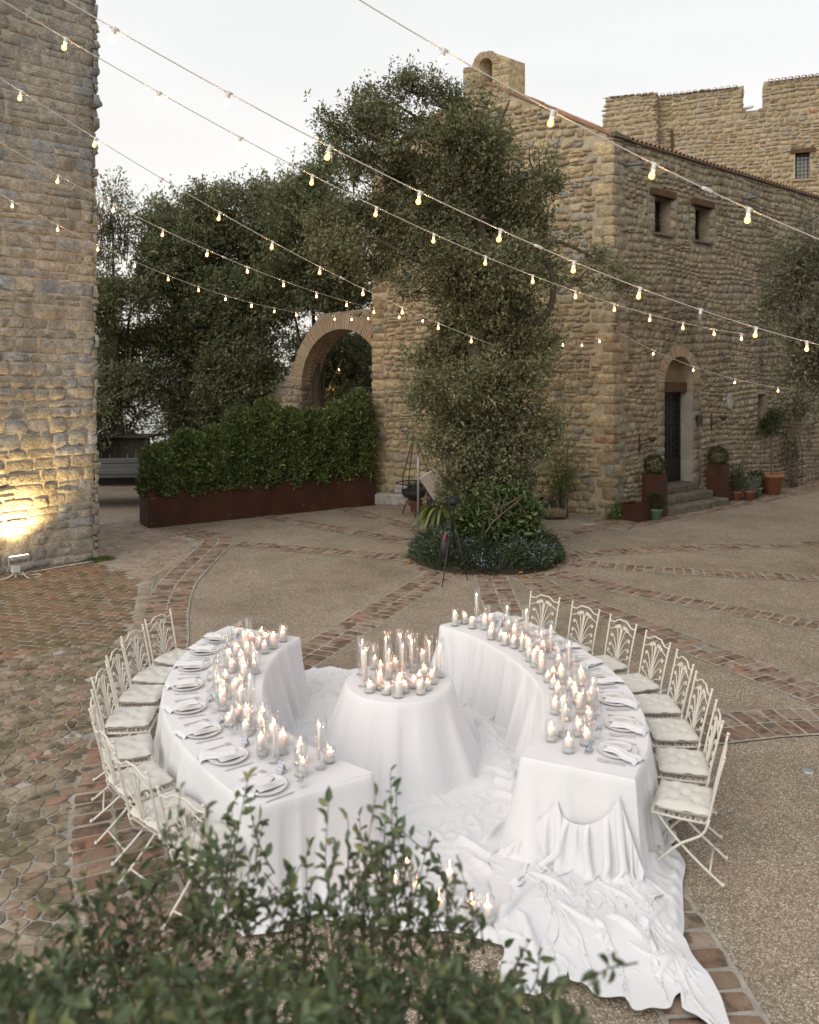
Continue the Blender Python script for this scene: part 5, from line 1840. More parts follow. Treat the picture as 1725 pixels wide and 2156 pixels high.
def skirt(path, normals, drop, amp, flare, pool, seed, wave=0.13, rows=16, closed=True, poolamp=0.02, zt=TZ, lean=None):
    """Hanging cloth: path (n,2) with outward normals; folds deepen downwards and run out on the floor."""
    S = np.r_[0, np.cumsum(np.linalg.norm(np.diff(path, axis=0), axis=1))]
    f1, f2, f3 = vnoise(seed), vnoise(seed + 1), vnoise(seed + 2)
    n = len(path)
    fade = np.ones(n)
    if closed:
        L = S[-1]
        fade = np.clip(np.minimum(S, L - S) / 0.15, 0, 1)
    rowsl = []
    amp = np.broadcast_to(amp, n)
    flare = np.broadcast_to(flare, n)
    pool = np.broadcast_to(pool, n)
    ts = np.r_[[0, 0.012, 0.04], np.linspace(0.1, 1.0, rows), 1.0 + np.linspace(0.12, 1, 6)]
    for t in ts:
        tt = min(t, 1.0)
        ss = S + 0.10 * tt * f3(S / 0.9)
        fold = 0.75 * f1(ss / wave) + 0.6 * f2(ss / (wave * 2.3))
        fold = np.sign(fold) * np.abs(np.tanh(fold)) ** 0.8 * fade
        o_ = 0.006 + 0.012 * min(1, t / 0.04) + flare * tt ** 1.25 + amp * (tt ** 0.85) * (fold + 0.55)
        z = zt - (drop) * tt
        if t <= 1.0:
            zz = np.full(n, z)
            if t == 0:
                zz = zz + 0.0
                o_ = np.zeros(n)
        else:
            q = (t - 1.0)
            o_ = o_ + pool * q * (1 + 0.4 * f2(S / 0.4))
            zz = 0.03 + poolamp * (0.6 + 0.9 * np.sin(q * 9 + 5 * f1(S / 0.25))) * (1 - q) * (0.6 + 0.4 * f3(S / 0.18))
            zz = np.maximum(zz, 0.026)
        rowsl.append(np.c_[path + normals * o_[:, None], zz])
    V = np.vstack(rowsl)
    m = len(ts)
    return V, grid_faces(m, n)

def resample(P, step, closed=True):
    P = np.asarray(P, float)
    if closed:
        P = np.vstack([P, P[:1]])
    S = np.r_[0, np.cumsum(np.linalg.norm(np.diff(P, axis=0), axis=1))]
    n = int(S[-1] / step)
    q = np.linspace(0, S[-1], n)
    return np.c_[np.interp(q, S, P[:, 0]), np.interp(q, S, P[:, 1])]

def sector_outline(outer_, inner_, step=0.016):
    P = resample(np.vstack([outer_, inner_[::-1]]), step)
    if poly_area([tuple(q) for q in P[:-1]]) < 0:
        P = P[::-1].copy()
    # soften corners and outward normals
    for _ in range(2):
        P[1:-1] = 0.25 * P[:-2] + 0.5 * P[1:-1] + 0.25 * P[2:]
    P[-1] = P[0]
    T = np.gradient(P, axis=0)
    T[0] = T[-1] = P[1] - P[-2]
    N = np.c_[T[:, 1], -T[:, 0]]
    N /= np.linalg.norm(N, axis=1)[:, None]
    for _ in range(3):
        N[1:-1] = 0.25 * N[:-2] + 0.5 * N[1:-1] + 0.25 * N[2:]
    return P, N

def top_sheet(outer_, inner_, seed):
    na, nr = 110, 22
    f = vnoise(seed)
    V = []
    for i in range(nr):
        for j in range(na):
            x, y = inner_[j] + (outer_[j] - inner_[j]) * (i / (nr - 1))
            e = min(i, nr - 1 - i, j, na - 1 - j)
            z = TZ + 0.001 + (0.0035 * (mnoise.noise((x * 5, y * 5, seed)) + 0.6 * mnoise.noise((x * 13, y * 3, seed + 4.0))) if e > 0 else 0)
            V.append((x, y, z))
    return np.array(V), grid_faces(nr, na)

LC, RC = (0.35, 8.05), (-0.80, 7.60)
L_OUT = spline([(-1.065, 5.5), (-1.486, 5.99), (-1.9, 6.58), (-2.17, 7.14), (-2.34, 7.81), (-2.377, 8.47), (-2.32, 9.0), (-2.127, 9.47)], 110)
L_IN = spline([(-0.27, 5.97), (-0.72, 6.33), (-1.08, 6.745), (-1.30, 7.2), (-1.40, 7.69), (-1.427, 8.19), (-1.36, 8.69), (-1.225, 9.05)], 110)
R_OUT = spline([(1.636, 5.88), (1.92, 6.49), (2.05, 7.24), (2.03, 7.93), (1.87, 8.62), (1.58, 9.35), (1.1, 10.05)], 110)
R_IN = spline([(0.865, 6.23), (1.1, 6.72), (1.21, 7.24), (1.23, 7.7), (1.13, 8.2), (0.94, 8.7), (0.674, 9.17), (0.356, 9.5)], 110)
tables = {}
for nm, lb, (po, pi_), sd_ in (('dining_table', 'left curved dining table under a floor-length white cloth', (L_OUT, L_IN), 3),
                                         ('dining_table', 'right curved dining table, its white cloth swagged at the near end', (R_OUT, R_IN), 13)):
    t = thing(nm, lb, 'table', tuple((po[55] + pi_[55]) / 2) + (0,), group='curved dining tables')
    wpart('cloth_top', fastmesh('cloth_top', *top_sheet(po, pi_, sd_), M_CLOTH), t)
    P, N = sector_outline(po, pi_)
    dmin = lambda Q: np.sqrt(((P[:, None] - Q[None]) ** 2).sum(2)).min(1)
    inner, outer = dmin(pi_) < 0.04, dmin(po) < 0.04
    amp = np.where(outer, 0.05, np.where(inner, 0.085, 0.05))
    flare = np.where(outer, 0.05, np.where(inner, 0.10, 0.09))
    pool = np.where(outer, 0.05, np.where(inner, 0.22, 0.10))
    k = np.ones(31) / 31
    sm = lambda v: np.convolve(np.r_[v[-16:-1], v, v[1:16]], k, 'valid')
    wpart('cloth_skirt', fastmesh('cloth_skirt', *skirt(P, N, TZ - 0.03, sm(amp), sm(flare), sm(pool), sd_ + 20, 0.085), M_CLOTH), t)
    tables[sd_] = t

# round table in the middle
RTC, RTR = (-0.10, 7.76), 0.50
rt = thing('round_table', 'small round table under a flared white cloth crowded with candles', 'table', (RTC[0], RTC[1], 0))
an = np.linspace(0, 2 * math.pi, 300)
P = np.c_[RTC[0] + RTR * np.cos(an), RTC[1] + RTR * np.sin(an)]
N = np.c_[np.cos(an), np.sin(an)]
wpart('cloth_skirt', fastmesh('cloth_skirt', *skirt(P, N, TZ - 0.03, 0.055, 0.26, 0.35, 71, 0.11, poolamp=0.05), M_CLOTH), rt)
V, F = lathe([(RTR, 0.001), (RTR * 0.97, 0.003), (RTR * 0.6, 0.002), (0.001, 0.003)], 64, RTC[0], RTC[1], TZ, False)
wpart('cloth_top', fastmesh('cloth_top', V, F, M_CLOTH), rt)

# loose cloth lying in folds over the floor between the tables
pool_poly = [(-1.32, 10.05), (-1.0, 10.16), (-0.7, 10.08), (-0.3, 10.12), (0.2, 9.9), (0.55, 9.5), (1.2, 8.4), (1.4, 7.6), (1.5, 6.9), (1.8, 6.45), (2.03, 6.35), (2.08, 6.1), (1.98, 5.85), (1.9, 5.6), (1.82, 5.35), (1.72, 5.15),
             (1.78, 4.97), (1.65, 4.82), (1.45, 4.84), (1.25, 4.92), (1.08, 4.98), (0.88, 5.10), (0.57, 5.22), (0.25, 5.34), (0.0, 5.33),
             (-0.5, 5.44), (-0.9, 5.55), (-1.1, 5.6), (-1.0, 6.0), (-0.9, 6.5), (-1.2, 7.1), (-1.5, 7.8), (-1.55, 8.6), (-1.5, 9.3), (-1.45, 9.8)]
def smooth_poly(P, n=260):
    Q = spline(list(P) + [P[0]], n)[:-1]
    return Q
pool_poly = smooth_poly(pool_poly)
nx, ny = 196, 280
X, Y = np.meshgrid(np.linspace(-1.65, 2.15, nx), np.linspace(4.7, 10.25, ny))
rngc = np.random.default_rng(3)
Z0 = np.zeros_like(X)
for (sc_, am_, off) in ((2.0, 0.018, 1.0), (5.0, 0.020, 9.0), (11.0, 0.013, 17.0)):
    Z0 += am_ * np.array([mnoise.noise((x * sc_ + y * sc_ * 0.35 + off, y * sc_ * 0.75, off)) for x, y in zip(X.ravel(), Y.ravel())]).reshape(X.shape)
Z0 = 0.02 + np.maximum(Z0 + 0.012, 0) + 0.003 * rngc.random(X.shape)
HEAP = [(1.60, 5.65, 0.07, 0.22, 0.40), (1.30, 5.25, 0.05, 0.40, 0.18), (1.62, 4.98, 0.05, 0.18, 0.12), (1.0, 5.6, 0.04, 0.30, 0.30), (1.75, 6.1, 0.06, 0.16, 0.22), (0.5, 5.5, 0.035, 0.4, 0.2), (0.75, 8.3, 0.05, 0.2, 0.5), (-0.75, 9.3, 0.06, 0.35, 0.35), (0.9, 7.2, 0.05, 0.15, 0.6)]
def heap(P):
    x, y = P[..., 0], P[..., 1]
    h_ = np.full(x.shape, 0.026)
    for (hx, hy, a, rx_, ry_) in HEAP:
        h_ = h_ + a * np.exp(-((x - hx) / rx_) ** 2 - ((y - hy) / ry_) ** 2) 
    return h_
Z0 = Z0 + heap(P0_xy := np.stack([X, Y], -1))
pin = np.zeros(X.shape, bool)
sx, sy = X[0, 1] - X[0, 0], Y[1, 0] - Y[0, 0]
P0 = np.stack([X, Y, Z0], -1)
pin[0] = pin[-1] = True
pin[:, 0] = pin[:, -1] = True
Pc = sim_cloth(P0, sx * 1.17, sy * 1.14, pin, 45, 5, floor=heap, bend=0.07, dt=0.014, fric=0.5)
for _ in range(2):
    Pc[1:-1, 1:-1] = 0.5 * Pc[1:-1, 1:-1] + 0.125 * (Pc[:-2, 1:-1] + Pc[2:, 1:-1] + Pc[1:-1, :-2] + Pc[1:-1, 2:])
# keep what lies inside the outline; press the hem down to the floor
Vc = Pc.reshape(-1, 3)
PP = pool_poly
def sdist(V, PP):
    A, B = PP, np.roll(PP, -1, 0)
    best = np.full(len(V), 1e9)
    for a, b in zip(A, B):
        d = b - a
        t_ = np.clip(((V[:, :2] - a) @ d) / (d @ d + 1e-12), 0, 1)
        best = np.minimum(best, ((V[:, :2] - a - t_[:, None] * d) ** 2).sum(1))
    ins = np.zeros(len(V), bool)
    for a, b in zip(A, B):
        c_ = ((a[1] > V[:, 1]) != (b[1] > V[:, 1])) & (V[:, 0] < (b[0] - a[0]) * (V[:, 1] - a[1]) / (b[1] - a[1] + 1e-12) + a[0])
        ins ^= c_
    return np.sqrt(best) * np.where(ins, 1, -1)
sdv = sdist(Vc, PP)
# snap a thin rim of outside points back on to the outline so the hem is a clean curve
F = grid_faces(ny, nx)
F = F[(sdv[F] > 0).any(1)]
outp = np.where(sdv < 0)[0]
A, B = PP, np.roll(PP, -1, 0)
for i in outp:
    if sdv[i] < -0.12:
        continue
    d = B - A
    t_ = np.clip(((Vc[i, :2] - A) * d).sum(1) / ((d * d).sum(1) + 1e-12), 0, 1)
    q = A + t_[:, None] * d
    k_ = np.argmin(((q - Vc[i, :2]) ** 2).sum(1))
    Vc[i, :2] = q[k_]
h = np.clip(sdv / 0.07, 0, 1)
h = h * h * (3 - 2 * h)
roll = np.clip(1 - np.abs(sdv - 0.05) / 0.05, 0, 1) * (0.02 + 0.012 * np.sin(Vc[:, 0] * 23 + Vc[:, 1] * 31))
Vc[:, 2] = 0.022 + (Vc[:, 2] - 0.022) * h * 1.25 + np.maximum(roll, 0)
used = np.unique(F)
remap = -np.ones(len(Vc), int)
remap[used] = np.arange(len(used))
fc = thing('floor_cloth', 'crumpled white cloth spread over the paving between the tables', 'cloth', (0.2, 6.5, 0))
wpart('cloth_sheet', fastmesh('cloth_sheet', Vc[used], remap[F], M_CLOTH), fc)
def pool_z(x, y):
    d2 = (Pc[..., 0] - x) ** 2 + (Pc[..., 1] - y) ** 2
    j, i = np.unravel_index(np.argmin(d2), d2.shape)
    return float(max(0.026, Vc[j * nx + i][2]))

# swag pinned to the near end of the right table and trailing over the floor
e_in, e_out = R_IN[0].copy(), R_OUT[0].copy()
ed = e_out - e_in
en = np.array([ed[1], -ed[0]])
en /= np.linalg.norm(en)
if en[1] > 0:
    en = -en
nx2, ny2 = 190, 130
wid, length = 2.05, 1.5
ai = np.linspace(0, 1, nx2)
pinf = np.array([0.0, 0.34, 0.78, 1.0])
pinpos = np.array([[-0.12, 0.10], [0.36, 0.53], [0.88, 0.68], [1.10, 0.20]])       # along the end, height
T0 = np.interp(ai, pinf, pinpos[:, 0])
Zt = np.interp(ai, pinf, pinpos[:, 1])
seg_ = np.clip(np.searchsorted(pinf, ai, side='right') - 1, 0, 2)
fr_ = (ai - pinf[seg_]) / (pinf[seg_ + 1] - pinf[seg_])
Zt = Zt - np.array([0.03, 0.20, 0.03])[seg_] * np.sqrt(np.maximum(0, 4 * fr_ * (1 - fr_)))
vst = 0.35 + 1.0 * np.exp(-(np.abs(ai[:, None] - pinf[None]).min(1) / 0.07) ** 2)
P0 = np.zeros((ny2, nx2, 3))
spread = np.interp(ai, pinf, [-0.22, -0.08, 0.14, 0.12])
side_ = ed / np.linalg.norm(ed)
rngt = np.random.default_rng(4)
ph = np.cumsum(rngt.uniform(0.6, 1.4, nx2)) / nx2
for j in range(ny2):
    q = j / (ny2 - 1)
    run = length * q
    drop = np.minimum(run, (Zt - 0.05) / 0.80)
    onf = run - drop
    horiz = 0.40 * drop + 0.90 * onf
    pl = np.sin(2 * math.pi * 9.0 * ph + 0.9 * q * np.sin(5 * ai) + 0.5 * math.sin(q * 6)) + 0.35 * np.sin(2 * math.pi * 4.0 * ph + 2.0 + 3 * q)
    am = 0.050 * min(1.0, 0.15 + 1.8 * q) * (1 - 0.25 * q)
    P0[j, :, :2] = e_in + T0[:, None] * ed + en * (0.06 + horiz + am * vst * pl * np.exp(-onf / 0.05) + am)[:, None] + np.outer(spread * q + 0.50 * onf + 0.05 * onf * np.sin(j * 0.15), side_)
    P0[j, :, 2] = np.maximum(0.06, Zt - 0.80 * drop) + (1 - np.exp(-onf / 0.05)) * (am * np.maximum(pl + 1, 0) * 1.3 + 0.02 * np.sin(j * 0.33 + 9 * ai) * np.sin(17 * ai + j * 0.1))
pin2 = np.zeros((ny2, nx2), bool)
pin2[0] = True
def coll(P):
    d = (P[..., 0] - e_in[0]) * en[0] + (P[..., 1] - e_in[1]) * en[1]
    s = ((P[..., 0] - e_in[0]) * ed[0] + (P[..., 1] - e_in[1]) * ed[1]) / (ed @ ed)
    off = 0.06 + 0.10 * (1 - np.clip(P[..., 2] / 0.7, 0, 1))
    bad = (d < off) & (s > -0.15) & (s < 1.12)
    add = np.where(bad, off - d, 0.0)
    P[..., 0] += add * en[0]
    P[..., 1] += add * en[1]
    return P
fl2 = lambda P: heap(P) + 0.028
Ps = sim_cloth(P0, wid / (nx2 - 1), length / (ny2 - 1), pin2, 26, 5, floor=fl2, collide=coll, bend=0.22, dt=0.014, fric=0.2, damp=0.95)
Ps[1:-1, 1:-1] = 0.5 * Ps[1:-1, 1:-1] + 0.125 * (Ps[:-2, 1:-1] + Ps[2:, 1:-1] + Ps[1:-1, :-2] + Ps[1:-1, 2:])
wpart('cloth_train', fastmesh('cloth_train', Ps.reshape(-1, 3), grid_faces(ny2, nx2), M_CLOTH), tables[13])
# ------------------------------------------------------------------ folding garden chairs
def curl(x0, z0, x1, z1, bend, turn, n=14, spiral=0.9):
    """Stem from (x0,z0) to (x1,z1) bowed by bend and ending in a small scroll."""
    p0, p1 = np.array([x0, z0]), np.array([x1, z1])
    d = p1 - p0
    nrm = np.array([-d[1], d[0]])
    q = [p0 + d * t + nrm * bend * math.sin(math.pi * t * 0.75) for t in np.linspace(0, 1, n)]
    tdir = q[-1] - q[-2]
    ang = math.atan2(tdir[1], tdir[0])
    r, step = 0.024, 0.012
    p = q[-1].copy()
    for k in range(14):
        ang += turn * step / r
        r *= 0.93
        p = p + step * np.array([math.cos(ang), math.sin(ang)]) * (r / 0.024) ** 0.5
        q.append(p.copy())
    return q

def make_chair(label):
    """Local frame: seat centre above the origin, sitter faces +x."""
    c = thing('garden_chair', label, 'chair', group='cream iron folding chairs')
    SH, hw = 0.44, 0.20
    def back_pt(y, h):           # h above seat
        return (-0.19 - 0.20 * h - 0.05 * h * h, y, SH + h)
    posts = MB()
    for s in (-1, 1):
        path = [back_pt(s * (hw - 0.005), -0.02), back_pt(s * hw, 0.12), back_pt(s * (hw + 0.005), 0.3), back_pt(s * (hw + 0.012), 0.49)]
        posts.add(*tube(spline(path, 8), 0.0095, 6))
        b = back_pt(s * (hw + 0.012), 0.50)
        posts.add(*lathe([(0.001, -0.014), (0.011, -0.008), (0.014, 0), (0.011, 0.009), (0.001, 0.014)], 8, b[0], b[1], b[2], False))
    posts.add(*tube([back_pt(y, 0.045) for y in np.linspace(-hw, hw, 4)], 0.008, 6))
    top = [back_pt(y, 0.445 + 0.055 * math.cos(y / hw * math.pi / 2) ** 2 - 0.012 * math.cos(y / hw * 3 * math.pi / 2) ** 2) for y in np.linspace(-hw - 0.01, hw + 0.01, 19)]
    posts.add(*tube(top, 0.0085, 6))
    obj('back_frame', posts.mesh('back_frame', M_CHAIR), c)
    sc = MB()
    for s in (-1, 1):
        for (y1, h1, bd, tn) in ((0.03 * s, 0.42, -0.05 * s, -1.0 * s), (0.095 * s, 0.40, -0.10 * s, -1.0 * s), (0.15 * s, 0.30, -0.16 * s, -1.0 * s), (0.155 * s, 0.20, -0.20 * s, -1.0 * s)):
            q = curl(0.012 * s, 0.06, y1, h1, bd * -1.0, tn)
            sc.add(*tube([back_pt(a, b) for a, b in q], 0.0055, 5))
        q = curl(0.19 * s, 0.36, 0.075 * s, 0.44, 0.12 * s, 1.0 * s)
        sc.add(*tube([back_pt(a, b) for a, b in q], 0.0055, 5))
        q = curl(0.03 * s, 0.06, 0.16 * s, 0.10, 0.16 * s, 1.0 * s)
        sc.add(*tube([back_pt(a, b) for a, b in q], 0.0055, 5))
    sc.add(*tube([back_pt(0, 0.05), back_pt(0, 0.40)], 0.006, 5))
    obj('scrollwork', sc.mesh('scrollwork', M_CHAIR), c)
    for s in (-1, 1):
        obj('seat_rail', fastmesh('seat_rail', *tube([(-0.2, s * 0.19, SH - 0.01), (0.0, s * 0.195, SH - 0.012), (0.19, s * 0.195, SH - 0.006), (0.215, s * 0.19, SH - 0.02)], 0.0095, 6), M_CHAIR), c)
    slat = fastmesh('slat', *box(0, 0, 0, 0.022, 0.385, 0.006), M_CHAIR, False)
    for k in range(11):
        x = -0.18 + k * 0.038
        obj('slat', slat, c, Matrix.Translation((x, 0, SH + 0.002 - 0.008 * math.sin((x + 0.2) / 0.42 * math.pi))))
    for s in (-1, 1):
        y = s * 0.205
        obj('leg', fastmesh('leg', *tube(spline([(-0.20, y, SH + 0.03), (-0.15, y, SH - 0.09), (0.02, y, 0.235), (0.22, y, 0.02), (0.24, y, 0.0)], 12), 0.010, 6), M_CHAIR), c)
        obj('leg', fastmesh('leg', *tube(spline([(0.17, s * 0.18, SH - 0.01), (0.06, s * 0.18, 0.30), (-0.10, s * 0.18, 0.15), (-0.27, s * 0.18, 0.02), (-0.29, s * 0.18, 0.0)], 12), 0.010, 6), M_CHAIR), c)
    cr_ = MB()
    cr_.add(*tube([(0.17, -0.205, 0.075), (0.17, 0.205, 0.075)], 0.008, 6))
    cr_.add(*tube([(-0.2, -0.18, 0.075), (-0.2, 0.18, 0.075)], 0.008, 6))
    for s in (-1, 1):
        cr_.add(*tube([(0.12, s * 0.2, 0.13), (0.20, s * 0.06, 0.045)], 0.006, 5))
    obj('stretcher', cr_.mesh('stretcher', M_CHAIR), c)
    for x, s in ((0.24, 0.205), (0.24, -0.205), (-0.29, 0.18), (-0.29, -0.18)):
        obj('foot', fastmesh('foot', *lathe([(0.014, 0), (0.016, 0.012), (0.01, 0.024)], 8, x, s, 0, True, True), M_CHAIR), c)
    return c

def make_cushion_mesh():
    n = 25
    V = []
    tufts = [(-0.4, -0.4), (0.4, -0.4), (-0.4, 0.4), (0.4, 0.4), (0, 0)]
    for top in (1, -1):
        for j in range(n):
            for i in range(n):
                x, y = -1 + 2 * i / (n - 1), -1 + 2 * j / (n - 1)
                e = max(abs(x), abs(y))
                th = (1 - e ** 5) ** 0.5
                z = top * 0.042 * th
                if top > 0:
                    for tx, ty in tufts:
                        dd = math.hypot(x - tx, y - ty)
                        z -= 0.026 * math.exp(-(dd / 0.16) ** 2)
                    z -= 0.006 * math.exp(-((abs(x) - abs(y)) / 0.07) ** 2) * (e < 0.7)
                    z += 0.003 * math.sin(11 * x + 3 * y) * (e > 0.6) + 0.003 * math.sin(13 * y - 4 * x) * (e > 0.6)
                rc_ = 0.205 * (1 - 0.035 * (x * x * y * y)) * (0.985 + 0.015 * math.sin(7 * (x - y)))
                V.append((x * rc_, y * rc_, z + 0.042))
    F = grid_faces(n, n).tolist()
    F2 = [[q + n * n for q in f][::-1] for f in F]
    return fastmesh('seat_cushion', np.array(V), F + F2, M_CUSHION)

cush = make_cushion_mesh()
chair0 = None
ords = ['first', 'second', 'third', 'fourth', 'fifth', 'sixth', 'seventh', 'eighth']
LCH = [(160.3, 3.13), (170.0, 3.07), (179.6, 3.0), (190.2, 2.98), (202.5, 2.98), (214.0, 2.98), (225.0, 3.0), (236.5, 3.05)]
RCH = [(44.5, 3.2), (34.3, 3.2), (24.0, 3.2), (13.6, 3.2), (4.0, 3.18), (-6.4, 3.16), (-17.2, 3.18), (-27.7, 3.24)]
rj = random.Random(3)
for side, CC, lst in (('left', LC, LCH), ('right', RC, RCH)):
    for k, (a, rr) in enumerate(lst):
        a_ = math.radians(a)
        loc = (CC[0] + rr * math.cos(a_), CC[1] + rr * math.sin(a_), 0.022)
        rz = a_ + math.pi + rj.uniform(-0.11, 0.11)
        lb = f'{ords[k]} cream iron folding chair from the oak end along the {side} table'
        if k == 7:
            lb = f'cream iron folding chair nearest the viewpoint along the {side} table'
        if chair0 is None:
            chair0 = make_chair(lb)
            ch = chair0
            ch.location = loc
            ch.rotation_euler = (0, 0, rz)
        else:
            ch = copy_tree(chair0, loc, rz, lb)
        cu = obj('seat_cushion', cush, None, Matrix.Translation((loc[0] - 0.012 * math.cos(rz), loc[1] - 0.012 * math.sin(rz), 0.022 + 0.447)) @ Matrix.Rotation(rz + rj.uniform(-0.05, 0.05), 4, 'Z'))
        cl = f'off-white tufted cushion on the {ords[k]} chair from the oak end, {side} table' if k < 7 else f'off-white tufted cushion on the nearest chair of the {side} table'
        tag(cu, cl, 'cushion', 'tufted seat cushions')

# ------------------------------------------------------------------ candles
def flame_mesh():
    return fastmesh('flame', *lathe([(0.001, 0), (0.0042, 0.005), (0.005, 0.010), (0.0036, 0.018), (0.0014, 0.026), (0.0003, 0.030)], 8, 0, 0, 0, True, True), M_FLAME)
FLAME = flame_mesh()
_cm = {}
CANDLES = []
def holder(kind):
    """Meshes for one candle holder kind: (glass, sand, candle, wick z)."""
    if kind in _cm:
        return _cm[kind]
    r, h, rc_, hc, foot = kind
    gm = MB()
    if foot:
        gm.add(*lathe([(0.045, 0.0), (0.043, 0.006), (0.012, 0.012), (0.009, 0.03), (0.018, 0.038), (0.010, 0.048), (0.012, 0.056), (r * 0.75, 0.066), (r, 0.085), (r, h), (r * 0.94, h), (r * 0.94, 0.09)], 18, 0, 0, 0, True))
        base = 0.068
    else:
        gm.add(*lathe([(r * 0.96, 0.0), (r, 0.006), (r, h), (r * 0.955, h + 0.001), (r * 0.95, h - 0.002), (r * 0.95, 0.012), (0.001, 0.010)], 22, 0, 0, 0, True))
        base = 0.011
    g = gm.mesh('glass_cylinder', M_GLASS)
    sand = None
    top = base
    if not foot:
        top = base + 0.022
        sand = fastmesh('sand', *lathe([(r * 0.93, 0.0), (r * 0.93, 0.02), (r * 0.6, 0.024), (0.001, 0.022)], 18, 0, 0, base, True), M_SAND)
    cn = fastmesh('candle', *lathe([(rc_, 0.0), (rc_, hc - 0.004), (rc_ * 0.88, hc), (rc_ * 0.55, hc - 0.004), (0.001, hc - 0.006)], 16, 0, 0, top - 0.006, True), M_WAX)
    wk = fastmesh('wick', *tube([(0, 0, top + hc - 0.013), (0.001, 0, top + hc + 0.004)], 0.0012, 4), M_BLACK)
    _cm[kind] = (g, sand, cn, wk, top + hc - 0.004)
    return _cm[kind]

def place_candle(kind, x, y, z, label, group, ox=0.0, oy=0.0):
    g, sand, cn, wk, fz = holder(kind)
    t = thing('candle_holder', label, 'candle holder', (x, y, z), random.uniform(0, 6.28), group)
    obj('glass_cylinder', g, t)
    if sand:
        obj('sand', sand, t)
    c = obj('candle', cn, t, Matrix.Translation((ox, oy, 0)))
    obj('wick', wk, c)
    obj('flame', FLAME, c, Matrix.Translation((0, 0, fz)) @ Matrix.Rotation(random.uniform(-0.12, 0.12), 4, 'X'))
    CANDLES.append((label, t))

K_LOW = (0.050, 0.11, 0.029, 0.050, False)
K_MID = (0.050, 0.155, 0.029, 0.075, False)
K_HIGH = (0.050, 0.20, 0.029, 0.12, False)
K_TALL = (0.048, 0.27, 0.027, 0.08, False)
K_TAPER = (0.042, 0.38, 0.0105, 0.25, True)
K_PILLAR = (0.042, 0.38, 0.0105, 0.26, False)
kinds_txt = {K_LOW: 'low', K_MID: 'medium', K_HIGH: 'tall', K_TALL: 'very tall', K_TAPER: 'footed', K_PILLAR: 'slender'}
def candle_label(k, where):
    if k == K_TAPER:
        return f'footed glass tube holding a lit thin taper candle on the {where}'
    if k == K_PILLAR:
        return f'slender straight glass tube with a lit taper candle on the {where}'
    return f'{kinds_txt[k]} glass cylinder holding a lit white pillar candle on the {where}'

rc2 = random.Random(12)
used = []
def far_enough(x, y, d):
    return all((x - a) ** 2 + (y - b) ** 2 > d * d for a, b in used)
def scatter_sector(po, pi_, w0, w1, n, where, group):
    tries = 0
    placed = 0
    while placed < n and tries < 4000:
        tries += 1
        j = rc2.randrange(4, 106)
        x, y = (pi_[j] + (po[j] - pi_[j]) * rc2.uniform(w0, w1)).tolist()
        if not far_enough(x, y, 0.112):
            continue
        used.append((x, y))
        k = rc2.choices([K_LOW, K_MID, K_HIGH, K_TALL, K_TAPER, K_PILLAR], [5, 7, 6, 3, 2.2, 1.4])[0]
        place_candle(k, x, y, TZ + 0.004, candle_label(k, where), group + ', ' + kinds_txt[k], rc2.uniform(-.012, .012), rc2.uniform(-.012, .012))
        placed += 1
rad_ = math.radians
scatter_sector(L_OUT, L_IN, 0.09, 0.47, 44, 'left table', 'candles on the left table')
scatter_sector(R_OUT, R_IN, 0.09, 0.5, 48, 'right table', 'candles on the right table')
pts = []
for k in range(28):
    for _ in range(500):
        a, q = rc2.uniform(0, 6.283), 0.42 * math.sqrt(rc2.random())
        x, y = RTC[0] + q * math.cos(a), RTC[1] + q * math.sin(a)
        if far_enough(x, y, 0.115):
            break
    else:
        continue
    used.append((x, y))
    front_ = y < RTC[1] - 0.12
    kd = rc2.choices([K_LOW, K_MID, K_HIGH, K_TALL, K_TAPER, K_PILLAR], [6, 4, 2, 0.6, 1.6, 0.2] if front_ else [1.5, 3, 3, 1.6, 2.5, 3.4])[0]
    place_candle(kd, x, y, TZ + 0.004, candle_label(kd, 'round table'), 'candles on the round table, ' + kinds_txt[kd], rc2.uniform(-.012, .012), rc2.uniform(-.012, .012))
# candles standing on the floor cloth
fl = [(0.42, 8.05, K_HIGH), (0.33, 8.15, K_MID), (-0.42, 6.45, K_HIGH), (-0.25, 5.95, K_MID), (-0.02, 5.85, K_HIGH), (0.05, 5.65, K_MID), (0.28, 5.62, K_HIGH), (0.20, 5.45, K_MID), (0.41, 5.35, K_HIGH), (-0.35, 5.60, K_MID), (-0.1, 5.75, K_LOW), (0.52, 5.36, K_MID)]
stool = thing('low_stool', 'small white-draped box between round table and right table', 'stool', (0.40, 8.1, 0))
an2 = np.linspace(0, 2 * math.pi, 120)
sq = 0.17 / np.maximum(np.abs(np.cos(an2)), np.abs(np.sin(an2))) ** 0.85
P = np.c_[0.40 + sq * np.cos(an2 + 0.5), 8.1 + sq * np.sin(an2 + 0.5)]
T = np.gradient(P, axis=0)
N = np.c_[T[:, 1], -T[:, 0]]
N /= np.linalg.norm(N, axis=1)[:, None]
wpart('cloth_skirt', fastmesh('cloth_skirt', *skirt(P, N, 0.29, 0.02, 0.08, 0.15, 91, 0.10, zt=0.30), M_CLOTH), stool)
wpart('cloth_top', fastmesh('cloth_top', np.c_[P, np.full(len(P), 0.3005)], [list(range(len(P) - 1))], M_CLOTH, False), stool)
for (x, y, k) in fl:
    zf = 0.301 if math.hypot(x - 0.4, y - 8.1) < 0.2 else pool_z(x, y)
    wh = 'draped stool' if zf > 0.3 else 'floor cloth'
    place_candle(k, x, y, zf, candle_label(k, wh), f'candles on the {wh}, ' + kinds_txt[k])

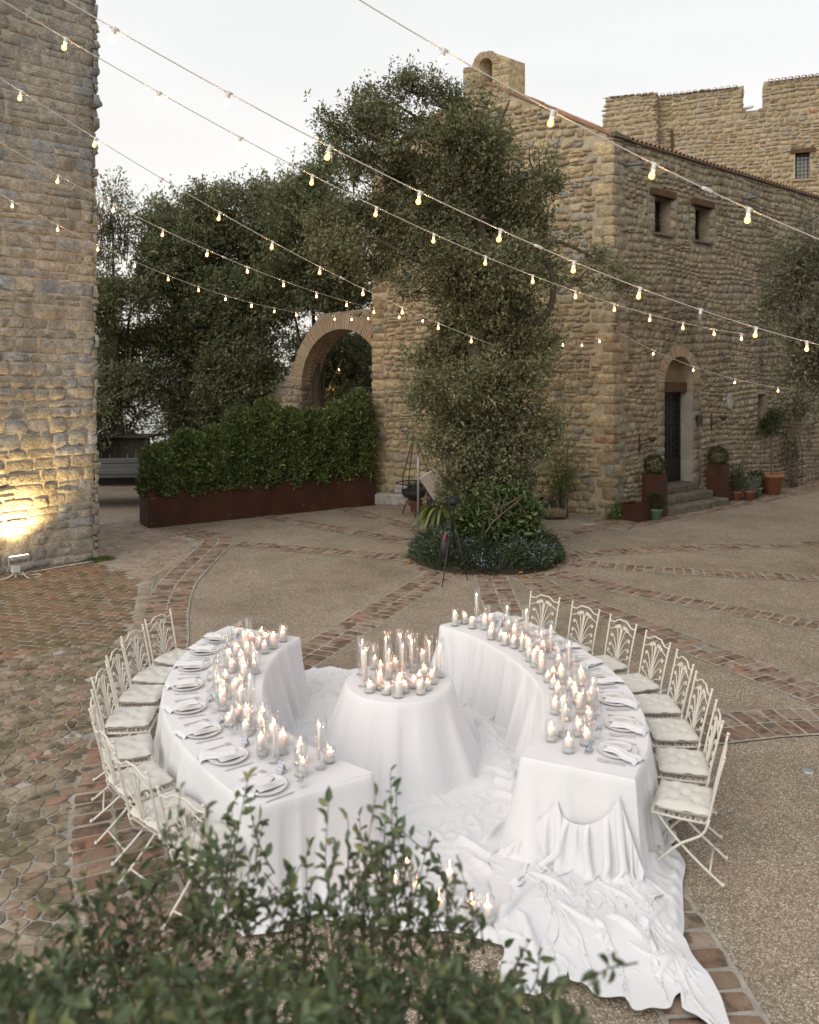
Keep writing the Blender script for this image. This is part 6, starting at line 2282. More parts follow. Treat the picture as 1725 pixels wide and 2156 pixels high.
NUM = ['first', 'second', 'third', 'fourth', 'fifth', 'sixth', 'seventh', 'eighth', 'ninth', 'tenth', 'eleventh', 'twelfth', 'thirteenth', 'fourteenth', 'fifteenth', 'sixteenth', 'seventeenth', 'eighteenth']
by = {}
for lb, t in CANDLES:
    by.setdefault(lb, []).append(t)
for lb, ts_ in by.items():
    if len(ts_) == 1:
        continue
    on_long = 'left table' in lb or 'right table' in lb
    ts_.sort(key=(lambda t: -t.location[1]) if on_long else (lambda t: t.location[0] / t.location[1]))
    for i, t in enumerate(ts_):
        head, where = lb.rsplit(' on the ', 1)
        head = head.replace('holding a lit white pillar candle', 'with pillar candle').replace('holding a lit thin taper candle', 'with taper').replace('straight glass tube with a lit taper candle', 'glass tube with taper')
        t['label'] = f"{NUM[i]} {head}, {where}, counted from the {'oak end' if on_long else 'tower side'}"

# ------------------------------------------------------------------ place settings
def plate_mesh():
    mb = MB()
    n = 48
    prof = [(0.001, 0.004), (0.085, 0.004), (0.10, 0.010), (0.112, 0.012), (0.13, 0.014), (0.148, 0.017), (0.152, 0.018), (0.150, 0.013), (0.10, 0.003), (0.0, 0.001)]
    V, F = lathe(prof, n, 0, 0, 0, False)
    V = V.reshape(len(prof), n, 3)
    for i in (3, 4, 5, 6):
        V[i, ::2, 2] += 0.003
        V[i, ::2, :2] *= 1.0 + 0.012 * (i == 6)
    return fastmesh('charger_plate', V.reshape(-1, 3), F, M_GLASS_PLATE)
PLATE = plate_mesh()

def napkin_mesh(seed):
    n = 26
    r = np.random.default_rng(seed)
    V = []
    for j in range(n):
        for i in range(n // 2):
            u, v = i / (n // 2 - 1) - 0.5, j / (n - 1) - 0.5
            x = v * 0.30
            wd = 0.12 * (1 + 0.9 * abs(v + 0.1) ** 1.2)
            y = u * wd + 0.012 * math.sin(v * 9 + seed)
            hump = max(0.0, 1 - (u / 0.5) ** 2)
            z = 0.012 * hump + 0.005 * math.sin(u * 17 + v * 4 + seed) * hump ** 0.5 + 0.004
            z += -0.02 * max(0, abs(v) - 0.42) / 0.08
            V.append((x, y, z))
    return fastmesh('napkin', np.array(V), grid_faces(n, n // 2), M_CLOTH)
NAPS = [napkin_mesh(k) for k in range(4)]

def wine_mesh():
    return fastmesh('wine_glass', *lathe([(0.036, 0.0), (0.034, 0.003), (0.006, 0.006), (0.004, 0.02), (0.004, 0.085), (0.010, 0.095), (0.032, 0.115), (0.043, 0.145), (0.044, 0.165), (0.036, 0.215), (0.0345, 0.215), (0.042, 0.165), (0.041, 0.146), (0.030, 0.118), (0.001, 0.098)], 20), M_GLASS)
def flute_mesh():
    return fastmesh('wine_glass', *lathe([(0.032, 0.0), (0.030, 0.003), (0.005, 0.006), (0.004, 0.09), (0.014, 0.10), (0.027, 0.14), (0.028, 0.18), (0.024, 0.235), (0.023, 0.235), (0.026, 0.18), (0.001, 0.104)], 18), M_GLASS)
def tumbler_mesh():
    return fastmesh('water_glass', *lathe([(0.022, 0.0), (0.034, 0.012), (0.041, 0.04), (0.040, 0.075), (0.034, 0.105), (0.0325, 0.105), (0.038, 0.075), (0.039, 0.04), (0.001, 0.012)], 18), M_GLASS)
WINE, FLUTE, TUMB = wine_mesh(), flute_mesh(), tumbler_mesh()

def fork_mesh():
    mb = MB()
    mb.add(*box(-0.03, 0, 0.003, 0.13, 0.009, 0.003))
    mb.add(*box(0.055, 0, 0.004, 0.04, 0.022, 0.002))
    for k in range(4):
        mb.add(*box(0.095, -0.009 + k * 0.006, 0.005, 0.045, 0.0028, 0.002))
    return mb.mesh('fork', M_SILVER, False)
def knife_mesh():
    mb = MB()
    mb.add(*box(-0.06, 0, 0.004, 0.10, 0.013, 0.006, 0, 0.002))
    V = [(-0.01, -0.008, 0.003), (0.10, -0.008, 0.003), (0.118, 0.002, 0.003), (0.10, 0.009, 0.003), (-0.01, 0.007, 0.003)]
    mb.add(np.array(V + [(a, b, c + 0.002) for a, b, c in V]), [[0, 1, 2, 3, 4], [9, 8, 7, 6, 5], [0, 5, 6, 1], [1, 6, 7, 2], [2, 7, 8, 3], [3, 8, 9, 4], [4, 9, 5, 0]])
    return mb.mesh('knife', M_SILVER, False)
FORK, KNIFE = fork_mesh(), knife_mesh()
MENU = fastmesh('menu_card', *box(0, 0, 0, 0.20, 0.085, 0.0015), M_PAPER, False)
def menu_lines():
    mb = MB()
    for k in range(9):
        mb.add(*box(0, -0.030 + k * 0.0075, 0.0012, 0.09 + 0.04 * math.sin(k * 2.1), 0.0018, 0.0004))
    return mb.mesh('print', M_PRINT, False)
MLINES = menu_lines()
def tent_mesh():
    V = [(-0.035, -0.028, 0), (0.035, -0.028, 0), (0.035, 0, 0.075), (-0.035, 0, 0.075), (0.035, 0.028, 0), (-0.035, 0.028, 0)]
    return fastmesh('place_card', np.array(V), [[0, 1, 2, 3], [3, 2, 4, 5]], mat_plain('card_blue_white', (0.52, 0.55, 0.64), 0.8), False)
TENT = tent_mesh()
def tent_print():
    mb = MB()
    nrm = np.array([0, -0.937, 0.35])
    def q(a, b):
        return np.array([a, -0.028 * (1 - b), 0.075 * b]) + nrm * 0.0006
    def rectq(a0, a1, b0, b1):
        mb.add([q(a0, b0), q(a1, b0), q(a1, b1), q(a0, b1)], [[0, 1, 2, 3]])
    rectq(-0.028, 0.028, 0.14, 0.22)
    rectq(-0.028, 0.028, 0.80, 0.88)
    rectq(-0.028, -0.022, 0.22, 0.80)
    rectq(0.022, 0.028, 0.22, 0.80)
    rectq(-0.012, 0.012, 0.46, 0.56)
    return mb.mesh('print', M_NAVY, False)
TPRINT = tent_print()

def setting(CC, a, rr, po, side, k):
    a_ = math.radians(a)
    chp = np.array([CC[0] + rr * math.cos(a_), CC[1] + rr * math.sin(a_)])
    j = int(np.clip(np.argmin(((po - chp) ** 2).sum(1)), 3, 106))
    tg_ = po[j + 3] - po[j - 3]
    inw = np.array([-tg_[1], tg_[0]]) / np.linalg.norm(tg_)           # from the edge towards the table
    if inw @ (chp - po[j]) > 0:
        inw = -inw
    lat = np.array([-inw[1], inw[0]])
    base = po[j]
    rz = math.atan2(inw[1], inw[0])
    zt = TZ + 0.006
    wh = f'{ords[k]} place from the oak end, {side} table'
    def at(i, l, z=0.0, rot=0.0):
        p = base + inw * i + lat * l
        return Matrix.Translation((p[0], p[1], zt + z)) @ Matrix.Rotation(rz + rot, 4, 'Z')
    tag(obj('charger_plate', PLATE, None, at(0.20, 0)), f'beaded glass charger plate at the {wh}', 'plate', 'charger plates')
    tag(obj('napkin', NAPS[k % 4], None, at(0.15, 0.055, 0.016, math.pi + rj.uniform(-0.45, 0.45))), f'white napkin on the plate at the {wh}', 'napkin', 'napkins on the plates')
    m = obj('menu_card', MENU, None, at(0.205, -0.045, 0.024, rj.uniform(-0.06, 0.06)))
    tag(m, f'printed menu card at the {wh}', 'menu card', 'menu cards')
    obj('print', MLINES, m)
    f1 = obj('fork', FORK, None, at(0.20, 0.185, 0.0, 0.05))
    tag(f1, f'outer steel fork beside the plate at the {wh}', 'fork', 'forks')
    f2 = obj('fork', FORK, None, at(0.195, 0.212, 0.0, 0.02))
    tag(f2, f'steel fork at the end of the row, {wh}', 'fork', 'forks')
    tag(obj('knife', KNIFE, None, at(0.20, -0.185, 0.0, -0.04)), f'steel table knife beside the plate at the {wh}', 'knife', 'knives')
    tag(obj('wine_glass', WINE, None, at(0.44, -0.09)), f'round-bowled clear wine glass at the {wh}', 'wine glass', 'wine glasses')
    tag(obj('wine_glass', FLUTE, None, at(0.47, -0.01)), f'narrow clear wine glass at the {wh}', 'wine glass', 'wine glasses')
    tag(obj('water_glass', TUMB, None, at(0.40, -0.17)), f'stemless clear water glass at the {wh}', 'water glass', 'water glasses')
    pc = obj('place_card', TENT, None, at(0.40, 0.11, 0.0, -math.pi / 2 + rj.uniform(-0.2, 0.2)))
    tag(pc, f'folded blue-framed name card at the {wh}', 'name card', 'name cards')
    obj('print', TPRINT, pc)

for k in range(8):
    setting(LC, *LCH[k], L_OUT, 'left', k)
    setting(RC, *RCH[k], R_OUT, 'right', k)

# ------------------------------------------------------------------ festoon lights
FIL = fastmesh('filament', *lathe([(0.002, 0.0), (0.0055, -0.006), (0.0065, -0.018), (0.005, -0.03), (0.001, -0.034)], 8, 0, 0, -0.068, False), M_BULB)
BULB = fastmesh('bulb', *lathe([(0.011, 0.0), (0.013, -0.012), (0.021, -0.028), (0.0235, -0.042), (0.021, -0.055), (0.012, -0.064), (0.001, -0.067)], 12, 0, 0, -0.05, False), M_BULBGLASS)
BULB_OFF = fastmesh('bulb', *lathe([(0.011, 0.0), (0.013, -0.012), (0.021, -0.028), (0.0235, -0.042), (0.021, -0.055), (0.012, -0.064), (0.001, -0.067)], 12, 0, 0, -0.05, False), M_GLASS)
SOCK = MB().add(*lathe([(0.006, 0.014), (0.017, 0.010), (0.019, -0.02), (0.016, -0.028), (0.018, -0.032), (0.016, -0.05), (0.001, -0.051)], 12, 0, 0, 0, False)).add(*box(0, 0, 0.004, 0.07, 0.016, 0.016, 0, 0.004)).mesh('lamp_holder', M_WHITEPL)
PLUG = MB().add(*box(0, 0, 0, 0.10, 0.026, 0.026, 0, 0.008)).mesh('connector', M_WHITEPL)
# x0, dx, y0, dy, (z2, z1, z0), first bulb, last bulb, first cable step, last cable step, unlit bulbs, connector step
strings = [
    ('A', 0.241, 0.8078, 5.683, 0.2168, (0.0165, -0.3777, 5.9891), 0, 4, -1.6, 5.6, (), 2.55, 'highest festoon string, crossing the sky to the far wall corner'),
    ('B', -2.219, 0.7708, 6.075, 0.3896, (0.0126, -0.3589, 6.3072), 0, 9, -1.6, 10.5, (7,), 4.5, 'second festoon string, passing the tower top and the oak crown'),
    ('C', -3.195, 0.7009, 7.51, 0.5279, (0.0109, -0.3259, 6.8311), 0, 13, -1.6, 13.2, (), 3.6, 'third festoon string, ending over the chapel door'),
    ('D', -4.419, 0.6149, 9.19, 0.5929, (0.0096, -0.3681, 6.9296), -1, 9, -1.6, 9.7, (2,), 5.5, 'fourth festoon string, ending inside the oak crown'),
    ('E', -5.003, 0.5311, 11.514, 0.7062, (0.0133, -0.2843, 6.5477), -1, 10, -1.7, 10.6, (), 3.4, 'fifth festoon string, running past the back trees to the gable'),
    ('F', -6.671, 0.4191, 13.577, 0.7846, (0.0138, -0.2698, 6.6248), 0, 13, -1.0, 13.3, (), 6.4, 'lowest festoon string, ending at the gable beside the brick arch'),
]
def make_string(label, pt, i0, i1, c0, c1, unlit, conn):
    o0 = pt(c0)
    t = thing('festoon_lights', label, 'string lights', tuple(o0), group='festoon strings over the court')
    path = []
    q = np.linspace(c0, c1, int((c1 - c0) * 4) + 2)
    for i in q:
        p = pt(i).copy()
        p[2] -= 0.012 * (0.5 - abs((i % 1.0) - 0.5)) * 0
        path.append(p)
    wpart('cable', fastmesh('cable', *tube(path, 0.0048, 6), M_CABLE), t)
    T0 = Matrix.Translation(-Vector(o0))
    for i in range(i0, i1 + 1):
        p = pt(i)
        d = pt(i + 0.05) - pt(i - 0.05)
        M = Matrix.Translation(p.tolist()) @ Matrix.Rotation(math.atan2(d[1], d[0]), 4, 'Z') @ Matrix.Rotation(random.uniform(-0.15, 0.15), 4, 'X') @ Matrix.Rotation(-math.atan2(d[2], math.hypot(d[0], d[1])) * 0.6, 4, 'Y')
        h_ = obj('lamp_holder', SOCK, t, M, pinv=T0)
        obj('bulb', BULB_OFF if i in unlit else BULB, h_, label='unlit clear bulb' if i in unlit else None)
        if i not in unlit:
            obj('filament', FIL, h_)
    if conn is not None:
        d = pt(conn + 0.05) - pt(conn - 0.05)
        M = Matrix.Translation(pt(conn).tolist()) @ Vector(d).to_track_quat('X', 'Z').to_matrix().to_4x4()
        obj('connector', PLUG, t, M, pinv=T0)
    return t
for (nm, x0, dx, y0, dy, zc, i0, i1, c0, c1, un, cn, lb) in strings:
    make_string(lb, (lambda i, x0=x0, dx=dx, y0=y0, dy=dy, zc=zc: np.array([x0 + dx * i, y0 + dy * i, zc[0] * i * i + zc[1] * i + zc[2]])), i0, i1, c0, c1, un, cn)
# short run hooked to the chapel corner
cornr = np.array([5.33, 20.87, 4.85])
ga = np.array([2.6, 16.6, 4.55])
gb = np.array([9.3, 19.2, 3.35])
def pg1(i):
    f = i / 4.2
    p = cornr + (ga - cornr) * f
    return p - np.array([0, 0, 0.9 * f * (1 - f)])
def pg2(i):
    f = i / 4.5
    p = cornr + (gb - cornr) * f
    return p - np.array([0, 0, 1.1 * f * (1 - f)])
make_string('short festoon string from the chapel corner hook towards the oak', pg1, 1, 3, 0, 4.2, (), None)
make_string('festoon string from the chapel corner hook past the door to the olive', pg2, 1, 4, 0, 4.5, (), None)
def pg3(i):
    a_, b_ = np.array(px(712, 775, 31.0)), np.array(px(676, 850, 30.5))
    return a_ + (b_ - a_) * (i / 2.0)
make_string('three festoon bulbs glowing among dark leaves inside the brick arch', pg3, 0, 2, -0.5, 2.5, (), None)

# ------------------------------------------------------------------ floodlight at the tower foot
fx = TW.p(1.55, 0.0, 0.42)
flood = thing('floodlight', 'grey floodlight on the paving lighting the tower foot', 'floodlight', tuple(fx))
Mf = Matrix.Translation((fx[0], fx[1], 0.36)) @ Matrix.Rotation(math.atan2(TW.d[1], TW.d[0]) + math.pi, 4, 'Z')
tl = Matrix.Translation(-Vector(fx))
hb = MB()
hb.add(*box(0, 0, 0, 0.34, 0.20, 0.085, 0, 0.02))
for k in range(7):
    hb.add(*box(-0.12 + k * 0.04, -0.105, -0.02, 0.012, 0.02, 0.05))
obj('housing', hb.mesh('housing', mat_plain('floodlight_grey', (0.33, 0.33, 0.34), 0.5, 0.2), False), flood, Mf @ Matrix.Rotation(math.radians(-12), 4, 'X'), pinv=tl)
obj('lens', fastmesh('lens', *box(0, 0.0, 0.045, 0.28, 0.15, 0.006), M_FLOOD, False), flood, Mf @ Matrix.Rotation(math.radians(-12), 4, 'X'), pinv=tl)
bk = MB()
bk.add(*box(-0.05, 0.02, -0.20, 0.14, 0.10, 0.12, 0, 0.01))
for s in (-0.18, 0.18):
    bk.add(*tube([(s, 0, 0), (s * 0.9, 0.02, -0.12), (0, 0.02, -0.15)], 0.012, 5))
bk.add(*tube([(-0.05, 0.02, -0.25), (-0.05, 0.02, -0.36)], 0.02, 6))
obj('junction_box', bk.mesh('junction_box', M_WHITEPL, False), flood, Mf, pinv=tl)
cb = MB()
cb.add(*tube(spline([TW.p(1.6, 0.12, 0.40), TW.p(1.5, 0.02, 0.3), TW.p(1.2, 0.012, 0.2), TW.p(0.6, 0.02, 0.16), TW.p(0.0, 0.03, 0.2), TW.p(-0.15, 0.012, 0.22)], 30), 0.013, 6))
cb.add(*tube(spline([TW.p(1.6, 0.12, 0.42), TW.p(1.8, 0.02, 0.42), TW.p(2.4, 0.012, 0.4), TW.p(3.2, 0.012, 0.4)], 16), 0.013, 6))
cb.add(*tube(spline([TW.p(1.5, 0.1, 0.42), TW.p(1.45, 0.014, 0.6), TW.p(1.3, 0.014, 0.66), TW.p(1.2, 0.014, 0.5), TW.p(1.35, 0.014, 0.36)], 24), 0.010, 6))
wpart('cable', cb.mesh('cable', M_CABLE), flood)
ld = bpy.data.lights.new('floodlight_beam', 'SPOT')
ld.energy = 520
ld.color = (1.0, 0.66, 0.27)
ld.spot_size = math.radians(125)
ld.spot_blend = 0.9
ld.shadow_soft_size = 0.06
lo = bpy.data.objects.new('floodlight_beam', ld)
COL.objects.link(lo)
lo.parent = flood
lp = TW.p(1.55, 0.47, 0.42)
lo.matrix_parent_inverse = tl
aim = Vector(TW.p(1.5, 3.2, 0.0)) - Vector(lp)
lo.matrix_basis = Matrix.Translation(lp.tolist()) @ aim.to_track_quat('-Z', 'Y').to_matrix().to_4x4()
# moss and grass tuft at the tower corner
gt = thing('grass_tuft', 'small tuft of green grass at the tower corner', 'grass', tuple(TW.p(-0.1, 0, 0.1)))
rg = np.random.default_rng(8)
n = 700
P = np.c_[rg.normal(0, 0.16, n), rg.normal(0, 0.07, n)]
P = TW.o + np.array([0.12, -0.1, 0]) + P[:, :1] * np.array([0.8, 0.4, 0]) + P[:, 1:] * np.array([-0.4, 0.8, 0])
P[:, 2] = 0.01
wpart('blades', leaves('blades', P, rg.normal(0, 0.5, (n, 3)) + np.array([0, 0, 1.2]), 0.09, M_GRASS, 0.10, rng=rg), gt, kind='stuff')

# ------------------------------------------------------------------ flatbed truck behind the tower
tk = thing('flatbed_truck', 'dark grey flatbed truck half hidden between tower and planter', 'truck', (-9.75, 23.0, 0))
ta = math.radians(8)
TM = Matrix.Translation((-9.75, 23.0, 0)) @ Matrix.Rotation(ta, 4, 'Z')
TL = Matrix.Translation((9.75, -23.0, 0))
def tpart(name, shape, mat, smooth=False):
    return obj(name, fix_normals(fastmesh(name, *shape, mat, smooth)), tk, TM, pinv=TL)
tpart('bed', box(0.5, 0, 0.92, 5.6, 1.9, 0.10, 0, 0.01), M_VEHICLE)
for k in range(3):
    tpart('side_board', box(0.5, -0.97, 1.04 + k * 0.15, 5.6, 0.04, 0.135, 0, 0.012), M_VEHICLE)
tpart('headboard', box(-2.3, 0, 1.5, 0.06, 1.9, 1.1, 0, 0.01), M_VEHICLE)
tpart('chassis', box(0.5, 0, 0.72, 5.4, 0.8, 0.22, 0, 0.01), M_BLACK)
tpart('tool_box', box(-0.4, -0.72, 0.62, 0.8, 0.4, 0.42, 0, 0.02), M_VEHICLE)
tpart('bumper', box(3.25, -0.1, 0.55, 0.1, 1.9, 0.2, 0, 0.02), M_BLACK)
cab = MB()
cab.add(*prism(Wall((-2.45, -0.95), (-1, 0), (-2.45, -5)), [(0, 0.5), (1.7, 0.5), (1.75, 1.25), (1.35, 2.0), (0.1, 2.05), (0, 1.9)], thick=1.9))
tpart('cab', (np.concatenate(cab.V), cab.F), M_VEHICLE)
tpart('cab_window', box(-3.2, -0.955, 1.6, 0.7, 0.02, 0.5), M_PANE)
for x in (-3.2, 2.75):
    for y in (-0.72, 0.72):
        V, F = lathe([(0.16, -0.12), (0.36, -0.12), (0.40, -0.08), (0.40, 0.08), (0.36, 0.12), (0.16, 0.12)], 22, capb=True, capt=True)
        V = np.c_[V[:, 0] + x, V[:, 2] + y, V[:, 1] + 0.40]
        wh_ = obj('wheel', fastmesh('wheel', V, F, M_RUBBER), tk, TM, pinv=TL)
        V, F = lathe([(0.001, -0.13), (0.15, -0.13), (0.2, -0.10), (0.2, 0.10), (0.001, 0.12)], 16, capb=False)
        obj('rim', fastmesh('rim', np.c_[V[:, 0] + x, V[:, 2] + y, V[:, 1] + 0.40], F, M_VEHICLE), wh_)
M_SHED = mat_plain('weathered_dark_wood', (0.045, 0.038, 0.03), 0.9, 0.0, 0.4)
pw = thing('timber_hut', 'brown timber plank shed wall behind the truck', 'shed', (-10.6, 27.0, 0))
for k in range(12):
    wpart('plank', fastmesh('plank', *box(-12.2 + k * 0.29, 27.0, 0.8, 0.27, 0.05, 1.6 + 0.03 * (k % 3), 0, 0.006), M_SHED, False), pw)
wpart('post', fastmesh('post', *box(-8.75, 26.9, 0.85, 0.16, 0.16, 1.7, 0, 0.01), M_SHED, False), pw)
wpart('roof', fastmesh('roof', *box(-10.6, 27.3, 1.66, 4.0, 1.2, 0.06), M_SHED, False), pw)

# ------------------------------------------------------------------ pots and plants along the chapel
def ball_bush(loc, r, mat, n, leaf, seed, parent, name='foliage'):
    rg_ = np.random.default_rng(seed)
    d = unit(rg_.normal(0, 1, (n, 3)))
    P = d * r * (0.75 + 0.25 * rg_.random((n, 1))) * (1 + 0.06 * np.sin(d[:, :1] * 9 + d[:, 2:] * 7))
    return wpart(name, leaves(name, P + np.array(loc), d + rg_.normal(0, 0.4, (n, 3)), leaf, mat, 0.5, rng=rg_), parent)

def corten_box(name, label, s, o_, wd, h, top_fill=True, cat='planter'):
    p = SW.p(s, 0, o_)
    t = thing(name, label, cat, (p[0], p[1], 0.018))
    mb = MB()
    th = 0.012
    V, F = box(0, 0, h / 2, wd, wd, h)
    F = [f for i, f in enumerate(F) if i != 1]
    mb.add(V, F)
    V2, F2 = box(0, 0, h / 2 + 0.01, wd - 2 * th, wd - 2 * th, h - 0.02)
    F2 = [f[::-1] for i, f in enumerate(F2) if i != 1]
    mb.add(V2, F2)
    mb.add(np.array([(sx * (wd / 2 - q), sy * (wd / 2 - q), h) for q in (0, th) for sx, sy in ((-1, -1), (1, -1), (1, 1), (-1, 1))]), [[k, (k + 1) % 4, 4 + (k + 1) % 4, 4 + k] for k in range(4)])
    obj('steel_box', mb.mesh('steel_box', M_CORTEN, False), t, Matrix.Rotation(a_ap, 4, 'Z'))
    obj('soil', fastmesh('soil', *box(0, 0, h * (0.9 if top_fill else 0.35), wd - 0.03, wd - 0.03, 0.02), M_SOIL, False), t, Matrix.Rotation(a_ap, 4, 'Z'))
    return t, p

t1, p1 = corten_box('tall_planter', 'tall rusty steel planter left of the chapel steps', 0.92, 0.62, 0.46, 1.12)
b1 = thing('box_ball', 'clipped box ball in the tall planter left of the steps', 'shrub', (p1[0], p1[1], 1.1))
ball_bush((p1[0], p1[1], 1.36), 0.27, M_LEAF_BOX, 2600, 0.035, 1, b1)
t2, p2 = corten_box('tall_planter', 'tall rusty steel planter right of the chapel steps', 4.35, 0.42, 0.46, 1.12)
b2 = thing('box_ball', 'clipped box ball in the tall planter right of the steps', 'shrub', (p2[0], p2[1], 1.1))
ball_bush((p2[0], p2[1], 1.36), 0.29, M_LEAF_BOX, 2600, 0.035, 2, b2)
corten_box('steel_planter', 'empty low square steel planter at the chapel corner', 0.12, 0.62, 0.52, 0.42, False)
corten_box('steel_planter', 'low steel planter behind the tall one right of the steps', 4.85, 0.35, 0.4, 0.45)

def round_pot(name, label, s, o_, r, h, mat, rim=True, wall_=None):
    p = (wall_ or SW).p(s, 0, o_)
    t = thing(name, label, 'pot', (p[0], p[1], 0.018))
    pr = [(r * 0.72, 0), (r * 0.98, h * 0.84)]
    if rim:
        pr += [(r * 1.1, h * 0.85), (r * 1.12, h), (r * 0.98, h)]
    else:
        pr += [(r, h)]
    pr += [(r * 0.9, h * 0.98), (r * 0.86, h * 0.86)]
    obj('pot_wall', fastmesh('pot_wall', *lathe(pr, 22), mat), t)
    obj('soil', fastmesh('soil', *lathe([(r * 0.9, h * 0.86), (0.001, h * 0.88)], 16, capb=False), M_SOIL), t)
    return t, p
def sprig_plant(name, label, p, z0, h, spread, mat, leaf, n, seed, wid=0.2, cat='plant'):
    rg_ = np.random.default_rng(seed)
    t = thing(name, label, cat, (p[0], p[1], z0))
    ns_ = 26
    mb = MB()
    LP_, LD_ = [], []
    for k in range(ns_):
        a = rg_.uniform(0, 6.28)
        q = spread * math.sqrt(rg_.random())
        hh = h * rg_.uniform(0.6, 1.05)
        tip = np.array([p[0] + q * math.cos(a), p[1] + q * math.sin(a), z0 + hh])
        b0 = np.array([p[0] + 0.25 * q * math.cos(a), p[1] + 0.25 * q * math.sin(a), z0])
        pth = spline([b0, (b0 + tip) / 2 + rg_.normal(0, 0.02, 3), tip], 7)
        mb.add(*tube(pth, np.linspace(0.006, 0.002, 7), 4, False))
        for _ in range(n // ns_):
            f = rg_.uniform(0.15, 1.0) * 5.99
            i = int(f)
            LP_.append(pth[i] + (pth[i + 1] - pth[i]) * (f - i))
            LD_.append(rg_.normal(0, 0.6, 3) + np.array([0, 0, 0.8]))
    wpart('foliage', leaves('foliage', np.array(LP_), np.array(LD_), leaf, mat, wid, rng=rg_), t)
    wpart('stems', mb.mesh('stems', M_TWIG), t, kind='stuff')
    return t
tg, pg = round_pot('green_pot', 'pale green plastic pot beside the low steel planter', 0.55, 0.90, 0.16, 0.27, M_GREENPOT)
b3 = thing('box_ball', 'small clipped box ball in the green pot by the chapel corner', 'shrub', (pg[0], pg[1], 0.25))
ball_bush((pg[0], pg[1], 0.47), 0.25, M_LEAF_BOX, 2200, 0.035, 3, b3)
for nm, lb, s, o_, r, h, m in (('terracotta_pot', 'small terracotta pot with tall rosemary beside the steel planter', 5.15, 0.55, 0.15, 0.26, M_TERRA), ('terracotta_pot', 'terracotta pot with silvery lavender standing foremost in the row', 5.45, 0.78, 0.17, 0.28, M_TERRA),
                             ('terracotta_pot', 'terracotta pot with grey lavender behind the foremost one', 5.85, 0.60, 0.16, 0.26, M_TERRA), ('green_pot', 'green pot with a dark shrub next to the big terracotta pot', 6.25, 0.58, 0.16, 0.28, M_GREENPOT)):
    t_, p_ = round_pot(nm, lb, s, o_, r, h, m)
    if 'rosemary' in lb:
        sprig_plant('rosemary', 'tall upright rosemary in the small terracotta pot', p_, 0.22, 0.95, 0.40, M_LEAF_ROSEM, 0.07, 2400, 11)
    elif 'silvery' in lb:
        sprig_plant('lavender', 'silvery lavender in the foremost terracotta pot', p_, 0.24, 0.36, 0.32, M_LEAF_LAV, 0.06, 2000, 12)
    elif 'grey' in lb:
        sprig_plant('lavender', 'grey lavender in the pot behind the foremost one', p_, 0.24, 0.45, 0.34, M_LEAF_LAV, 0.06, 2000, 13)
    else:
        sprig_plant('potted_shrub', 'dark leafy shrub in the green pot', p_, 0.24, 0.55, 0.26, M_LEAF_BOX, 0.06, 1800, 14, 0.4)
tb_, pb_ = round_pot('large_terracotta_pot', 'large rimmed terracotta pot holding a small standard tree', 7.2, 0.55, 0.36, 0.62, M_TERRA)
sd_t = thing('standard_tree', 'slim standard tree with airy round head in the large terracotta pot', 'tree', (pb_[0], pb_[1], 0.5))
wpart('trunk', fastmesh('trunk', *limb([(pb_[0], pb_[1], 0.5), (pb_[0] + 0.02, pb_[1], 1.2), (pb_[0], pb_[1], 2.0)], 0.03, 0.02), M_TWIG), sd_t)
rg = np.random.default_rng(31)
P, D = lobe_points([(pb_[0], pb_[1], 2.15, 0.42, 0.42, 0.36), (pb_[0] + 0.1, pb_[1], 2.45, 0.3, 0.3, 0.28), (pb_[0] - 0.2, pb_[1], 1.95, 0.25, 0.25, 0.2)], 420, rg, -0.3, 2.5, 0.3)
B, d = twigs_to_leaves(P, D, 6, 0.05, rg)
wpart('crown', leaves('crown', B, d, 0.06, M_LEAF_BOX, 0.4, rng=rg), sd_t)
# climber at the far end of the side wall, creeping weeds at the corner
cl = thing('wall_climber', 'straggling climber on the far end of the side wall', 'climber', tuple(SW.p(9.3, 0, 0.2)))
mb = MB()
for k in range(10):
    s0 = 9.3 + rg.normal(0, 0.2)
    pth = [SW.p(s0, 0.02, 0.3), SW.p(s0 + rg.normal(0, .3), 1.2, 0.15), SW.p(s0 + rg.normal(0, .6), 2.3, 0.14), SW.p(s0 + rg.normal(0, .9), 3.2 + rg.normal(0, .4), 0.16)]
    mb.add(*limb(pth, 0.016, 0.005, 5, 10))
wpart('stems', mb.mesh('stems', M_TWIG), cl, kind='stuff')
n = 2600
A = np.c_[9.4 + rg.normal(0, 0.65, n), np.clip(2.2 + rg.normal(0, 0.85, n), 0.3, 4.2), 0.12 + rg.random(n) * 0.25]
A = A[nz3(A, 1.6, 3.0) > -0.05]
wpart('foliage', leaves('foliage', SW.pts(A), rg.normal(0, 1, (len(A), 3)) + np.array([0, 0, 0.5]), 0.08, M_LEAF_BOX, 0.5, rng=rg), cl)
wd_ = thing('corner_weeds', 'dark weeds growing at the foot of the chapel corner', 'weeds', tuple(SW.p(-0.2, 0, 0.3)))
n = 1400
A = np.c_[rg.normal(-0.1, 0.18, n), np.abs(rg.normal(0, 0.16, n)) + 0.02, 0.12 + np.abs(rg.normal(0, 0.12, n))]
wpart('foliage', leaves('foliage', SW.pts(A), rg.normal(0, 0.6, (n, 3)) + np.array([0, 0, 0.8]), 0.06, M_LEAF_HEDGE, 0.35, rng=rg), wd_)

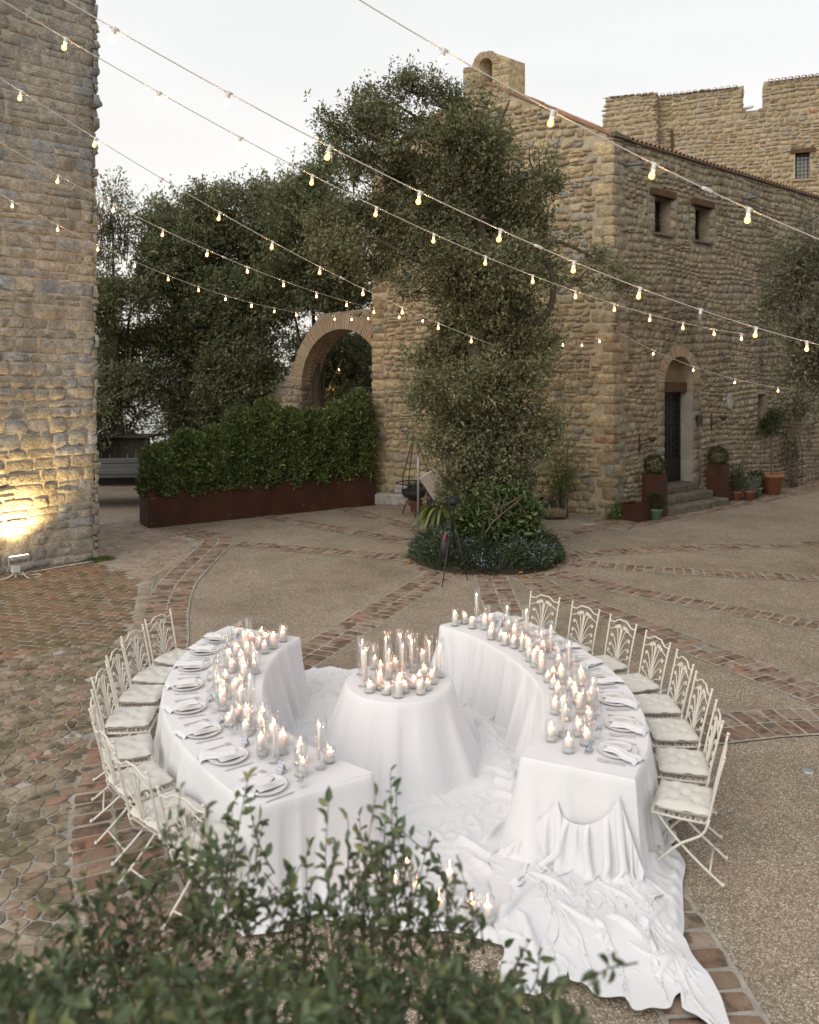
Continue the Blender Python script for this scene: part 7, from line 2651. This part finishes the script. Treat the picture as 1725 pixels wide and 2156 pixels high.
# rose bush with bare canes in front of the gable
rb_ = GW.p(1.25, 0, 0.55)
ro = thing('rose_bush', 'leggy rose bush with bare canes against the gable wall', 'shrub', tuple(rb_))
mb = MB()
LPx, LDx = [], []
for k in range(22):
    b0 = rb_ + np.array([rg.normal(0, .10), rg.normal(0, .06), 0])
    tip = rb_ + np.array([rg.normal(-0.05, .48), rg.normal(0, .18), rg.uniform(1.0, 2.3)])
    pth = spline([b0, b0 + np.array([(tip[0] - b0[0]) * 0.25, 0, tip[2] * 0.5]), tip], 10)
    mb.add(*tube(pth, np.linspace(0.013, 0.004, 10), 5, False))
    for _ in range(60):
        f = rg.uniform(0.5, 1.0) * 8.99
        i = int(f)
        LPx.append(pth[i] + rg.normal(0, 0.09, 3))
        LDx.append(rg.normal(0, 1, 3) + np.array([0, 0, 0.4]))
wpart('stems', mb.mesh('stems', M_TWIG), ro, kind='stuff')
wpart('foliage', leaves('foliage', np.array(LPx), np.array(LDx), 0.07, M_LEAF_STRAP, 0.5, rng=rg), ro)
def rock(name, label, x, y, sx, sy, sz, mat, seed, z=0.0):
    bm = bmesh.new()
    bmesh.ops.create_icosphere(bm, subdivisions=3, radius=1.0)
    for v in bm.verts:
        k_ = 1 + 0.22 * mnoise.noise(v.co * 1.3 + Vector((seed, 0, 0))) + 0.07 * mnoise.noise(v.co * 4 + Vector((seed, 3, 0)))
        c_ = v.co * k_
        q = Vector((math.copysign(abs(c_.x) ** 0.75, c_.x), math.copysign(abs(c_.y) ** 0.75, c_.y), math.copysign(abs(c_.z) ** 0.75, c_.z)))
        v.co = Vector((q.x * sx / 2, q.y * sy / 2, max(-sz * 0.48, q.z * sz / 2) + sz / 2))
    me = bpy.data.meshes.new(name)
    bm.to_mesh(me)
    bm.free()
    me.polygons.foreach_set('use_smooth', np.ones(len(me.polygons), bool))
    me.materials.append(mat)
    o_ = obj(name, me, None, Matrix.Translation((x, y, z)))
    return tag(o_, label, 'stone')
gx = ground_at(1167, 1092)
rock('loose_stone', 'flat loose boulder lying before the rose bush', gx[0], gx[1], 0.62, 0.4, 0.28, M_STONE_SIDE, 3.0)
gx = ground_at(1140, 1082)
rock('stone_trough', 'rough mossy stone block behind the metal posts', gx[0], gx[1], 0.6, 0.5, 0.5, M_STONE_STEP, 8.0)
p = GW.p(1.95, 0, 0.55)
t_, _p = corten_box('steel_planter', 'square rusty planter against the gable beside the rose bush', 0, 0, 0.5, 0.5, True)
t_.location = (p[0] - 0.1, p[1], 0.0)

# iron torch brackets on the side wall
def bracket(label, s, z):
    p = SW.p(s, z, 0.05)
    t = thing('torch_bracket', label, 'bracket', tuple(p), group='iron torch brackets on the side wall')
    mb = MB()
    mb.add(*tube([SW.p(s, z - 0.25, 0.07), SW.p(s, z + 0.25, 0.07)], 0.022, 6))
    mb.add(*tube([SW.p(s, z - 0.05, 0.07), SW.p(s + 0.04, z + 0.0, 0.25), SW.p(s + 0.06, z + 0.02, 0.42)], 0.014, 6))
    mb.add(*tube([SW.p(s + 0.06 * k / 12, z - 0.12 + 0.09 * math.sin(k * 0.55), 0.1 + 0.32 * k / 12) for k in range(13)], 0.011, 5))
    wpart('arm', mb.mesh('arm', M_RUST), t)
    c = SW.p(s + 0.06, z + 0.03, 0.42)
    wpart('bowl', fastmesh('bowl', *lathe([(0.03, 0), (0.09, 0.05), (0.11, 0.10), (0.11, 0.14), (0.10, 0.14), (0.08, 0.06), (0.001, 0.03)], 14, *c), M_RUST), t)
bracket('rusty iron torch bracket between chapel corner and door', 1.05, 1.9)
bracket('rusty iron torch bracket right of the chapel door', 4.6, 2.35)
tag(obj('wall_hook', MB().add(*tube([tuple(cornr + np.array([-0.12, 0.0, 0.16])), tuple(cornr + np.array([0.0, 0.0, 0.12])), tuple(cornr + np.array([0.12, 0.0, 0.18]))], 0.012, 5)).add(*tube([tuple(cornr + np.array([0, 0.1, 0.16])), tuple(cornr)], 0.012, 5)).mesh('wall_hook', M_IRON)), 'small iron hook on the chapel corner carrying two light strings', 'hook')

# ------------------------------------------------------------------ things behind the oak
def post(label, u, v0, v1, Y):
    x, y, z1 = px(u, v1, Y)
    o_ = obj('metal_post', fastmesh('metal_post', *tube([(x, y, 0.0), (x, y, z1 - 0.04), (x, y, z1)], [0.028, 0.028, 0.012], 8), M_GALV))
    return tag(o_, label, 'post', 'galvanised posts by the oak')
post('galvanised metal post left of the oak', 881, 1110, 962, 18.6)
post('galvanised metal post right of the oak, nearer the trunk', 1120, 1110, 955, 19.2)
post('galvanised metal post right of the oak, nearer the rose bush', 1130, 1110, 945, 19.0)
# stack of cartons with a printed warning label
def carton(label, x, y, z, sx, sy, sz, rz, mat, text=None):
    t = thing('carton', label, 'box', (x, y, z), rz)
    obj('carton_wall', fastmesh('carton_wall', *box(0, 0, sz / 2, sx, sy, sz, 0, 0.006), mat, False), t)
    obj('tape', fastmesh('tape', *box(0, 0, sz + 0.001, 0.06, sy, 0.002), M_PAPER, False), t)
    if text:
        lab = obj('label_sheet', fastmesh('label_sheet', *box(0.0, -sy / 2 - 0.002, sz * 0.62, 0.52, 0.003, 0.22), M_PAPER, False), t)
        cu_ = bpy.data.curves.new('print', 'FONT')
        cu_.body = text
        cu_.size = 0.12
        cu_.align_x = 'CENTER'
        cu_.align_y = 'CENTER'
        cu_.materials.append(M_RED)
        tmp = bpy.data.objects.new('print_curve', cu_)
        pm = bpy.data.meshes.new_from_object(tmp)
        bpy.data.objects.remove(tmp)
        o_ = bpy.data.objects.new('print', pm)
        COL.objects.link(o_)
        o_.parent = lab
        o_.matrix_basis = Matrix.Translation((0, -sy / 2 - 0.006, sz * 0.62)) @ Matrix.Rotation(math.radians(90), 4, 'X')
    return t
carton('brown cardboard carton with red fragile label behind the oak', 2.30, 19.6, 0.95, 0.75, 0.5, 0.95, 0.05, M_CARD, 'FRAGILE')
carton('large lower brown carton under the labelled one behind the oak', 2.35, 19.65, 0.0, 1.1, 0.6, 0.95, 0.0, M_CARD)
# pale folded board leaning behind the oak
lb_ = obj('leaning_board', fastmesh('leaning_board', *box(0, 0, 0.45, 0.42, 0.04, 0.9, 0, 0.006), M_PINK, False), None, Matrix.Translation((0.85, 18.6, 0.75)) @ Matrix.Rotation(math.radians(-32), 4, 'Y') @ Matrix.Rotation(math.radians(18), 4, 'X'))
tag(lb_, 'pale pinkish board leaning left behind the oak', 'board')
bin_ = thing('crate', 'dark plastic crate under the pale board behind the oak', 'crate', (0.8, 18.8, 0))
wpart('crate_wall', fastmesh('crate_wall', *box(0.8, 18.8, 0.5, 0.8, 0.6, 1.0, 0, 0.02), M_BLACK, False), bin_)
# fire basket on bowed legs
fbx, fby = ground_at(872, 1085)
fb = thing('fire_basket', 'black iron fire basket on bowed legs with hanging chains', 'fire basket', (fbx, fby, 0))
mb = MB()
for k in range(3):
    a = 0.6 + k * 2.094
    mb.add(*limb([(fbx + 0.10 * math.cos(a), fby + 0.10 * math.sin(a), 0.45), (fbx + 0.24 * math.cos(a), fby + 0.24 * math.sin(a), 0.3), (fbx + 0.34 * math.cos(a), fby + 0.34 * math.sin(a), 0.0)], 0.022, 0.018, 6, 8))
wpart('legs', mb.mesh('legs', M_RUST), fb)
wpart('bowl', fastmesh('bowl', *lathe([(0.06, 0.4), (0.28, 0.5), (0.34, 0.68), (0.33, 0.68), (0.27, 0.52), (0.001, 0.43)], 20, fbx, fby, 0), M_IRON), fb)
mb = MB()
mb.add(*tube([(fbx + 0.46 * math.cos(a), fby + 0.46 * math.sin(a), 0.86) for a in np.linspace(0, 2 * math.pi, 25)], 0.016, 6))
for k in range(3):
    a = 0.2 + k * 2.094
    mb.add(*tube([(fbx + 0.46 * math.cos(a), fby + 0.46 * math.sin(a), 0.5), (fbx + 0.44 * math.cos(a), fby + 0.44 * math.sin(a), 1.0), (fbx + 0.02 * math.cos(a), fby + 0.02 * math.sin(a), 2.1)], 0.016, 6))
wpart('frame', mb.mesh('frame', M_IRON), fb)
mb = MB()
for k in range(12):
    c = np.array([fbx + 0.12, fby, 2.0 - 0.09 * k])
    mb.add(*tube([c + 0.03 * np.array([math.cos(a) * (k % 2), math.cos(a) * (1 - k % 2), 1.5 * math.sin(a)]) for a in np.linspace(0, 6.28, 9)], 0.007, 4))
wpart('chain', mb.mesh('chain', M_RUST), fb)
# pale stone ledge and stones at the gable foot
lx, ly = ground_at(815, 1063)
ld_ = obj('stone_ledge', fix_normals(fastmesh('stone_ledge', *box(0, 0, 0.16, 1.15, 0.4, 0.32, 0, 0.03), M_STONE_PALE, False)), None, Matrix.Translation((lx + 0.05, ly + 0.1, 0)) @ Matrix.Rotation(-0.1, 4, 'Z'))
tag(ld_, 'long pale stone block lying at the gable foot', 'stone block')
rock('pale_boulder', 'rounded pale stone sitting on the stone block by the gable', lx + 0.42, ly + 0.1, 0.45, 0.35, 0.28, M_STONE_PALE, 5.0, 0.30)
pt_, pp_ = round_pot('terracotta_pot', 'small terracotta pot on the ground near the long stone block', GL - 1.75, 1.1, 0.18, 0.3, M_TERRA, True, GW)
sprig_plant('potted_shrub', 'small leafy plant in the pot near the stone block', pp_, 0.3, 0.5, 0.3, M_LEAF_LAUREL, 0.07, 1500, 55, 0.45)

# ------------------------------------------------------------------ camera tripod in front of the bed
tx, ty = 0.62, 14.75
tp = thing('tripod', 'black tripod with a small camera standing in the flower bed edge', 'tripod', (tx, ty, 0))
apex = np.array([0.80, 14.95, 1.12])
for fx_, fy_ in (ground_at(931, 1237), ground_at(985, 1222), (0.9, 15.6)):
    wpart('leg', fastmesh('leg', *tube([apex, (np.array([fx_, fy_, 0]) + apex) / 2, np.array([fx_, fy_, 0.0])], [0.018, 0.014, 0.009], 6), M_BLACK), tp)
wpart('centre_column', fastmesh('centre_column', *tube([apex - np.array([0, 0, 0.3]), apex + np.array([0, 0, 0.2])], 0.016, 8), M_BLACK), tp)
wpart('head', fastmesh('head', *box(apex[0], apex[1], apex[2] + 0.14, 0.09, 0.09, 0.08, 0.3, 0.01), M_BLACK, False), tp)
vc = thing('video_camera', 'black video camera mounted on the tripod', 'camera', (apex[0], apex[1], apex[2] + 0.19))
wpart('camera_body', fastmesh('camera_body', *box(apex[0], apex[1], apex[2] + 0.27, 0.20, 0.14, 0.15, 0.3, 0.015), M_BLACK, False), vc)
V, F = lathe([(0.045, 0), (0.05, 0.02), (0.05, 0.12), (0.04, 0.13), (0.001, 0.12)], 14)
wpart('lens', fastmesh('lens', np.c_[V[:, 0] + apex[0], apex[1] - 0.06 - V[:, 2], V[:, 1] + apex[2] + 0.27], F, M_BLACK), vc)
bg_ = thing('camera_bag', 'black bag with red strap hanging under the tripod', 'bag', (0.72, 14.95, 0.35))
mb = MB()
bm_ = lathe([(0.02, 0.0), (0.13, 0.03), (0.16, 0.2), (0.13, 0.42), (0.04, 0.5), (0.001, 0.51)], 14)
mb.add(bm_[0] * np.array([0.62, 0.45, 0.9]) + np.array([0.66, 14.9, 0.3]), bm_[1])
wpart('bag_body', mb.mesh('bag_body', M_BLACK), bg_)
wpart('strap', fastmesh('strap', *tube([(0.62, 14.81, 0.66), (0.64, 14.80, 0.72), (0.66, 14.82, 0.78)], 0.012, 5), M_RED), bg_)

# ------------------------------------------------------------------ litter and drain covers
lf = []
rg = np.random.default_rng(91)
a = rg.uniform(0, 6.28, 60)
q = rg.uniform(1.42, 1.85, 60)
P = np.c_[BED[0] + q * np.cos(a), BED[1] + q * np.sin(a), np.full(60, 0.022)]
me = leaves('leaf_litter', P, np.c_[rg.normal(0, 1, (60, 2)), np.full(60, 0.02)], 0.09, M_LITTER, 0.6, True, 0.05, rg)
me.attributes.remove(me.attributes['rnd'])
lt = obj('leaf_litter', me, None, kind='stuff')
lt['label'] = 'fallen brown leaves round the flower bed'
lt['category'] = 'leaves'
for (u, v), lb in (((1397, 1452), 'small metal ground light in the paving behind the right chairs'), ((1702, 1624), 'small metal ground light in the paving at the far right'), ((666, 1387), 'small metal ground light in the paving beside the left table')):
    x, y = ground_at(u, v)
    tag(obj('ground_light', fastmesh('ground_light', *lathe([(0.06, 0.001), (0.06, 0.012), (0.045, 0.014), (0.001, 0.013)], 18, x, y, 0.0, False), M_GALV)), lb, 'ground light')
